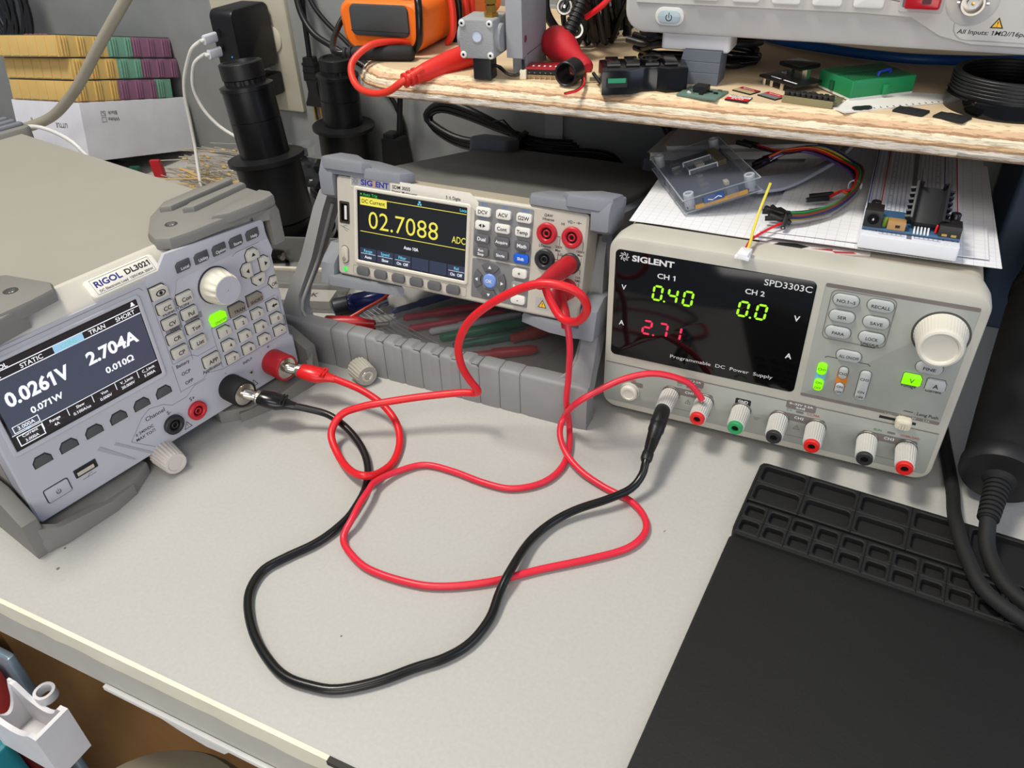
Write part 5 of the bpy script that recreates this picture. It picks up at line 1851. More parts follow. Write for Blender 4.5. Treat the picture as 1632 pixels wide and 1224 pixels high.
t = thing('display_module', 'black module board with a raised square screen, behind the header board', 'circuit board', (-66, 580, SZ), (0, 0, -38))
b = MB()
b.box(-16, -12, 5, 18, 12, 6.6, mat('black_board', (24, 24, 26), 0.35), bev=0.2)
for x, y, l in ((-8, -9, 9), (4, -9, 12), (-12, 7, 7), (-12, 4, 6)):
    b.box(x, y, 6.6, x + l, y + 1.2, 6.75, WHITEINK)
b.build('board', t)
b = MB()
b.box(-5, -6, 14, 15, 11, 17, mat('screen_black', (14, 14, 15), 0.12), bev=0.6)
for x in (-2, 12):
    b.box(x - 2, 1, 6.6, x + 2, 4, 14, STEEL)
b.build('raised_screen', t)
b = MB()
for x in (-13, -6, 4):
    b.lathe([(1.5, 0), (1.5, 5)], STEEL, 12, TR(x, -9, 0))
b.build('pads', t)
t = thing('header_board', 'board edged with a row of black socket headers, in front of the green breadboard', 'circuit board', (-46, 546, SZ), (0, 0, -10))
b = MB()
b.box(-16, -4, 1.5, 17, 12, 3, mat('olive_board', (110, 104, 72), 0.45), bev=0.2)
b.box(-17, -7, 0, 15, -3.6, 4.6, mat('olive_header', (132, 124, 90), 0.5), bev=0.3)
b.build('board', t)
for k in range(9):
    b = MB()
    b.lathe([(2.0, 0), (2.0, 3), (1.2, 3.2)], BLACK, 10, TR(-14.5 + 3.5 * k, -4.6, 4.4, 18, 0, 0))
    b.build('socket', t)
for k in range(9):
    b = MB()
    x0, y0 = -10 + 2.8 * k, 2 + (k * 5) % 8
    b.box(x0 - 1.3, y0 - 1, 3, x0 + 1.3, y0 + 1, 4.6, (STEEL, BLACK, WHITE)[k % 3])
    b.build('chip', t)

# mini breadboard on a printed card
CARDW = mat('white_card', (226, 222, 216), 0.5)
b = MB()
p = [(-36, -9), (-28, -16), (30, 26), (40, 44), (-20, 40)]
b.prism(p, 0, 0.9, CARDW)
for k in range(12):
    x0 = -12 + 3.6 * k
    b.flat([(x0, -3.2 + 2.6 * k), (x0 + 0.8, -2.8 + 2.6 * k), (x0 - 0.2, -0.6 + 2.6 * k), (x0 - 1, -1 + 2.6 * k)], 0.95, GREYINK)
b.build('printed_card', loc=(4, 547, SZ), label='white printed card under the green breadboard', cat='card')
b = MB()
b.prism([(-6, -2.4), (-2, -3.4), (0, -2.6), (3, -3), (6, -1), (6, 2), (3, 2.6), (0, 2), (-3, 2.4), (-6, 1)], 0, 1.2, BLACK)
b.build('black_chip', loc=(-15, 541, SZ + 0.9), rot=(0, 0, 30), label='small black chip on the tip of the white printed card', cat='chip')
t = thing('mini_breadboard', 'green mini breadboard with one blue jumper, on the white card', 'breadboard', (-19, 581, SZ + 0.9), (0, 0, 40))
GRB = mat('breadboard_green', (28, 124, 74), 0.45)
b = MB()
b.prism(box2(-20, -16, 27, 20, 0.6), 0, 1.4, WHITE)
b.prism(box2(-20, -16, 27, 20, 0.6), 1.4, 11.6, GRB, 0.4)
b.prism(rrect(4.4, 2.6, 0.5, 2, 5, -17), 2, 8, GRB, 0.3)
b.prism(rrect(2, 3.6, 0.4, 2, -20.6, 4), 2, 8, mat('deep_green', (14, 80, 48), 0.5))
for yb in (-13, 6):
    b.flat(box2(-18, yb, 25, yb + 11.6), 11.66, grid_mat('green_pins', (28, 124, 74), (14, 78, 44), 2.54, 0.42, 0.45))
b.flat(box2(-19, -0.6, 26, 4.4), 11.66, mat('deep_green', (14, 80, 48), 0.5))
b.build('body', t)
b = MB()
b.cable([(3, -9, 11), (3.4, -9, 13.4), (5, -8.6, 14), (13, -6, 14), (14.4, -5.6, 13.4), (14.6, -5.4, 11)], 0.9, mat('blue_jumper', (34, 64, 170), 0.4), 8, 1.2)
b.build('jumper', t, label='blue jumper wire')
for x, y, rz, lab in ((13, 546, -20, 'black memory card adapter, nearer the white card'), (36, 541, -24, 'black memory card adapter, farther right, in front of the lens ring')):
    b = MB()
    b.prism([(-9, -6), (8, -6), (9, -5), (9, 6), (-4, 6), (-5, 4.6), (-9, 4.6)], 0, 1.5, MATTE, 0.3)
    b.prism([(-5, -3), (4, -3), (4, 3), (-5, 3)], 1.4, 1.8, MATTE, 0.2)
    b.build('card_adapter', loc=(x, y, SZ), rot=(0, 0, rz), label=lab, cat='card adapter', group='black card adapters')
b = MB()
b.ring(circ(36, 56), circ(30, 56), 0, 9, GLOSSB, 0.8)
b.ring(circ(34, 56), circ(30, 56), 8.5, 10.5, BLACK)
for k in range(5):
    b.ring(circ(34.8, 56), circ(30, 56), 10.4 + 2 * k, 11.6 + 2 * k, BLACK, 0.3)
b.ring(circ(34.0, 56), circ(30, 56), 10, 21, BLACK, 0.4)
b.lathe([(30.4, 1), (0.4, 1)], GLOSSB, 40, cap0=False)
b.build('lens_ring', loc=(66, 577, SZ), label='large black threaded lens ring at the right end of the shelf', cat='lens ring')

# ================================================================== left rear corner
# white carton and three parts cases, all leaning down towards the wall
BX = thing('carton', 'white carton with upside-down printing under the coloured parts cases', 'carton', (-879.2, 631.7, 42.4), (0, 0, 0))
e1 = Vector((5.78, 157.9, -34.67)).normalized()
e3v = Vector((-3.85, 15.4, 67.4)).normalized()
e2v = e3v.cross(e1).normalized()
BM = Matrix((e1, e2v, e3v)).transposed()
BX.rotation_euler = BM.to_euler()
b = MB()
b.box(0, 0, 0, 161.6, 129, 69.1, mat('white_carton', (216, 216, 222), 0.55, bump=0.1), bev=0.6)
SIDE = Matrix(((1, 0, 0, 0), (0, 0, -1, 0), (0, 1, 0, 0), (0, 0, 0, 1)))
b.text('Black', 43, 55.4, 4.4, 0.3, GREYINK, T=SIDE, rot=180)
b.text('White', 44, 48, 4.4, 0.3, GREYINK, T=SIDE, rot=180)
for y in (55.4, 48):
    b.line([(27, y - 2.6), (33, y - 2.6), (33, y + 2.6), (27, y + 2.6)], 0.5, 0.3, GREYINK, T=SIDE, closed=True)
b.line([(28.4, 55.8), (30, 57.2), (32, 53.6)], 0.6, 0.3, GREYINK, T=SIDE)
ENDM = Matrix(((0, 0, -1, 0), (-1, 0, 0, 0), (0, 1, 0, 0), (0, 0, 0, 1)))
b.text('LITTLE', -40, 41.5, 5.2, 0.4, GREYINK, T=ENDM, rot=180)
b.text('II', -96, 46, 5.2, 0.4, GREYINK, T=ENDM, rot=180)
b.build('box', BX)
YEL = mat('case_yellow', (206, 172, 104), 0.5, bump=0.08)
CGR = mat('case_green', (112, 158, 136), 0.45)
CPU = mat('case_purple', (138, 96, 122), 0.45)
CLID = mat('case_lid', (62, 74, 66), 0.4)
for i, (x0, bands, off2, lab) in enumerate(((-1, ((58, YEL), (114, CPU), (140, CGR)), 0, 'lowest of the three stacked yellow, green and purple parts cases'), (-2, ((62, YEL), (96, CGR), (156, CPU)), -6, 'middle one of the three stacked yellow, green and purple parts cases'), (-14, ((52, YEL), (86, CGR), (148, CPU)), 0, 'topmost of the three stacked yellow, green and purple parts cases'))):
    t = thing('parts_case', lab, 'parts case', (0, 0, 0), group='stacked parts cases')
    M4 = BM.to_4x4()
    M4.translation = W(-879.2, 631.7, 42.4) + BM @ Vector((0, 0, (69.9 + 24.9 * i) * MM))
    t.matrix_world = M4
    xa = x0
    for k, (xe, m) in enumerate(bands):
        b = MB()
        b.box(xa + 0.2, 0.5 - off2 * 0, 0, xe, 124, 23.4, m, bev=0.6)
        if k == 0:
            for q in range(7):
                b.box(xa - 0.6, 3 + 17 * q, 1, xa + 0.6, 17.4 + 17 * q, 22.6, m, bev=0.4)
        xx = xa + 4
        while xx < xe - 5:
            for w0 in (0, 4, 7):
                b.box(xx + w0, -0.6, 1, xx + w0 + 1.6, 1, 22.4, m, bev=0.3)
            xx += 22
        b.build('bin_row', t, label={id(YEL): 'yellow bins', id(CGR): 'green bins', id(CPU): 'purple bins'}[id(m)])
        xa = xe
    b = MB()
    b.box(x0 + 1, 1.5, 23.4, bands[-1][0], 123, 24.4, CLID)
    if i == 2:
        for k in range(5):
            b.box(6 + 0.0, 44 + 9 * k, 24.4, 7.4, 50 + 9 * k, 25.4, mat('pink_marks', (232, 150, 150), 0.5))
    b.build('lid', t)
b = MB()
b.box(-1000, 628, 0, -880, 688, 24, MATTE, r=5, bev=2)
b.build('dark_tray', loc=(0, 0, 0), label='black tray under the white carton', cat='tray')
for nm, x, y, c, h, lab in (('clip_cover', -886, 664, (196, 190, 60), 16, 'yellow clip cover at the foot of the white carton'), ('clip_cover', -868, 684, (28, 78, 62), 20, 'dark green clip cover at the foot of the white carton'), ('clip_cover', -846, 700, (178, 26, 34), 26, 'red clip cover at the foot of the white carton')):
    b = MB()
    b.loft([[(-6, -4, 0), (6, -4, 0), (6, 4, 0), (-6, 4, 0)], [(-7, -4, h * .5), (6, -4, h * .5), (6, 4, h * .5), (-7, 4, h * .5)], [(-8, -3, h), (4, -3, h), (4, 3, h), (-8, 3, h)]], mat('clip_tint_%d' % c[0], c, 0.45))
    b.build(nm, loc=(x, y, 0), rot=(0, 0, 20), label=lab, cat='clip cover')

# hose-like grey cable, white cables
b = MB()
b.cable([(-640, 604, 290), (-700, 600, 238), (-735, 600, 210), (-767, 600, 184), (-805, 600, 152), (-840, 600, 127), (-872, 598, 108), (-905, 590, 96), (-945, 580, 88), (-1000, 570, 70), (-1060, 560, 8)], 5.6, mat('putty_hose', (158, 150, 134), 0.5), 16, 6)
b.build('grey_cord', loc=(0, 0, 0), label='thick putty-grey cord rising in front of the parts cases', cat='cord')
WC = mat('white_cable', (222, 220, 216), 0.4)
b = MB()
b.cable([(-960, 566, 4), (-930, 566, 70), (-900, 563, 100), (-876, 560, 106), (-856, 560, 110), (-836, 560, 110), (-815, 560, 106), (-797, 560, 99), (-784, 560, 88), (-776, 560, 78), (-772, 562, 40), (-770, 566, 3)], 2.2, WC, 10, 4)
b.build('white_cable', loc=(0, 0, 0), label='thin white cable arching across the carton end', cat='cable')

# wall plate, charger and plugs
PLT = mat('ivory_plate', (176, 170, 154), 0.4)
t = thing('outlet_plate', 'ivory double outlet plate on the wall behind the black charger', 'outlet', (-736, 810, 140))
b = MB(FACE)
b.prism(rrect(118, 134, 3, 4), 0, 6, PLT, 2.4)
b.build('plate', t)
for x, y in ((-28, 20), (-28, -20), (28, 20), (14, -30)):
    b = MB(FACE @ TR(x, y, 6))
    b.lathe([(16.6, -0.5), (16.6, 1.4), (15.8, 2), (0.4, 2)], mat('ivory_socket', (196, 190, 172), 0.4), 32)
    for sx in (-4.5, 4.5):
        b.box(sx - 0.8, -1, 1.9, sx + 0.8, 6, 2.1, GLOSSB)
    b.build('socket', t)
t = thing('usb_charger', 'black wall charger block with two white cables plugged in', 'charger', (-716, 768, 168), (0, 0, 0))
b = MB()
b.prism(rrect(66, 72, 9, 6), -17, 17, mat('satin_black', (22, 22, 24), 0.4), 2.5, T=Matrix(((0, 0, 1, 0), (1, 0, 0, 0), (0, 1, 0, 0), (0, 0, 0, 1))), bev0=2.5)
b.build('block', t)
b = MB()
for z in (12, -4):
    b.prism(rrect(3.4, 9, 1.6, 4, -5, z), 33, 33.4, GLOSSB, T=FACE)
b.build('ports', t)
b = MB(FACE @ TR(6, -14, 33))
b.lathe([(0.9, -0.2), (0.8, 0.4), (0.1, 0.5)], glow('blue_led', (90, 120, 255), 1.2), 10)
b.build('led', t, label='blue charger light')
b = MB()
for x in (-6, 6):
    b.box(x - 3, 33, 8, x + 3, 37, 9.6, STEEL)
b.build('prongs', t)
for k, (pts, z) in enumerate((([(-727, 722, 177), (-734, 716, 174), (-746, 712, 166), (-759, 712, 150), (-772, 712, 128), (-778, 712, 106), (-780, 712, 80), (-781, 710, 50), (-775, 700, 25), (-766, 688, 4)], 180), ([(-727, 724, 161), (-735, 718, 159), (-748, 714, 151), (-757, 714, 138), (-762, 714, 122), (-762, 716, 106), (-756, 718, 90), (-744, 722, 74), (-726, 726, 62), (-700, 730, 50), (-680, 726, 4)], 164))):
    t = thing('usb_cable', ('upper' if k == 0 else 'lower') + ' white cable in the black charger, ' + ('hanging straight down to the bench' if k == 0 else 'curving behind the black lens tube'), 'cable', (pts[0][0], pts[0][1], pts[0][2]), group='white cables in the charger')
    o = pts[0]
    b = MB()
    b.prism(rrect(5.6, 11, 2.6, 5), -6, 13.5, mat('silver_white', (208, 210, 218), 0.3), 1.2, T=TR(5.6, 0, 0, 90, 0, 0))
    b.build('connector', t)
    b = MB()
    b.cable([(5.6, -12, 0), (3.6, -14, -0.5)] + off(pts[1:], o), 2.1, WC, 10, 3)
    b.build('wire', t)
t = thing('wall_plug', 'black cubic plug in the wall outlet below the charger', 'plug', (-714, 784, 110))
b = MB()
b.box(-12, -26, -13, 14, 20, 13, BLACK, r=3, bev=2)
b.build('plug_body', t)
t = thing('power_plug', 'black two-pin power plug hanging from its cord beside the outlet plate', 'plug', (-650, 800, 110))
b = MB()
b.loft([[(-11 * s, -5, z), (11 * s, -5, z), (11 * s, 5, z), (-11 * s, 5, z)] for z, s in ((-24, 1.2), (-21, 1.25), (-14, 0.9), (-6, 0.62), (6, 0.7), (7, 0.95), (20, 0.85), (34, 0.6))], BLACK)
for k in range(3):
    b.box(-9, -6, 8 + 8 * k, 9, 6, 12 + 8 * k, BLACK, bev=1)
b.build('plug_body', t)
b = MB()
for x in (-5, 5):
    b.box(x - 0.8, -2.4, -42, x + 0.8, 2.4, -23, BRASS)
b.build('prongs', t)
b = MB()
b.cable([(0, 0, 32), (1, 0, 50), (4, -2, 80), (10, -4, 120), (20, -6, 170)], 3.2, BLACK, 10, 4)
b.build('cord', t)
b = MB()
b.cable([(-652, 796, 250), (-648, 792, 225), (-640, 786, 196), (-622, 780, 176), (-594, 776, 164), (-560, 774, 150), (-520, 774, 130), (-490, 776, 118)], 3.6, BLACK, 10, 5)
b.build('mains_cable', loc=(0, 0, 0), label='black power cord sagging along the wall towards the shelf', cat='cord')
b = MB()
b.cable([(-640, 800, 240), (-632, 796, 210), (-616, 796, 188), (-585, 798, 160), (-556, 800, 128), (-534, 804, 90), (-528, 805, 40), (-528, 805, 4)], 2.8, BLACK, 10, 5)
b.build('mains_cable', loc=(0, 0, 0), label='thinner black cord dropping behind the right lens tube', cat='cord')
b = MB()
rnd = random.Random(4)
for k in range(9):
    x0 = -1150 + rnd.uniform(-30, 30)
    b.cable([(x0 - 20, 770, 290), (x0 + rnd.uniform(10, 40), 765, 250), (x0 + rnd.uniform(24, 52), 768, 196), (x0 + rnd.uniform(6, 34), 772, 150), (x0 - 14, 776, 142), (x0 - 30, 780, 200), (x0 - 20, 784, 270)], 3.2, BLACK, 9, 6)
b.build('cable_bundle', loc=(0, 0, 0), label='black cable bundle hanging on the wall at the upper left edge', cat='cable bundle', kind='stuff')

# two black lens tubes on stands
def lens_tube(lab, base, top, up_r, big):
    o = Vector(base)
    t = thing('lens_tube', lab, 'lens tube', base)
    ax = Vector(top) - o
    L = ax.length
    fm = frame_to((0, 0, 0), ax)
    b = MB()
    b.lathe([(big + 20, 0), (big + 20, 4), (big + 17, 5), (big + 17, 9), (big + 19, 10), (big + 19, 15), (big + 12, 17), (big + 6, 17)], GB2, 44)
    b.lathe([(2.6, 0), (2.6, 16)], STEEL, 14, frame_to(((big + 12) * 0.6, -(big + 17) * 0.82, 11), (0.55, -0.8, 0.1)))
    b.lathe([(2.4, 0), (3.0, 2), (3.0, 14), (2, 15)], BLACK, 14, frame_to((big + 8, 6, 16), (0.75, 0.25, 0.6)))
    b.build('ring_base', t)
    b = MB(fm)
    s = L / 190.0
    b.lathe([(big * 0.8, 4), (big * 0.84, 26 * s), (big, 30 * s), (big, 92 * s), (big + 6, 92.5 * s), (big + 6, 97 * s), (up_r + 4, 98 * s), (up_r, 99 * s)], BLACK, 44)
    b.build('lower_barrel', t)
    b = MB(fm)
    b.lathe([(up_r, 98 * s), (up_r, 134 * s), (up_r - 0.7, 134.4 * s), (up_r - 0.7, 135.2 * s), (up_r, 135.6 * s), (up_r, 164 * s), (up_r + 1.2, 164.4 * s), (up_r + 1.2, 168 * s), (up_r - 1, 169 * s), (up_r - 4, 170 * s)], mat('anodised_black', (20, 20, 22), 0.3), 44)
    b.build('upper_barrel', t)
    b = MB(fm)
    b.knurl([(up_r - 5, 168 * s, 1), (up_r - 5, 174 * s, 1), (up_r - 4, 175 * s, 0), (up_r - 4, 189 * s, 0), (up_r - 5, 190 * s, 0), (up_r - 8, 190.4 * s, 0), (up_r - 9, 188 * s, 0), (0.4, 187 * s, 0)], BLACK, 22, 0.04)
    b.build('eyepiece', t)
    return t


lens_tube('tall black lens tube on a ring stand, nearest and left of the two', (-563, 606, 0), (-583, 612, 186), 25, 33)
lens_tube('black lens tube farther back, right of the nearer tall one', (-590, 764, 0), (-584, 764, 156), 23, 31)
b = MB()
for x0, y0, z0, x1, y1, z1 in ((-650, 684, 30, -560, 706, 58), (-648, 690, 58, -600, 708, 68), (-640, 696, 0, -628, 708, 58)):
    b.box(x0, y0, z0, x1, y1, z1, BLACK, r=3, bev=1.5)
b.build('clamp_bar', loc=(0, 0, 0), label='black bracket between the two lens tubes', cat='bracket')
b = MB()
b.loft([[(-15, -12, 0), (15, -12, 0), (15, 12, 0), (-15, 12, 0)], [(-12, -10, 60), (12, -10, 60), (12, 10, 60), (-12, 10, 60)], [(-12, -10, 66), (12, -10, 66), (12, 10, 66), (-12, 10, 66)]], BLACK)
b.box(-10, -8, 64, 4, 8, 72, BLACK, bev=2)
b.build('clamp_block', loc=(-528, 780, 0), label='black clamp block right of the far lens tube', cat='clamp')

# crinkled clear pouch, clear tray, component tapes
PLAS = mat('clear_plastic', (235, 238, 240), 0.06, vary=0, trans=0.0, alpha=0.22, spec=1.0)
b = MB()
rnd = random.Random(8)
nx, nz2 = 20, 26
v, fc = [], []
for j in range(nz2 + 1):
    for i in range(nx + 1):
        v.append(((i / nx - 0.5) * (54 + 6 * math.sin(j)), rnd.uniform(-2.6, 2.6) + 5 * math.sin(j * 0.7 + i * 0.5) + j * 0.6, j * 3.3 + rnd.uniform(-0.6, 0.6)))
for j in range(nz2):
    for i in range(nx):
        a = j * (nx + 1) + i
        fc.append((a, a + 1, a + nx + 2, a + nx + 1))
b.add(v, fc, mat('crinkled_film', (128, 132, 138), 0.06, vary=0, alpha=0.26, spec=1.0))
b.build('clear_pouch', loc=(-592, 662, 0), rot=(0, 0, 12), label='crinkled clear plastic pouch standing between the lens tubes', cat='pouch', sharp=8)
t = thing('clear_tray', 'clear plastic tray of parts squeezed between electronic load and meter stand', 'tray', (-470, 520, 0), (0, 0, 17))
FILM = mat('clear_tray_plastic', (170, 172, 168), 0.1, vary=0, alpha=0.3, spec=1.0)
b = MB()
b.ring(box2(-80, -36, 36, 62, 4), box2(-78, -34, 34, 60, 3), 1, 30, FILM, 0.6)
b.box(-80, -36, 0, 36, 62, 1.2, FILM)
b.build('tray', t)
b = MB()
b.box(-78, -6, 26, 34, -2, 30, mat('white_rim', (214, 208, 192), 0.4), bev=1)
b.build('rim', t)
b = MB()
b.box(-50, -30, 1.4, 30, -8, 9, mat('paper_label', (216, 212, 204), 0.6))
b.text('OK', 8, -18, 7, 9.1, INK, bold=0.03)
b.build('paper_label', t)
b = MB()
rnd = random.Random(21)
TAN = mat('kraft_tape', (198, 166, 108), 0.7)
LEG = mat('tinned_wire', (214, 206, 190), 0.25, metal=0.7)
for k in range(64):
    x0, y0, a = rnd.uniform(-90, 20), rnd.uniform(-26, 100), math.radians(rnd.gauss(0, 14))
    if y0 < 16 and x0 < -60:
        continue
    z0 = 2 + rnd.uniform(0, 12) + max(0, (y0 - 20)) * 0.12
    L = rnd.uniform(24, 44)
    b.tube([(x0 - L * math.cos(a), y0 - L * math.sin(a), z0 + rnd.uniform(-1, 1)), (x0 + L * math.cos(a), y0 + L * math.sin(a), z0)], 0.7, LEG, 6)
    if k % 2 == 0:
        b.lathe([(0.8, -3.6), (1.7, -3), (1.4, 0), (1.7, 3), (0.8, 3.6)], TAN, 8, TR(x0, y0, z0 + 0.4, 0, 90, math.degrees(a)))
for k in range(12):
    b.box(-30, -2.2, 0, 30, 2.2, 0.8, TAN, T=TR(rnd.uniform(-50, 36), rnd.uniform(-22, 34), 4 + k * 0.8, rnd.uniform(-8, 8), 0, rnd.uniform(-25, 50)))
b.build('loose_resistors', loc=(-752, 694, 0), label='tangle of loose taped resistors on the bench behind the electronic load', cat='resistors', kind='stuff')
b = MB()
for k, m in enumerate((mat('brown_wire', (96, 52, 36), 0.5), BLACK, mat('orange_wire', (214, 110, 50), 0.5), WC, BLACK, mat('brown_wire', (96, 52, 36), 0.5))):
    b.cable([(4 * k - 8, 20, 40 + k), (2.4 * k - 16, 8, 30), (2.2 * k - 18, -4, 16), (2.6 * k - 8, -12, 2)], 1.1, m, 8, 3)
b.build('wire_bunch', loc=(-658, 654, 0), label='bunch of brown, orange and black wires beside the nearer lens tube', cat='wires', kind='stuff')

# ================================================================== things on top of the power supply
PAPER = grid_mat('squared_paper', (226, 226, 228), (196, 198, 210), 6.0, 0.05, 0.8)
PTOP = 141.9


def sheet(name, pts, z, label, m, curl=0.0, rot=0.0):
    """A paper sheet: corners front-left, front-right, back-right, back-left, slightly wavy."""
    b = MB()
    n = 16
    P = [Vector((x, y)) for x, y in pts]
    v, fc = [], []
    for j in range(n + 1):
        for i in range(n + 1):
            s, t = i / n, j / n
            q = (P[0] * (1 - s) + P[1] * s) * (1 - t) + (P[3] * (1 - s) + P[2] * s) * t
            zz = z + curl * (math.sin(s * 5 + 0.4) * 0.5 + 0.5) * max(0, 0.35 - t) * 2
            v.append((q.x, q.y, zz))
    k = len(v)
    v += [(x, y, zz - 0.35) for x, y, zz in v]
    for j in range(n):
        for i in range(n):
            a = j * (n + 1) + i
            fc.append((a, a + 1, a + n + 2, a + n + 1))
            fc.append((k + a + n + 1, k + a + n + 2, k + a + 1, k + a))
    for i in range(n):
        fc.append((i + 1, i, k + i, k + i + 1))
        a = n * (n + 1) + i
        fc.append((a, a + 1, k + a + 1, k + a))
        a, c = i * (n + 1), (i + 1) * (n + 1)
        fc.append((a, c, k + c, k + a))
        a, c = a + n, c + n
        fc.append((c, a, k + a, k + c))
    b.add(v, fc, m)
    return b.build(name, loc=(0, 0, 0), label=label, cat='paper')


b = MB()
b.prism([(-56, 478), (-8, 480), (10, 486), (4, 640), (-56, 640)], 0, 1.2, mat('magazine_paper', (214, 204, 198), 0.5))
b.prism([(-48, 479), (-30, 480), (-26, 484), (-34, 486), (-44, 484)], 1.2, 1.3, INK)
b.prism([(-10, 480.5), (2, 484), (0, 486), (-12, 483)], 1.2, 1.3, mat('magazine_red', (170, 60, 66), 0.5))
for k in range(5):
    b.line([(-24 + k * 2, 482 + k * 0.6), (-12, 483 + k * 0.6)], 0.4, 1.32, mat('magazine_red', (170, 60, 66), 0.5))
b.build('magazine', loc=(0, 0, PTOP), label='printed magazine page with black and red marks peeking out under the squared paper', cat='magazine')
sheet('squared_sheet', [(-142, 478), (-52, 480), (70, 650), (-150, 660)], 144.6, 'squared paper sheet on the left of the power supply top, under the clear case', PAPER, 1.2)
sheet('squared_sheet', [(-62, 482), (81, 489), (77, 665), (-40, 668)], 145.6, 'squared paper sheet on the right of the power supply top, under the breadboard', PAPER, 1.4)
sheet('squared_sheet', [(-58, 488), (74, 496), (74, 690), (-46, 690)], 147.0, 'topmost squared paper sheet lying under the white breadboard end', PAPER, 0.6)

b = MB()
b.prism([(-161, 588), (-158, 640), (-120, 700), (-36, 700), (-30, 640), (-120, 604)], 0, 7, mat('router_white', (196, 194, 192), 0.4), 2)
b.prism([(-150, 596), (-150, 640), (-118, 690), (-44, 690), (-44, 640), (-118, 610)], 6.8, 11, mat('router_white', (196, 194, 192), 0.4), 3)
b.build('flat_box', loc=(0, 0, 147.2), label='flat light grey device lying behind the clear case under the shelf', cat='device')

cs = thing('clear_case', 'clear plastic case with a blue circuit board inside on the squared paper', 'case', (-109, 496, 146.6), (-0.78, -14.0, 31))
CLR = mat('clear_acrylic', (140, 146, 156), 0.05, vary=0, alpha=0.18, spec=1.0)
CLE = mat('bright_acrylic', (216, 222, 228), 0.1, vary=0, alpha=0.48, spec=1.0)  # edge glints painted in as a paler, denser plastic; the posts share it
b = MB()
b.box(0, 0, 0, 54, 89, 1.4, CLR, r=3)
b.ring(box2(0, 0, 54, 89, 3), box2(1.8, 1.8, 52.2, 87.2, 2), 1.2, 9.6, CLR, 0.3)
b.box(0, 0, 9.4, 54, 89, 11, CLR, r=3, bev=0.4)
for zq in (1.0, 10.4):
    b.tube([(0.4, 0.4, zq), (53.6, 0.4, zq), (53.6, 88.6, zq), (0.4, 88.6, zq)], 0.5, CLE, 6, closed=True)
for xq, yq in ((16, 36), (36, 36), (36, 52), (16, 52)):
    b.tube([(xq, yq, 10.8), (xq, yq, 14)], 0.5, CLE, 6)
b.tube([(16, 36, 14), (36, 36, 14), (36, 52, 14), (16, 52, 14)], 0.45, CLE, 6, closed=True)
b.ring(box2(16, 36, 36, 52, 1.5), box2(17.4, 37.4, 34.6, 50.6, 1), 10.8, 14, CLR, 0.3)
for x, y in ((6, 6), (48, 6), (6, 83), (48, 83)):
    b.ring(circ(3.6, 20, x, y), circ(2.0, 20, x, y), 1.3, 12.2, CLE, 0.2)
for y in (20, 34, 50, 64):
    b.box(-1, y, 2, 0.6, y + 8, 9, CLR, r=0.5)
for x in (14, 30):
    b.box(x, -1, 2, x + 8, 0.6, 9, CLR, r=0.5)
b.build('shell', cs)
b = MB()
b.box(3, 3, 2, 51, 86, 3.6, mat('navy_board', (24, 38, 68), 0.35), bev=0.2)
b.build('board', cs)
rnd = random.Random(12)
for k in range(8):
    b = MB()
    x0, y0 = (12, 22, 36, 44, 14, 30, 44, 24)[k], (14, 26, 20, 40, 70, 62, 70, 44)[k]
    w, h = rnd.uniform(3, 8), rnd.uniform(3, 8)
    b.box(x0 - w / 2, y0 - h / 2, 3.6, x0 + w / 2, y0 + h / 2, 6.4, (BLACK, STEEL, mat('cream_part', (206, 198, 172), 0.5))[k % 3], bev=0.2)
    b.build('chip', cs)
b = MB()
for k in range(12):
    b.box(40 + 0.6, 52 + 2.2 * k, 3.6, 47, 53.2 + 2.2 * k, 7.6, mat('gold_pins', (196, 168, 96), 0.3, metal=0.8))
b.build('pin_row', cs)
b = MB()
b.box(8, -0.6, 2.0, 44, 0.9, 4.6, mat('amber_strip', (176, 132, 62), 0.4))
b.build('amber_strip', cs, label='amber strip at the front edge')
b = MB()
b.box(14, -0.9, 4.4, 28, 0.8, 8.6, mat('blue_label', (28, 70, 130), 0.4))
b.line([(17, 6.6), (20, 5.6), (24, 7.2), (26, 6)], 0.6, 1.0, WHITEINK, T=FACE)
b.build('blue_connector', cs, label='blue connector')

# flat grey ribbon cable curling out of the case
b = MB()
RIB = mat('ribbon_grey', (160, 166, 182), 0.4)
ctr = [(-78, 548, 152), (-60, 566, 151), (-44, 588, 152), (-32, 604, 155), (-22, 628, 160), (-18, 654, 166), (-22, 680, 160)]
C = catmull(ctr, 3)
W2 = 12.5
for k in range(10):
    pts = []
    for i, p in enumerate(C):
        a = C[max(0, i - 1)]
        c = C[min(len(C) - 1, i + 1)]
        tng = (c - a).normalized()
        nrm = Vector((tng.y, -tng.x, 0)).normalized()
        up = Vector((0, 0, 1))
        tw = min(1.0, max(0.0, (i - 6) / max(1, len(C) - 8)))
        sd = (nrm * (1 - tw * 0.8) + up * tw * 0.9)
        pts.append(p + sd * ((k - 4.5) / 9 * 2 * W2) * 0.92)
    b.tube(pts, 1.42, RIB, 8)
b.build('ribbon_cable', loc=(0, 0, 0), label='flat grey ribbon cable fanning out behind the clear case', cat='cable')

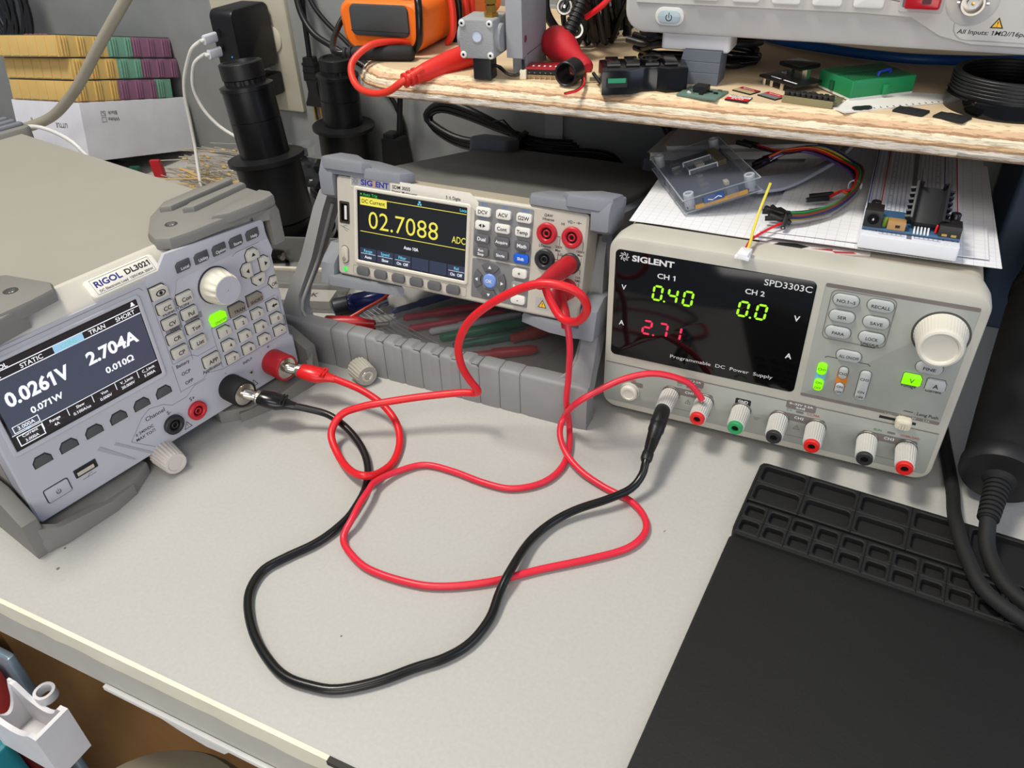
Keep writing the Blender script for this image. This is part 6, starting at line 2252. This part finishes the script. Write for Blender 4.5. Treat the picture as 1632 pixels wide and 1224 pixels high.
# jumper wires: out of the case, around in an arc, back to a bundle of black sockets
JC = (('purple', (86, 52, 120)), ('black', (16, 16, 17)), ('red', (196, 30, 40)), ('orange', (222, 108, 44)), ('white', (222, 222, 220)), ('green', (44, 128, 70)), ('yellow', (222, 196, 60)), ('navy', (30, 44, 120)), ('brown', (104, 56, 40)), ('grey', (130, 132, 138)))
for i, (cn, c) in enumerate(JC):
    k = i - 4.5
    st = (-78 + 0.9 * i, 570 + 2.2 * i, 158 + (i % 2) * 2.9) if i not in (1, 2) else (-92 + 4 * (i - 1), 600 + 3 * (i - 1), 164)
    h = 10 + (i % 4) * 2.0
    mid = [(-60 + 1.2 * k, 596 + 1.6 * k, 160 + h * 0.3), (-40 + 1.5 * k, 604 + 1.4 * k, 161 + h * 0.3), (-21 + 1.2 * k, 596 + 1.0 * k, 159 + h * 0.2), (-9 + 0.6 * k, 580 + 0.8 * k, 158 + (i % 3) * 1.8), (-9 + 0.5 * k, 556 + 0.6 * k, 153 + (i % 3) * 2), (-18, 530 - 1.1 * k, 151 + (i % 3) * 2), (-32, 512 - 1.5 * k, 151 + (i % 3) * 1.8)]
    en = (-44 + 0.5 * k, 503 - 1.2 * k, 151.5 + (i % 3) * 2)
    dst = [(-62, 514, 153), (-63, 505, 153), (-38, 531, 154), (-34, 546, 152), (-60, 500, 158), (-44, 488, 151), (-58, 508, 158), (-60, 496, 152), (-57, 520, 153), (-52, 494, 156)][i]
    if i in (2, 3):
        mid = mid[:5] + [(-16, 552, 156)]
        en = (-24 if i == 2 else -22, 540 if i == 2 else 549, 154)
    o = (-20, 580, 149)
    t = thing('jumper_wire', cn + ' jumper wire with a black socket end, in the arc beside the clear case', 'jumper wire', o, group='jumper wires from the clear case')
    b = MB()
    b.cable(off([st] + mid + [en], o), 0.95, mat('jumper_' + cn, c, 0.4), 8, 3)
    b.build('wire', t)
    b = MB()
    va, vb = Vector(en) - Vector(o), Vector(dst) - Vector(o)
    fm = frame_to(va, vb - va)
    b.prism(rrect(2.7, 2.7, 0.3, 2), -1, 14.5, BLACK, 0.2, fm)
    b.flat(circ(0.6, 8), 14.55, STEEL, fm)
    b.build('socket', t)
    b = MB()
    v0 = Vector(st) - Vector(o)
    v1 = Vector(mid[0]) - Vector(o)
    b.prism(rrect(3.0, 3.0, 0.3, 2), -7, 6, BLACK, 0.2, frame_to(v0, v1 - v0))
    b.build('housing', t)
b = MB()
b.ring(rrect(9, 9, 4, 5), rrect(7.4, 7.4, 3.2, 5), -1.2, 1.2, mat('white_tie', (214, 216, 220), 0.4), T=frame_to((0, 0, 0), (0.3, 1, 0)))
b.build('cable_tie', loc=(-9, 566, 155), label='translucent white tie around the jumper wires', cat='cable tie')
t = thing('battery_pigtail', 'red and yellow wire pair with a small white plug on the power supply front edge', 'wire', (-60, 455, 150))
o = (-60, 455, 150)
b = MB()
b.cable(off([(-42, 500, 152), (-51, 486, 151), (-59, 468, 150), (-60.5, 456, 149)], o), 0.8, REDC, 8, 2)
b.build('red_wire', t, label='red wire')
b = MB()
b.cable(off([(-57, 497, 176), (-58.6, 495, 168), (-60, 489, 160), (-60, 474, 153), (-59, 462, 151), (-59, 454, 149)], o), 0.85, mat('yellow_wire', (222, 204, 70), 0.4), 8, 2)
b.build('yellow_wire', t, label='yellow wire')
b = MB(TR(0, -4.5, -2.4, 0, 0, -6))
b.box(-3.4, -5.4, -1.9, 3.4, 4.6, 2.3, mat('white_jst', (228, 228, 230), 0.4), r=0.4, bev=0.4)
b.box(-4.4, -5.6, -1.9, -2.6, -2.2, 0.4, mat('white_jst', (228, 228, 230), 0.4), bev=0.3)
b.box(2.6, -5.6, -1.9, 4.4, -2.2, 0.4, mat('white_jst', (228, 228, 230), 0.4), bev=0.3)
b.build('plug', t)

# breadboard with a power module plugged in
BBW = mat('breadboard_white', (216, 218, 224), 0.5)
PIN = grid_mat('breadboard_pins', (216, 218, 224), (158, 164, 180), 2.54, 0.34, 0.5)
bb = thing('breadboard', 'long white breadboard running back under the shelf, black module on its front end', 'breadboard', (28.5, 484, 147.6), (0, 0, 0.4))
b = MB()
b.box(-27.5, 0, 0, 27.5, 176, 8.6, BBW, r=1, bev=0.4)
b.flat(box2(-17, 5, -2.5, 172), 8.66, PIN)
b.flat(box2(2.5, 5, 17, 172), 8.66, PIN)
for x0 in (-25.6, 19.6):
    b.flat(box2(x0, 9, x0 + 6, 168), 8.66, PIN)
b.box(-1.4, 3, 8.0, 1.4, 174, 8.7, mat('trench_grey', (110, 112, 116), 0.6))
for x, c in ((-26.4, (60, 90, 150)), (-18.6, (190, 60, 76)), (18.6, (60, 90, 150)), (26.4, (190, 60, 76))):
    b.flat(box2(x - 0.35, 8, x + 0.35, 170), 8.7, mat('rail_%d' % c[0], c, 0.5))
for k in range(14):
    b.text(str(5 * k + 1), -13.5, 12 + 11.6 * k, 1.4, 8.72, GREYINK, rot=-90)
    b.text(str(5 * k + 1), 14.4, 12 + 11.6 * k, 1.4, 8.72, GREYINK, rot=-90)
for x in (-22, -18, 18, 22):
    b.flat(circ(0.9, 10, x, 3.2 if abs(x) > 20 else 4), 8.72, WHITEINK)
b.text('+', -21, 10, 3, 8.74, mat('rail_190', (190, 60, 76), 0.5))
b.text('+', 23.5, 9, 3, 8.74, mat('rail_190', (190, 60, 76), 0.5))
b.build('body', bb)
pm = thing('power_module', 'black and blue power module with a finned heat sink on the breadboard end', 'power module', (28.5, 494, 156.8), (0, 0, 0.6))
b = MB()
b.box(-27, -2, 0, 27, 28, 1.8, mat('module_blue', (58, 96, 130), 0.4), bev=0.2)
b.build('board', pm)
b = MB()
b.box(-27, -3, 1.8, -17, 9, 12.8, BLACK, bev=0.6)
b.box(-26, 9, 1.8, -18, 13, 9, BLACK, bev=0.6)
b.ring(circ(4.0, 24), circ(3.3, 24), 0, 0.4, BLACK, T=TR(-22, -3, 7.4, 0, 0, 0) @ FACE)
b.flat(circ(3.3, 20), 0.1, GLOSSB, T=TR(-22, -3, 7.4) @ FACE)
b.lathe([(0.8, 0), (0.7, 1.2), (0.1, 1.3)], STEEL, 10, TR(-22, -3, 7.4) @ FACE)
b.build('barrel_jack', pm)
b = MB()
b.box(-13.4, -2.6, 1.8, -3.4, 4, 7.2, mat('tan_switch', (168, 128, 78), 0.4), bev=0.4)
b.box(-9, -2.8, 3.6, -6.4, -2.4, 5.2, BLACK)
b.build('switch', pm, label='tan slide switch')
b = MB()
b.lathe([(1.6, 1.8), (1.6, 6), (1.2, 7.2), (0.1, 7.6)], mat('green_lens', (140, 170, 60), 0.15, alpha=0.8), 14, TR(-14.8, 2.5, 0))
b.build('led', pm, label='pale green indicator')
for x in (-22, 22.6):
    b = MB()
    b.lathe([(2.9, 1.8), (2.9, 11), (2.5, 11.6), (0.2, 11.6)], mat('capacitor_black', (16, 16, 18), 0.25), 18, TR(x, 16 if x < 0 else 12, 0))
    b.build('capacitor', pm)
b = MB()
b.box(1, 5, 2.4, 13, 18, 4.6, MATTE, T=TR(0, 0, 0, 24, 0, 0))
SINK = mat('black_anodised', (28, 28, 30), 0.45)
HS = TR(7, 4, 5, 36, 0, 0)
b.box(-6.4, 0, 0, 6.4, 25, 2.0, SINK, T=HS, bev=0.2)
for sx in (-1, 1):
    b.box(sx * 6.4 - 0.8, 0, 0, sx * 6.4 + 0.8, 26, 9, SINK, T=HS @ TR(0, 0, 0, 0, sx * 16, 0), bev=0.2)
    for k in range(6):
        b.box(sx * 8.6 - 1.8, 1 + 4 * k, 0, sx * 8.6 + 1.8, 2.4 + 4 * k, 8, SINK, T=HS @ TR(0, 0, 0, 0, sx * 16, 0))
    b.loft([[(sx * 6 - .7, 24, 0), (sx * 6 + .7, 24, 0), (sx * 6 + .7, 24, 9), (sx * 6 - .7, 24, 9)], [(sx * 7.4 - .5, 36, 4), (sx * 7.4 + .5, 36, 4), (sx * 7.4 + .5, 36, 6), (sx * 7.4 - .5, 36, 6)]], SINK, T=HS)
b.build('heat_sink', pm)
b = MB()
for k in range(5):
    b.box(1.4 + 1.9 * k, -1.6, 1.8, 2.4 + 1.9 * k, 4.6, 2.6, mat('tin_pin', (216, 218, 222), 0.3), T=TR(0, 0, -0.2, 20, 0, 0))
b.build('pins', pm)
b = MB()
b.box(14.6, -3, 1.8, 26.6, 8, 9, BLACK, bev=0.6)
for x in (18, 23):
    b.box(x - 1.4, -3.2, 2.6, x + 1.4, -2.9, 4, mat('gold_pins', (196, 168, 96), 0.3))
b.build('usb_block', pm)
b = MB()
b.tube(catmull([(13.4, 1, 2), (13.8, 3, 6), (15.4, 6, 9), (16.4, 8, 8)], 1.5), 0.7, REDC, 8)
b.build('red_jumper', pm, label='red jumper')

# ================================================================== right edge: handheld soldering tool and cables
ht = thing('hand_tool', 'black rubber-gripped cylindrical tool leaning beside the power supply, cable end down', 'hand tool', (120, 448, 0))
o = Vector((120, 448, 0))
pa, pb = Vector((113, 446, 27)), Vector((152, 700, 88))
fm = frame_to(pa - o, pb - pa)
b = MB(fm)
b.lathe([(11, 0), (22, 1), (23.6, 4), (23.6, 10), (23, 12), (22.6, 14), (24, 60), (25.4, 120), (26, 160), (25, 178)], mat('tool_black', (28, 28, 30), 0.5, bump=0.1), 44)
b.box(-1.2, -25.4, 20, 1.2, -21, 140, mat('tool_black', (28, 28, 30), 0.5))
b.build('body', ht)
b = MB(fm)
b.lathe([(25, 177), (27, 179), (27, 184), (24, 186), (23.6, 196), (21, 214), (19, 236), (16, 250), (13, 256)], mat('tool_grip', (20, 20, 21), 0.65), 40)
for k in range(5):
    for a in range(0, 360, 24):
        b.box(-4, -1.2, 0, 4, 1.2, 2.4, mat('tool_grip', (20, 20, 21), 0.65), T=Matrix.Rotation(math.radians(a), 4, 'Z') @ TR(23.8 - 1.5 * k, 0, 192 + 10 * k, 0, 80, 0))
b.build('grip', ht)
b = MB(fm)
pr2 = [(11, 1)]
for k in range(9):
    z = -2 - 3.4 * k
    rr2 = 7.4 - 0.16 * k
    pr2 += [(rr2, z), (rr2, z - 2.0), (rr2 - 1.2, z - 2.2), (rr2 - 1.2, z - 3.2)]
b.lathe(list(reversed(pr2)), MATTE, 22)
b.build('strain_relief', ht)
b = MB()
d0 = (pa - pb).normalized()
e0 = pa + d0 * 30
b.cable(off([tuple(e0 - d0 * 4), tuple(e0), (110, 404, 11), (114, 390, 8), (121, 376, 7.4), (136, 364, 7.4), (170, 356, 7.4)], tuple(o)), 4.6, MATTE, 12, 3)
b.build('wire', ht)
b = MB()
b.cable([(88, 640, 5), (86, 590, 5), (84, 545, 5), (86, 515, 5), (90, 480, 5), (93, 452, 5), (93, 430, 8), (94, 412, 11.4), (99, 388, 11.6), (110, 362, 11.6), (140, 342, 11.6)], 4.2, MATTE, 12, 4)
b.build('thick_cable', loc=(0, 0, 0), label='thick black cable running along the power supply side onto the mat', cat='cable')
b = MB()
b.box(104, 690, 0, 240, 800, 168, mat('dark_blue_box', (46, 62, 82), 0.6, bump=0.2), r=4, bev=2)
b.build('dark_box', loc=(0, 0, 0), label='dark blue-grey box in the gap under the shelf at the right edge', cat='box')
b = MB()
for k in range(3):
    b.ring(circ(9 + k, 20), circ(4, 20), 6 * k, 6 * k + 4, BLACK)
b.lathe([(6, -10), (7, -6), (7, 0)], BLACK, 18)
b.build('ribbed_nozzle', loc=(112, 664, 178), label='small ribbed black nozzle hanging under the shelf at the right edge', cat='nozzle')

# ================================================================== behind and under the bench multimeter
b = MB()
rnd = random.Random(14)
for k in range(4):
    q = 2.5 * k
    b.cable([(-300 + 4 * k, 780, 84 - q), (-340, 776 - k, 84 - q * .6), (-380, 774, 92 + q * .4), (-425, 772, 104 + q), (-455, 772, 108 + q * 0.8), (-470 - q * .5, 770, 100), (-462, 768, 86 + q * .4), (-430, 768, 72 + q * .8), (-380, 770, 70 + q), (-320, 772, 76), (-260, 776, 78 - q * .5), (-240, 780, 60 - q)], 4.2, BLACK if k % 2 else mat('shiny_black_cable', (12, 12, 13), 0.18), 10, 5)
b.build('coiled_cord', loc=(0, 0, 0), label='coiled black mains cord on the wall behind the bench multimeter', cat='cord', kind='stuff')
b = MB()
b.box(-3, -9, -15, 3, 9, 15, BLACK, r=1.5, bev=1, T=TR(0, 0, 0, 0, 24, 0))
b.tube([(0, -3, 12), (-16, -4, 27), (-29, -4, 24)], 1.5, BLACK, 8, flat=0.5)
b.build('cord_tie', loc=(-357, 766, 80), label='black tie with a bent tail around the coiled mains cord', cat='cable tie')
t = thing('antenna', 'thin black rod standing on a small black foot behind the meter left corner', 'antenna', (-536, 788, 0))
b = MB()
b.box(-20, -12, 0, 30, 14, 16, BLACK, r=4, bev=3)
b.loft([[(-12, -8, 15), (8, -8, 15), (8, 8, 15), (-12, 8, 15)], [(-2, -5, 38), (10, -5, 38), (10, 5, 38), (-2, 5, 38)]], BLACK)
b.build('foot', t)
b = MB()
b.lathe([(5.5, 36), (5, 46), (3.4, 60), (3.2, 140)], BLACK, 14, TR(0, 0, 0, 0, 9, 0))
b.build('rod', t)
b = MB()
b.cable([(-224, 800, 210), (-222, 798, 160), (-214, 796, 128), (-200, 792, 104), (-180, 788, 80), (-160, 784, 20), (-158, 780, 4)], 4.4, BLACK, 12, 5)
b.build('mains_cable', loc=(0, 0, 0), label='black cord curving down the wall between meter and flat grey device', cat='cord')

# zip bag of coloured clips under the meter
FOILB = mat('zip_bag_film', (206, 208, 210), 0.1, vary=0, alpha=0.16, spec=1.0)
b = MB()
rnd = random.Random(6)
bp_ = [(-398, 492), (-345, 470), (-290, 454), (-236, 456), (-206, 520), (-212, 590), (-330, 600), (-392, 560)]
c0 = Vector((-300, 525))
loops = []
for s, z in ((1.0, 0.6), (1.0, 2.0), (0.92, 10), (0.78, 17), (0.5, 21), (0.2, 22)):
    lp = []
    for k, (x, y) in enumerate(bp_):
        for j in range(3):
            xn, yn = bp_[(k + 1) % len(bp_)]
            q = Vector((x + (xn - x) * j / 3, y + (yn - y) * j / 3))
            q = c0 + (q - c0) * s
            lp.append((q.x + rnd.uniform(-1.5, 1.5), q.y + rnd.uniform(-1.5, 1.5), z + (rnd.uniform(-1.6, 1.6) if z > 2 else 0)))
    loops.append(lp)
b.loft(loops, FOILB, cap0=False)
for k in range(5):
    b.tube([(-396 + 1.5 * k, 496 + 3.6 * k, 5 + k), (-350, 474 + 3.6 * k, 8 + k), (-292, 457 + 3.6 * k, 6 + k), (-240, 459 + 3.4 * k, 4 + k)], 0.45, mat('zip_ridge', (196, 198, 200), 0.2, vary=0, alpha=0.7), 6)
b.build('zip_bag', loc=(0, 0, 0), label='clear zip bag of coloured clips lying under the bench multimeter', cat='bag', sharp=12)
TW = mat('clip_white', (210, 212, 214), 0.4)
for i, (a, c, r, m, lab) in enumerate((((-356, 506), (-284, 560), 4.0, mat('clip_pink_red', (206, 40, 66), 0.4), 'red clip stick in the zip bag, left one'), ((-342, 492), (-274, 548), 3.8, mat('clip_pink_red', (206, 40, 66), 0.4), 'red clip stick in the zip bag, beside the white stick'), ((-322, 494), (-258, 548), 4.0, TW, 'white clip stick in the zip bag'), ((-308, 488), (-244, 544), 4.4, mat('clip_green', (36, 130, 88), 0.4), 'green clip stick in the zip bag, beside the white stick'),
                                          ((-292, 482), (-236, 528), 3.8, mat('clip_teal', (30, 110, 84), 0.4), 'green clip stick in the zip bag, right one'), ((-270, 474), (-222, 502), 4.2, mat('clip_red', (196, 34, 40), 0.4), 'red clip stick at the bag front right corner'), ((-250, 508), (-214, 548), 5.4, mat('clip_brick', (188, 60, 52), 0.45), 'thick brick-red handle at the right end of the zip bag'), ((-372, 512), (-320, 580), 3.6, mat('clip_blue', (44, 60, 130), 0.4), 'dark blue clip stick in the zip bag'))):
    b = MB()
    va, vc = Vector((a[0], a[1], r + 1.4)), Vector((c[0], c[1], r + 3))
    L = (vc - va).length
    b.lathe([(r * 0.4, 0), (r * 0.8, 2), (r * 0.8, L * 0.3), (r * 1.1, L * 0.34), (r, L * 0.9), (r * 0.6, L)], m, 14, frame_to((0, 0, r + 1.4), vc - va))
    b.build('clip_stick', loc=(a[0], a[1], 0), label=lab, cat='clip')
t = thing('clip_cable', 'red crocodile clip boot with a thin orange wire behind the meter stand', 'clip', (-388, 478, 0))
b = MB(frame_to((-24, -14, 9), (0.9, 0.36, 0.0)))
b.loft([[(7 * s * math.cos(k * math.pi / 8), 9 * s * math.sin(k * math.pi / 8), z) for k in range(16)] for z, s in ((0, 0.7), (3, 1), (28, 0.95), (40, 0.6), (46, 0.5))], mat('clip_boot_red', (176, 18, 30), 0.35))
b.build('boot', t)
b = MB(frame_to((18, 2, 9), (0.9, 0.36, 0.1)))
b.box(-2.4, -1.5, 0, 2.4, 1.5, 14, STEEL, r=0.6)
b.build('jaws', t)
b = MB()
b.cable([(-6, -10, 14), (6, 8, 20), (16, 30, 24), (14, 52, 30), (-10, 66, 34), (-44, 62, 32), (-74, 48, 24), (-84, 30, 16), (-80, 8, 10), (-66, -6, 4)], 1.3, mat('orange_wire2', (196, 60, 36), 0.4), 8, 3)
b.build('wire', t)
b = MB(frame_to((0, 0, 11), (0.8, 0.55, 0.12)))
b.lathe([(8, 0), (9, 1), (9, 4), (8.4, 5), (9, 6), (9, 34), (8, 36)], mat('navy_sleeve', (26, 40, 96), 0.2), 24)
b.lathe([(7.4, -14), (8.4, -13), (8.4, 0)], mat('slate_black', (34, 40, 48), 0.45), 20)
b.build('capacitor', loc=(-410, 500, 0), rot=(0, 0, 0), label='shiny navy blue capacitor behind the meter stand left arm', cat='capacitor')
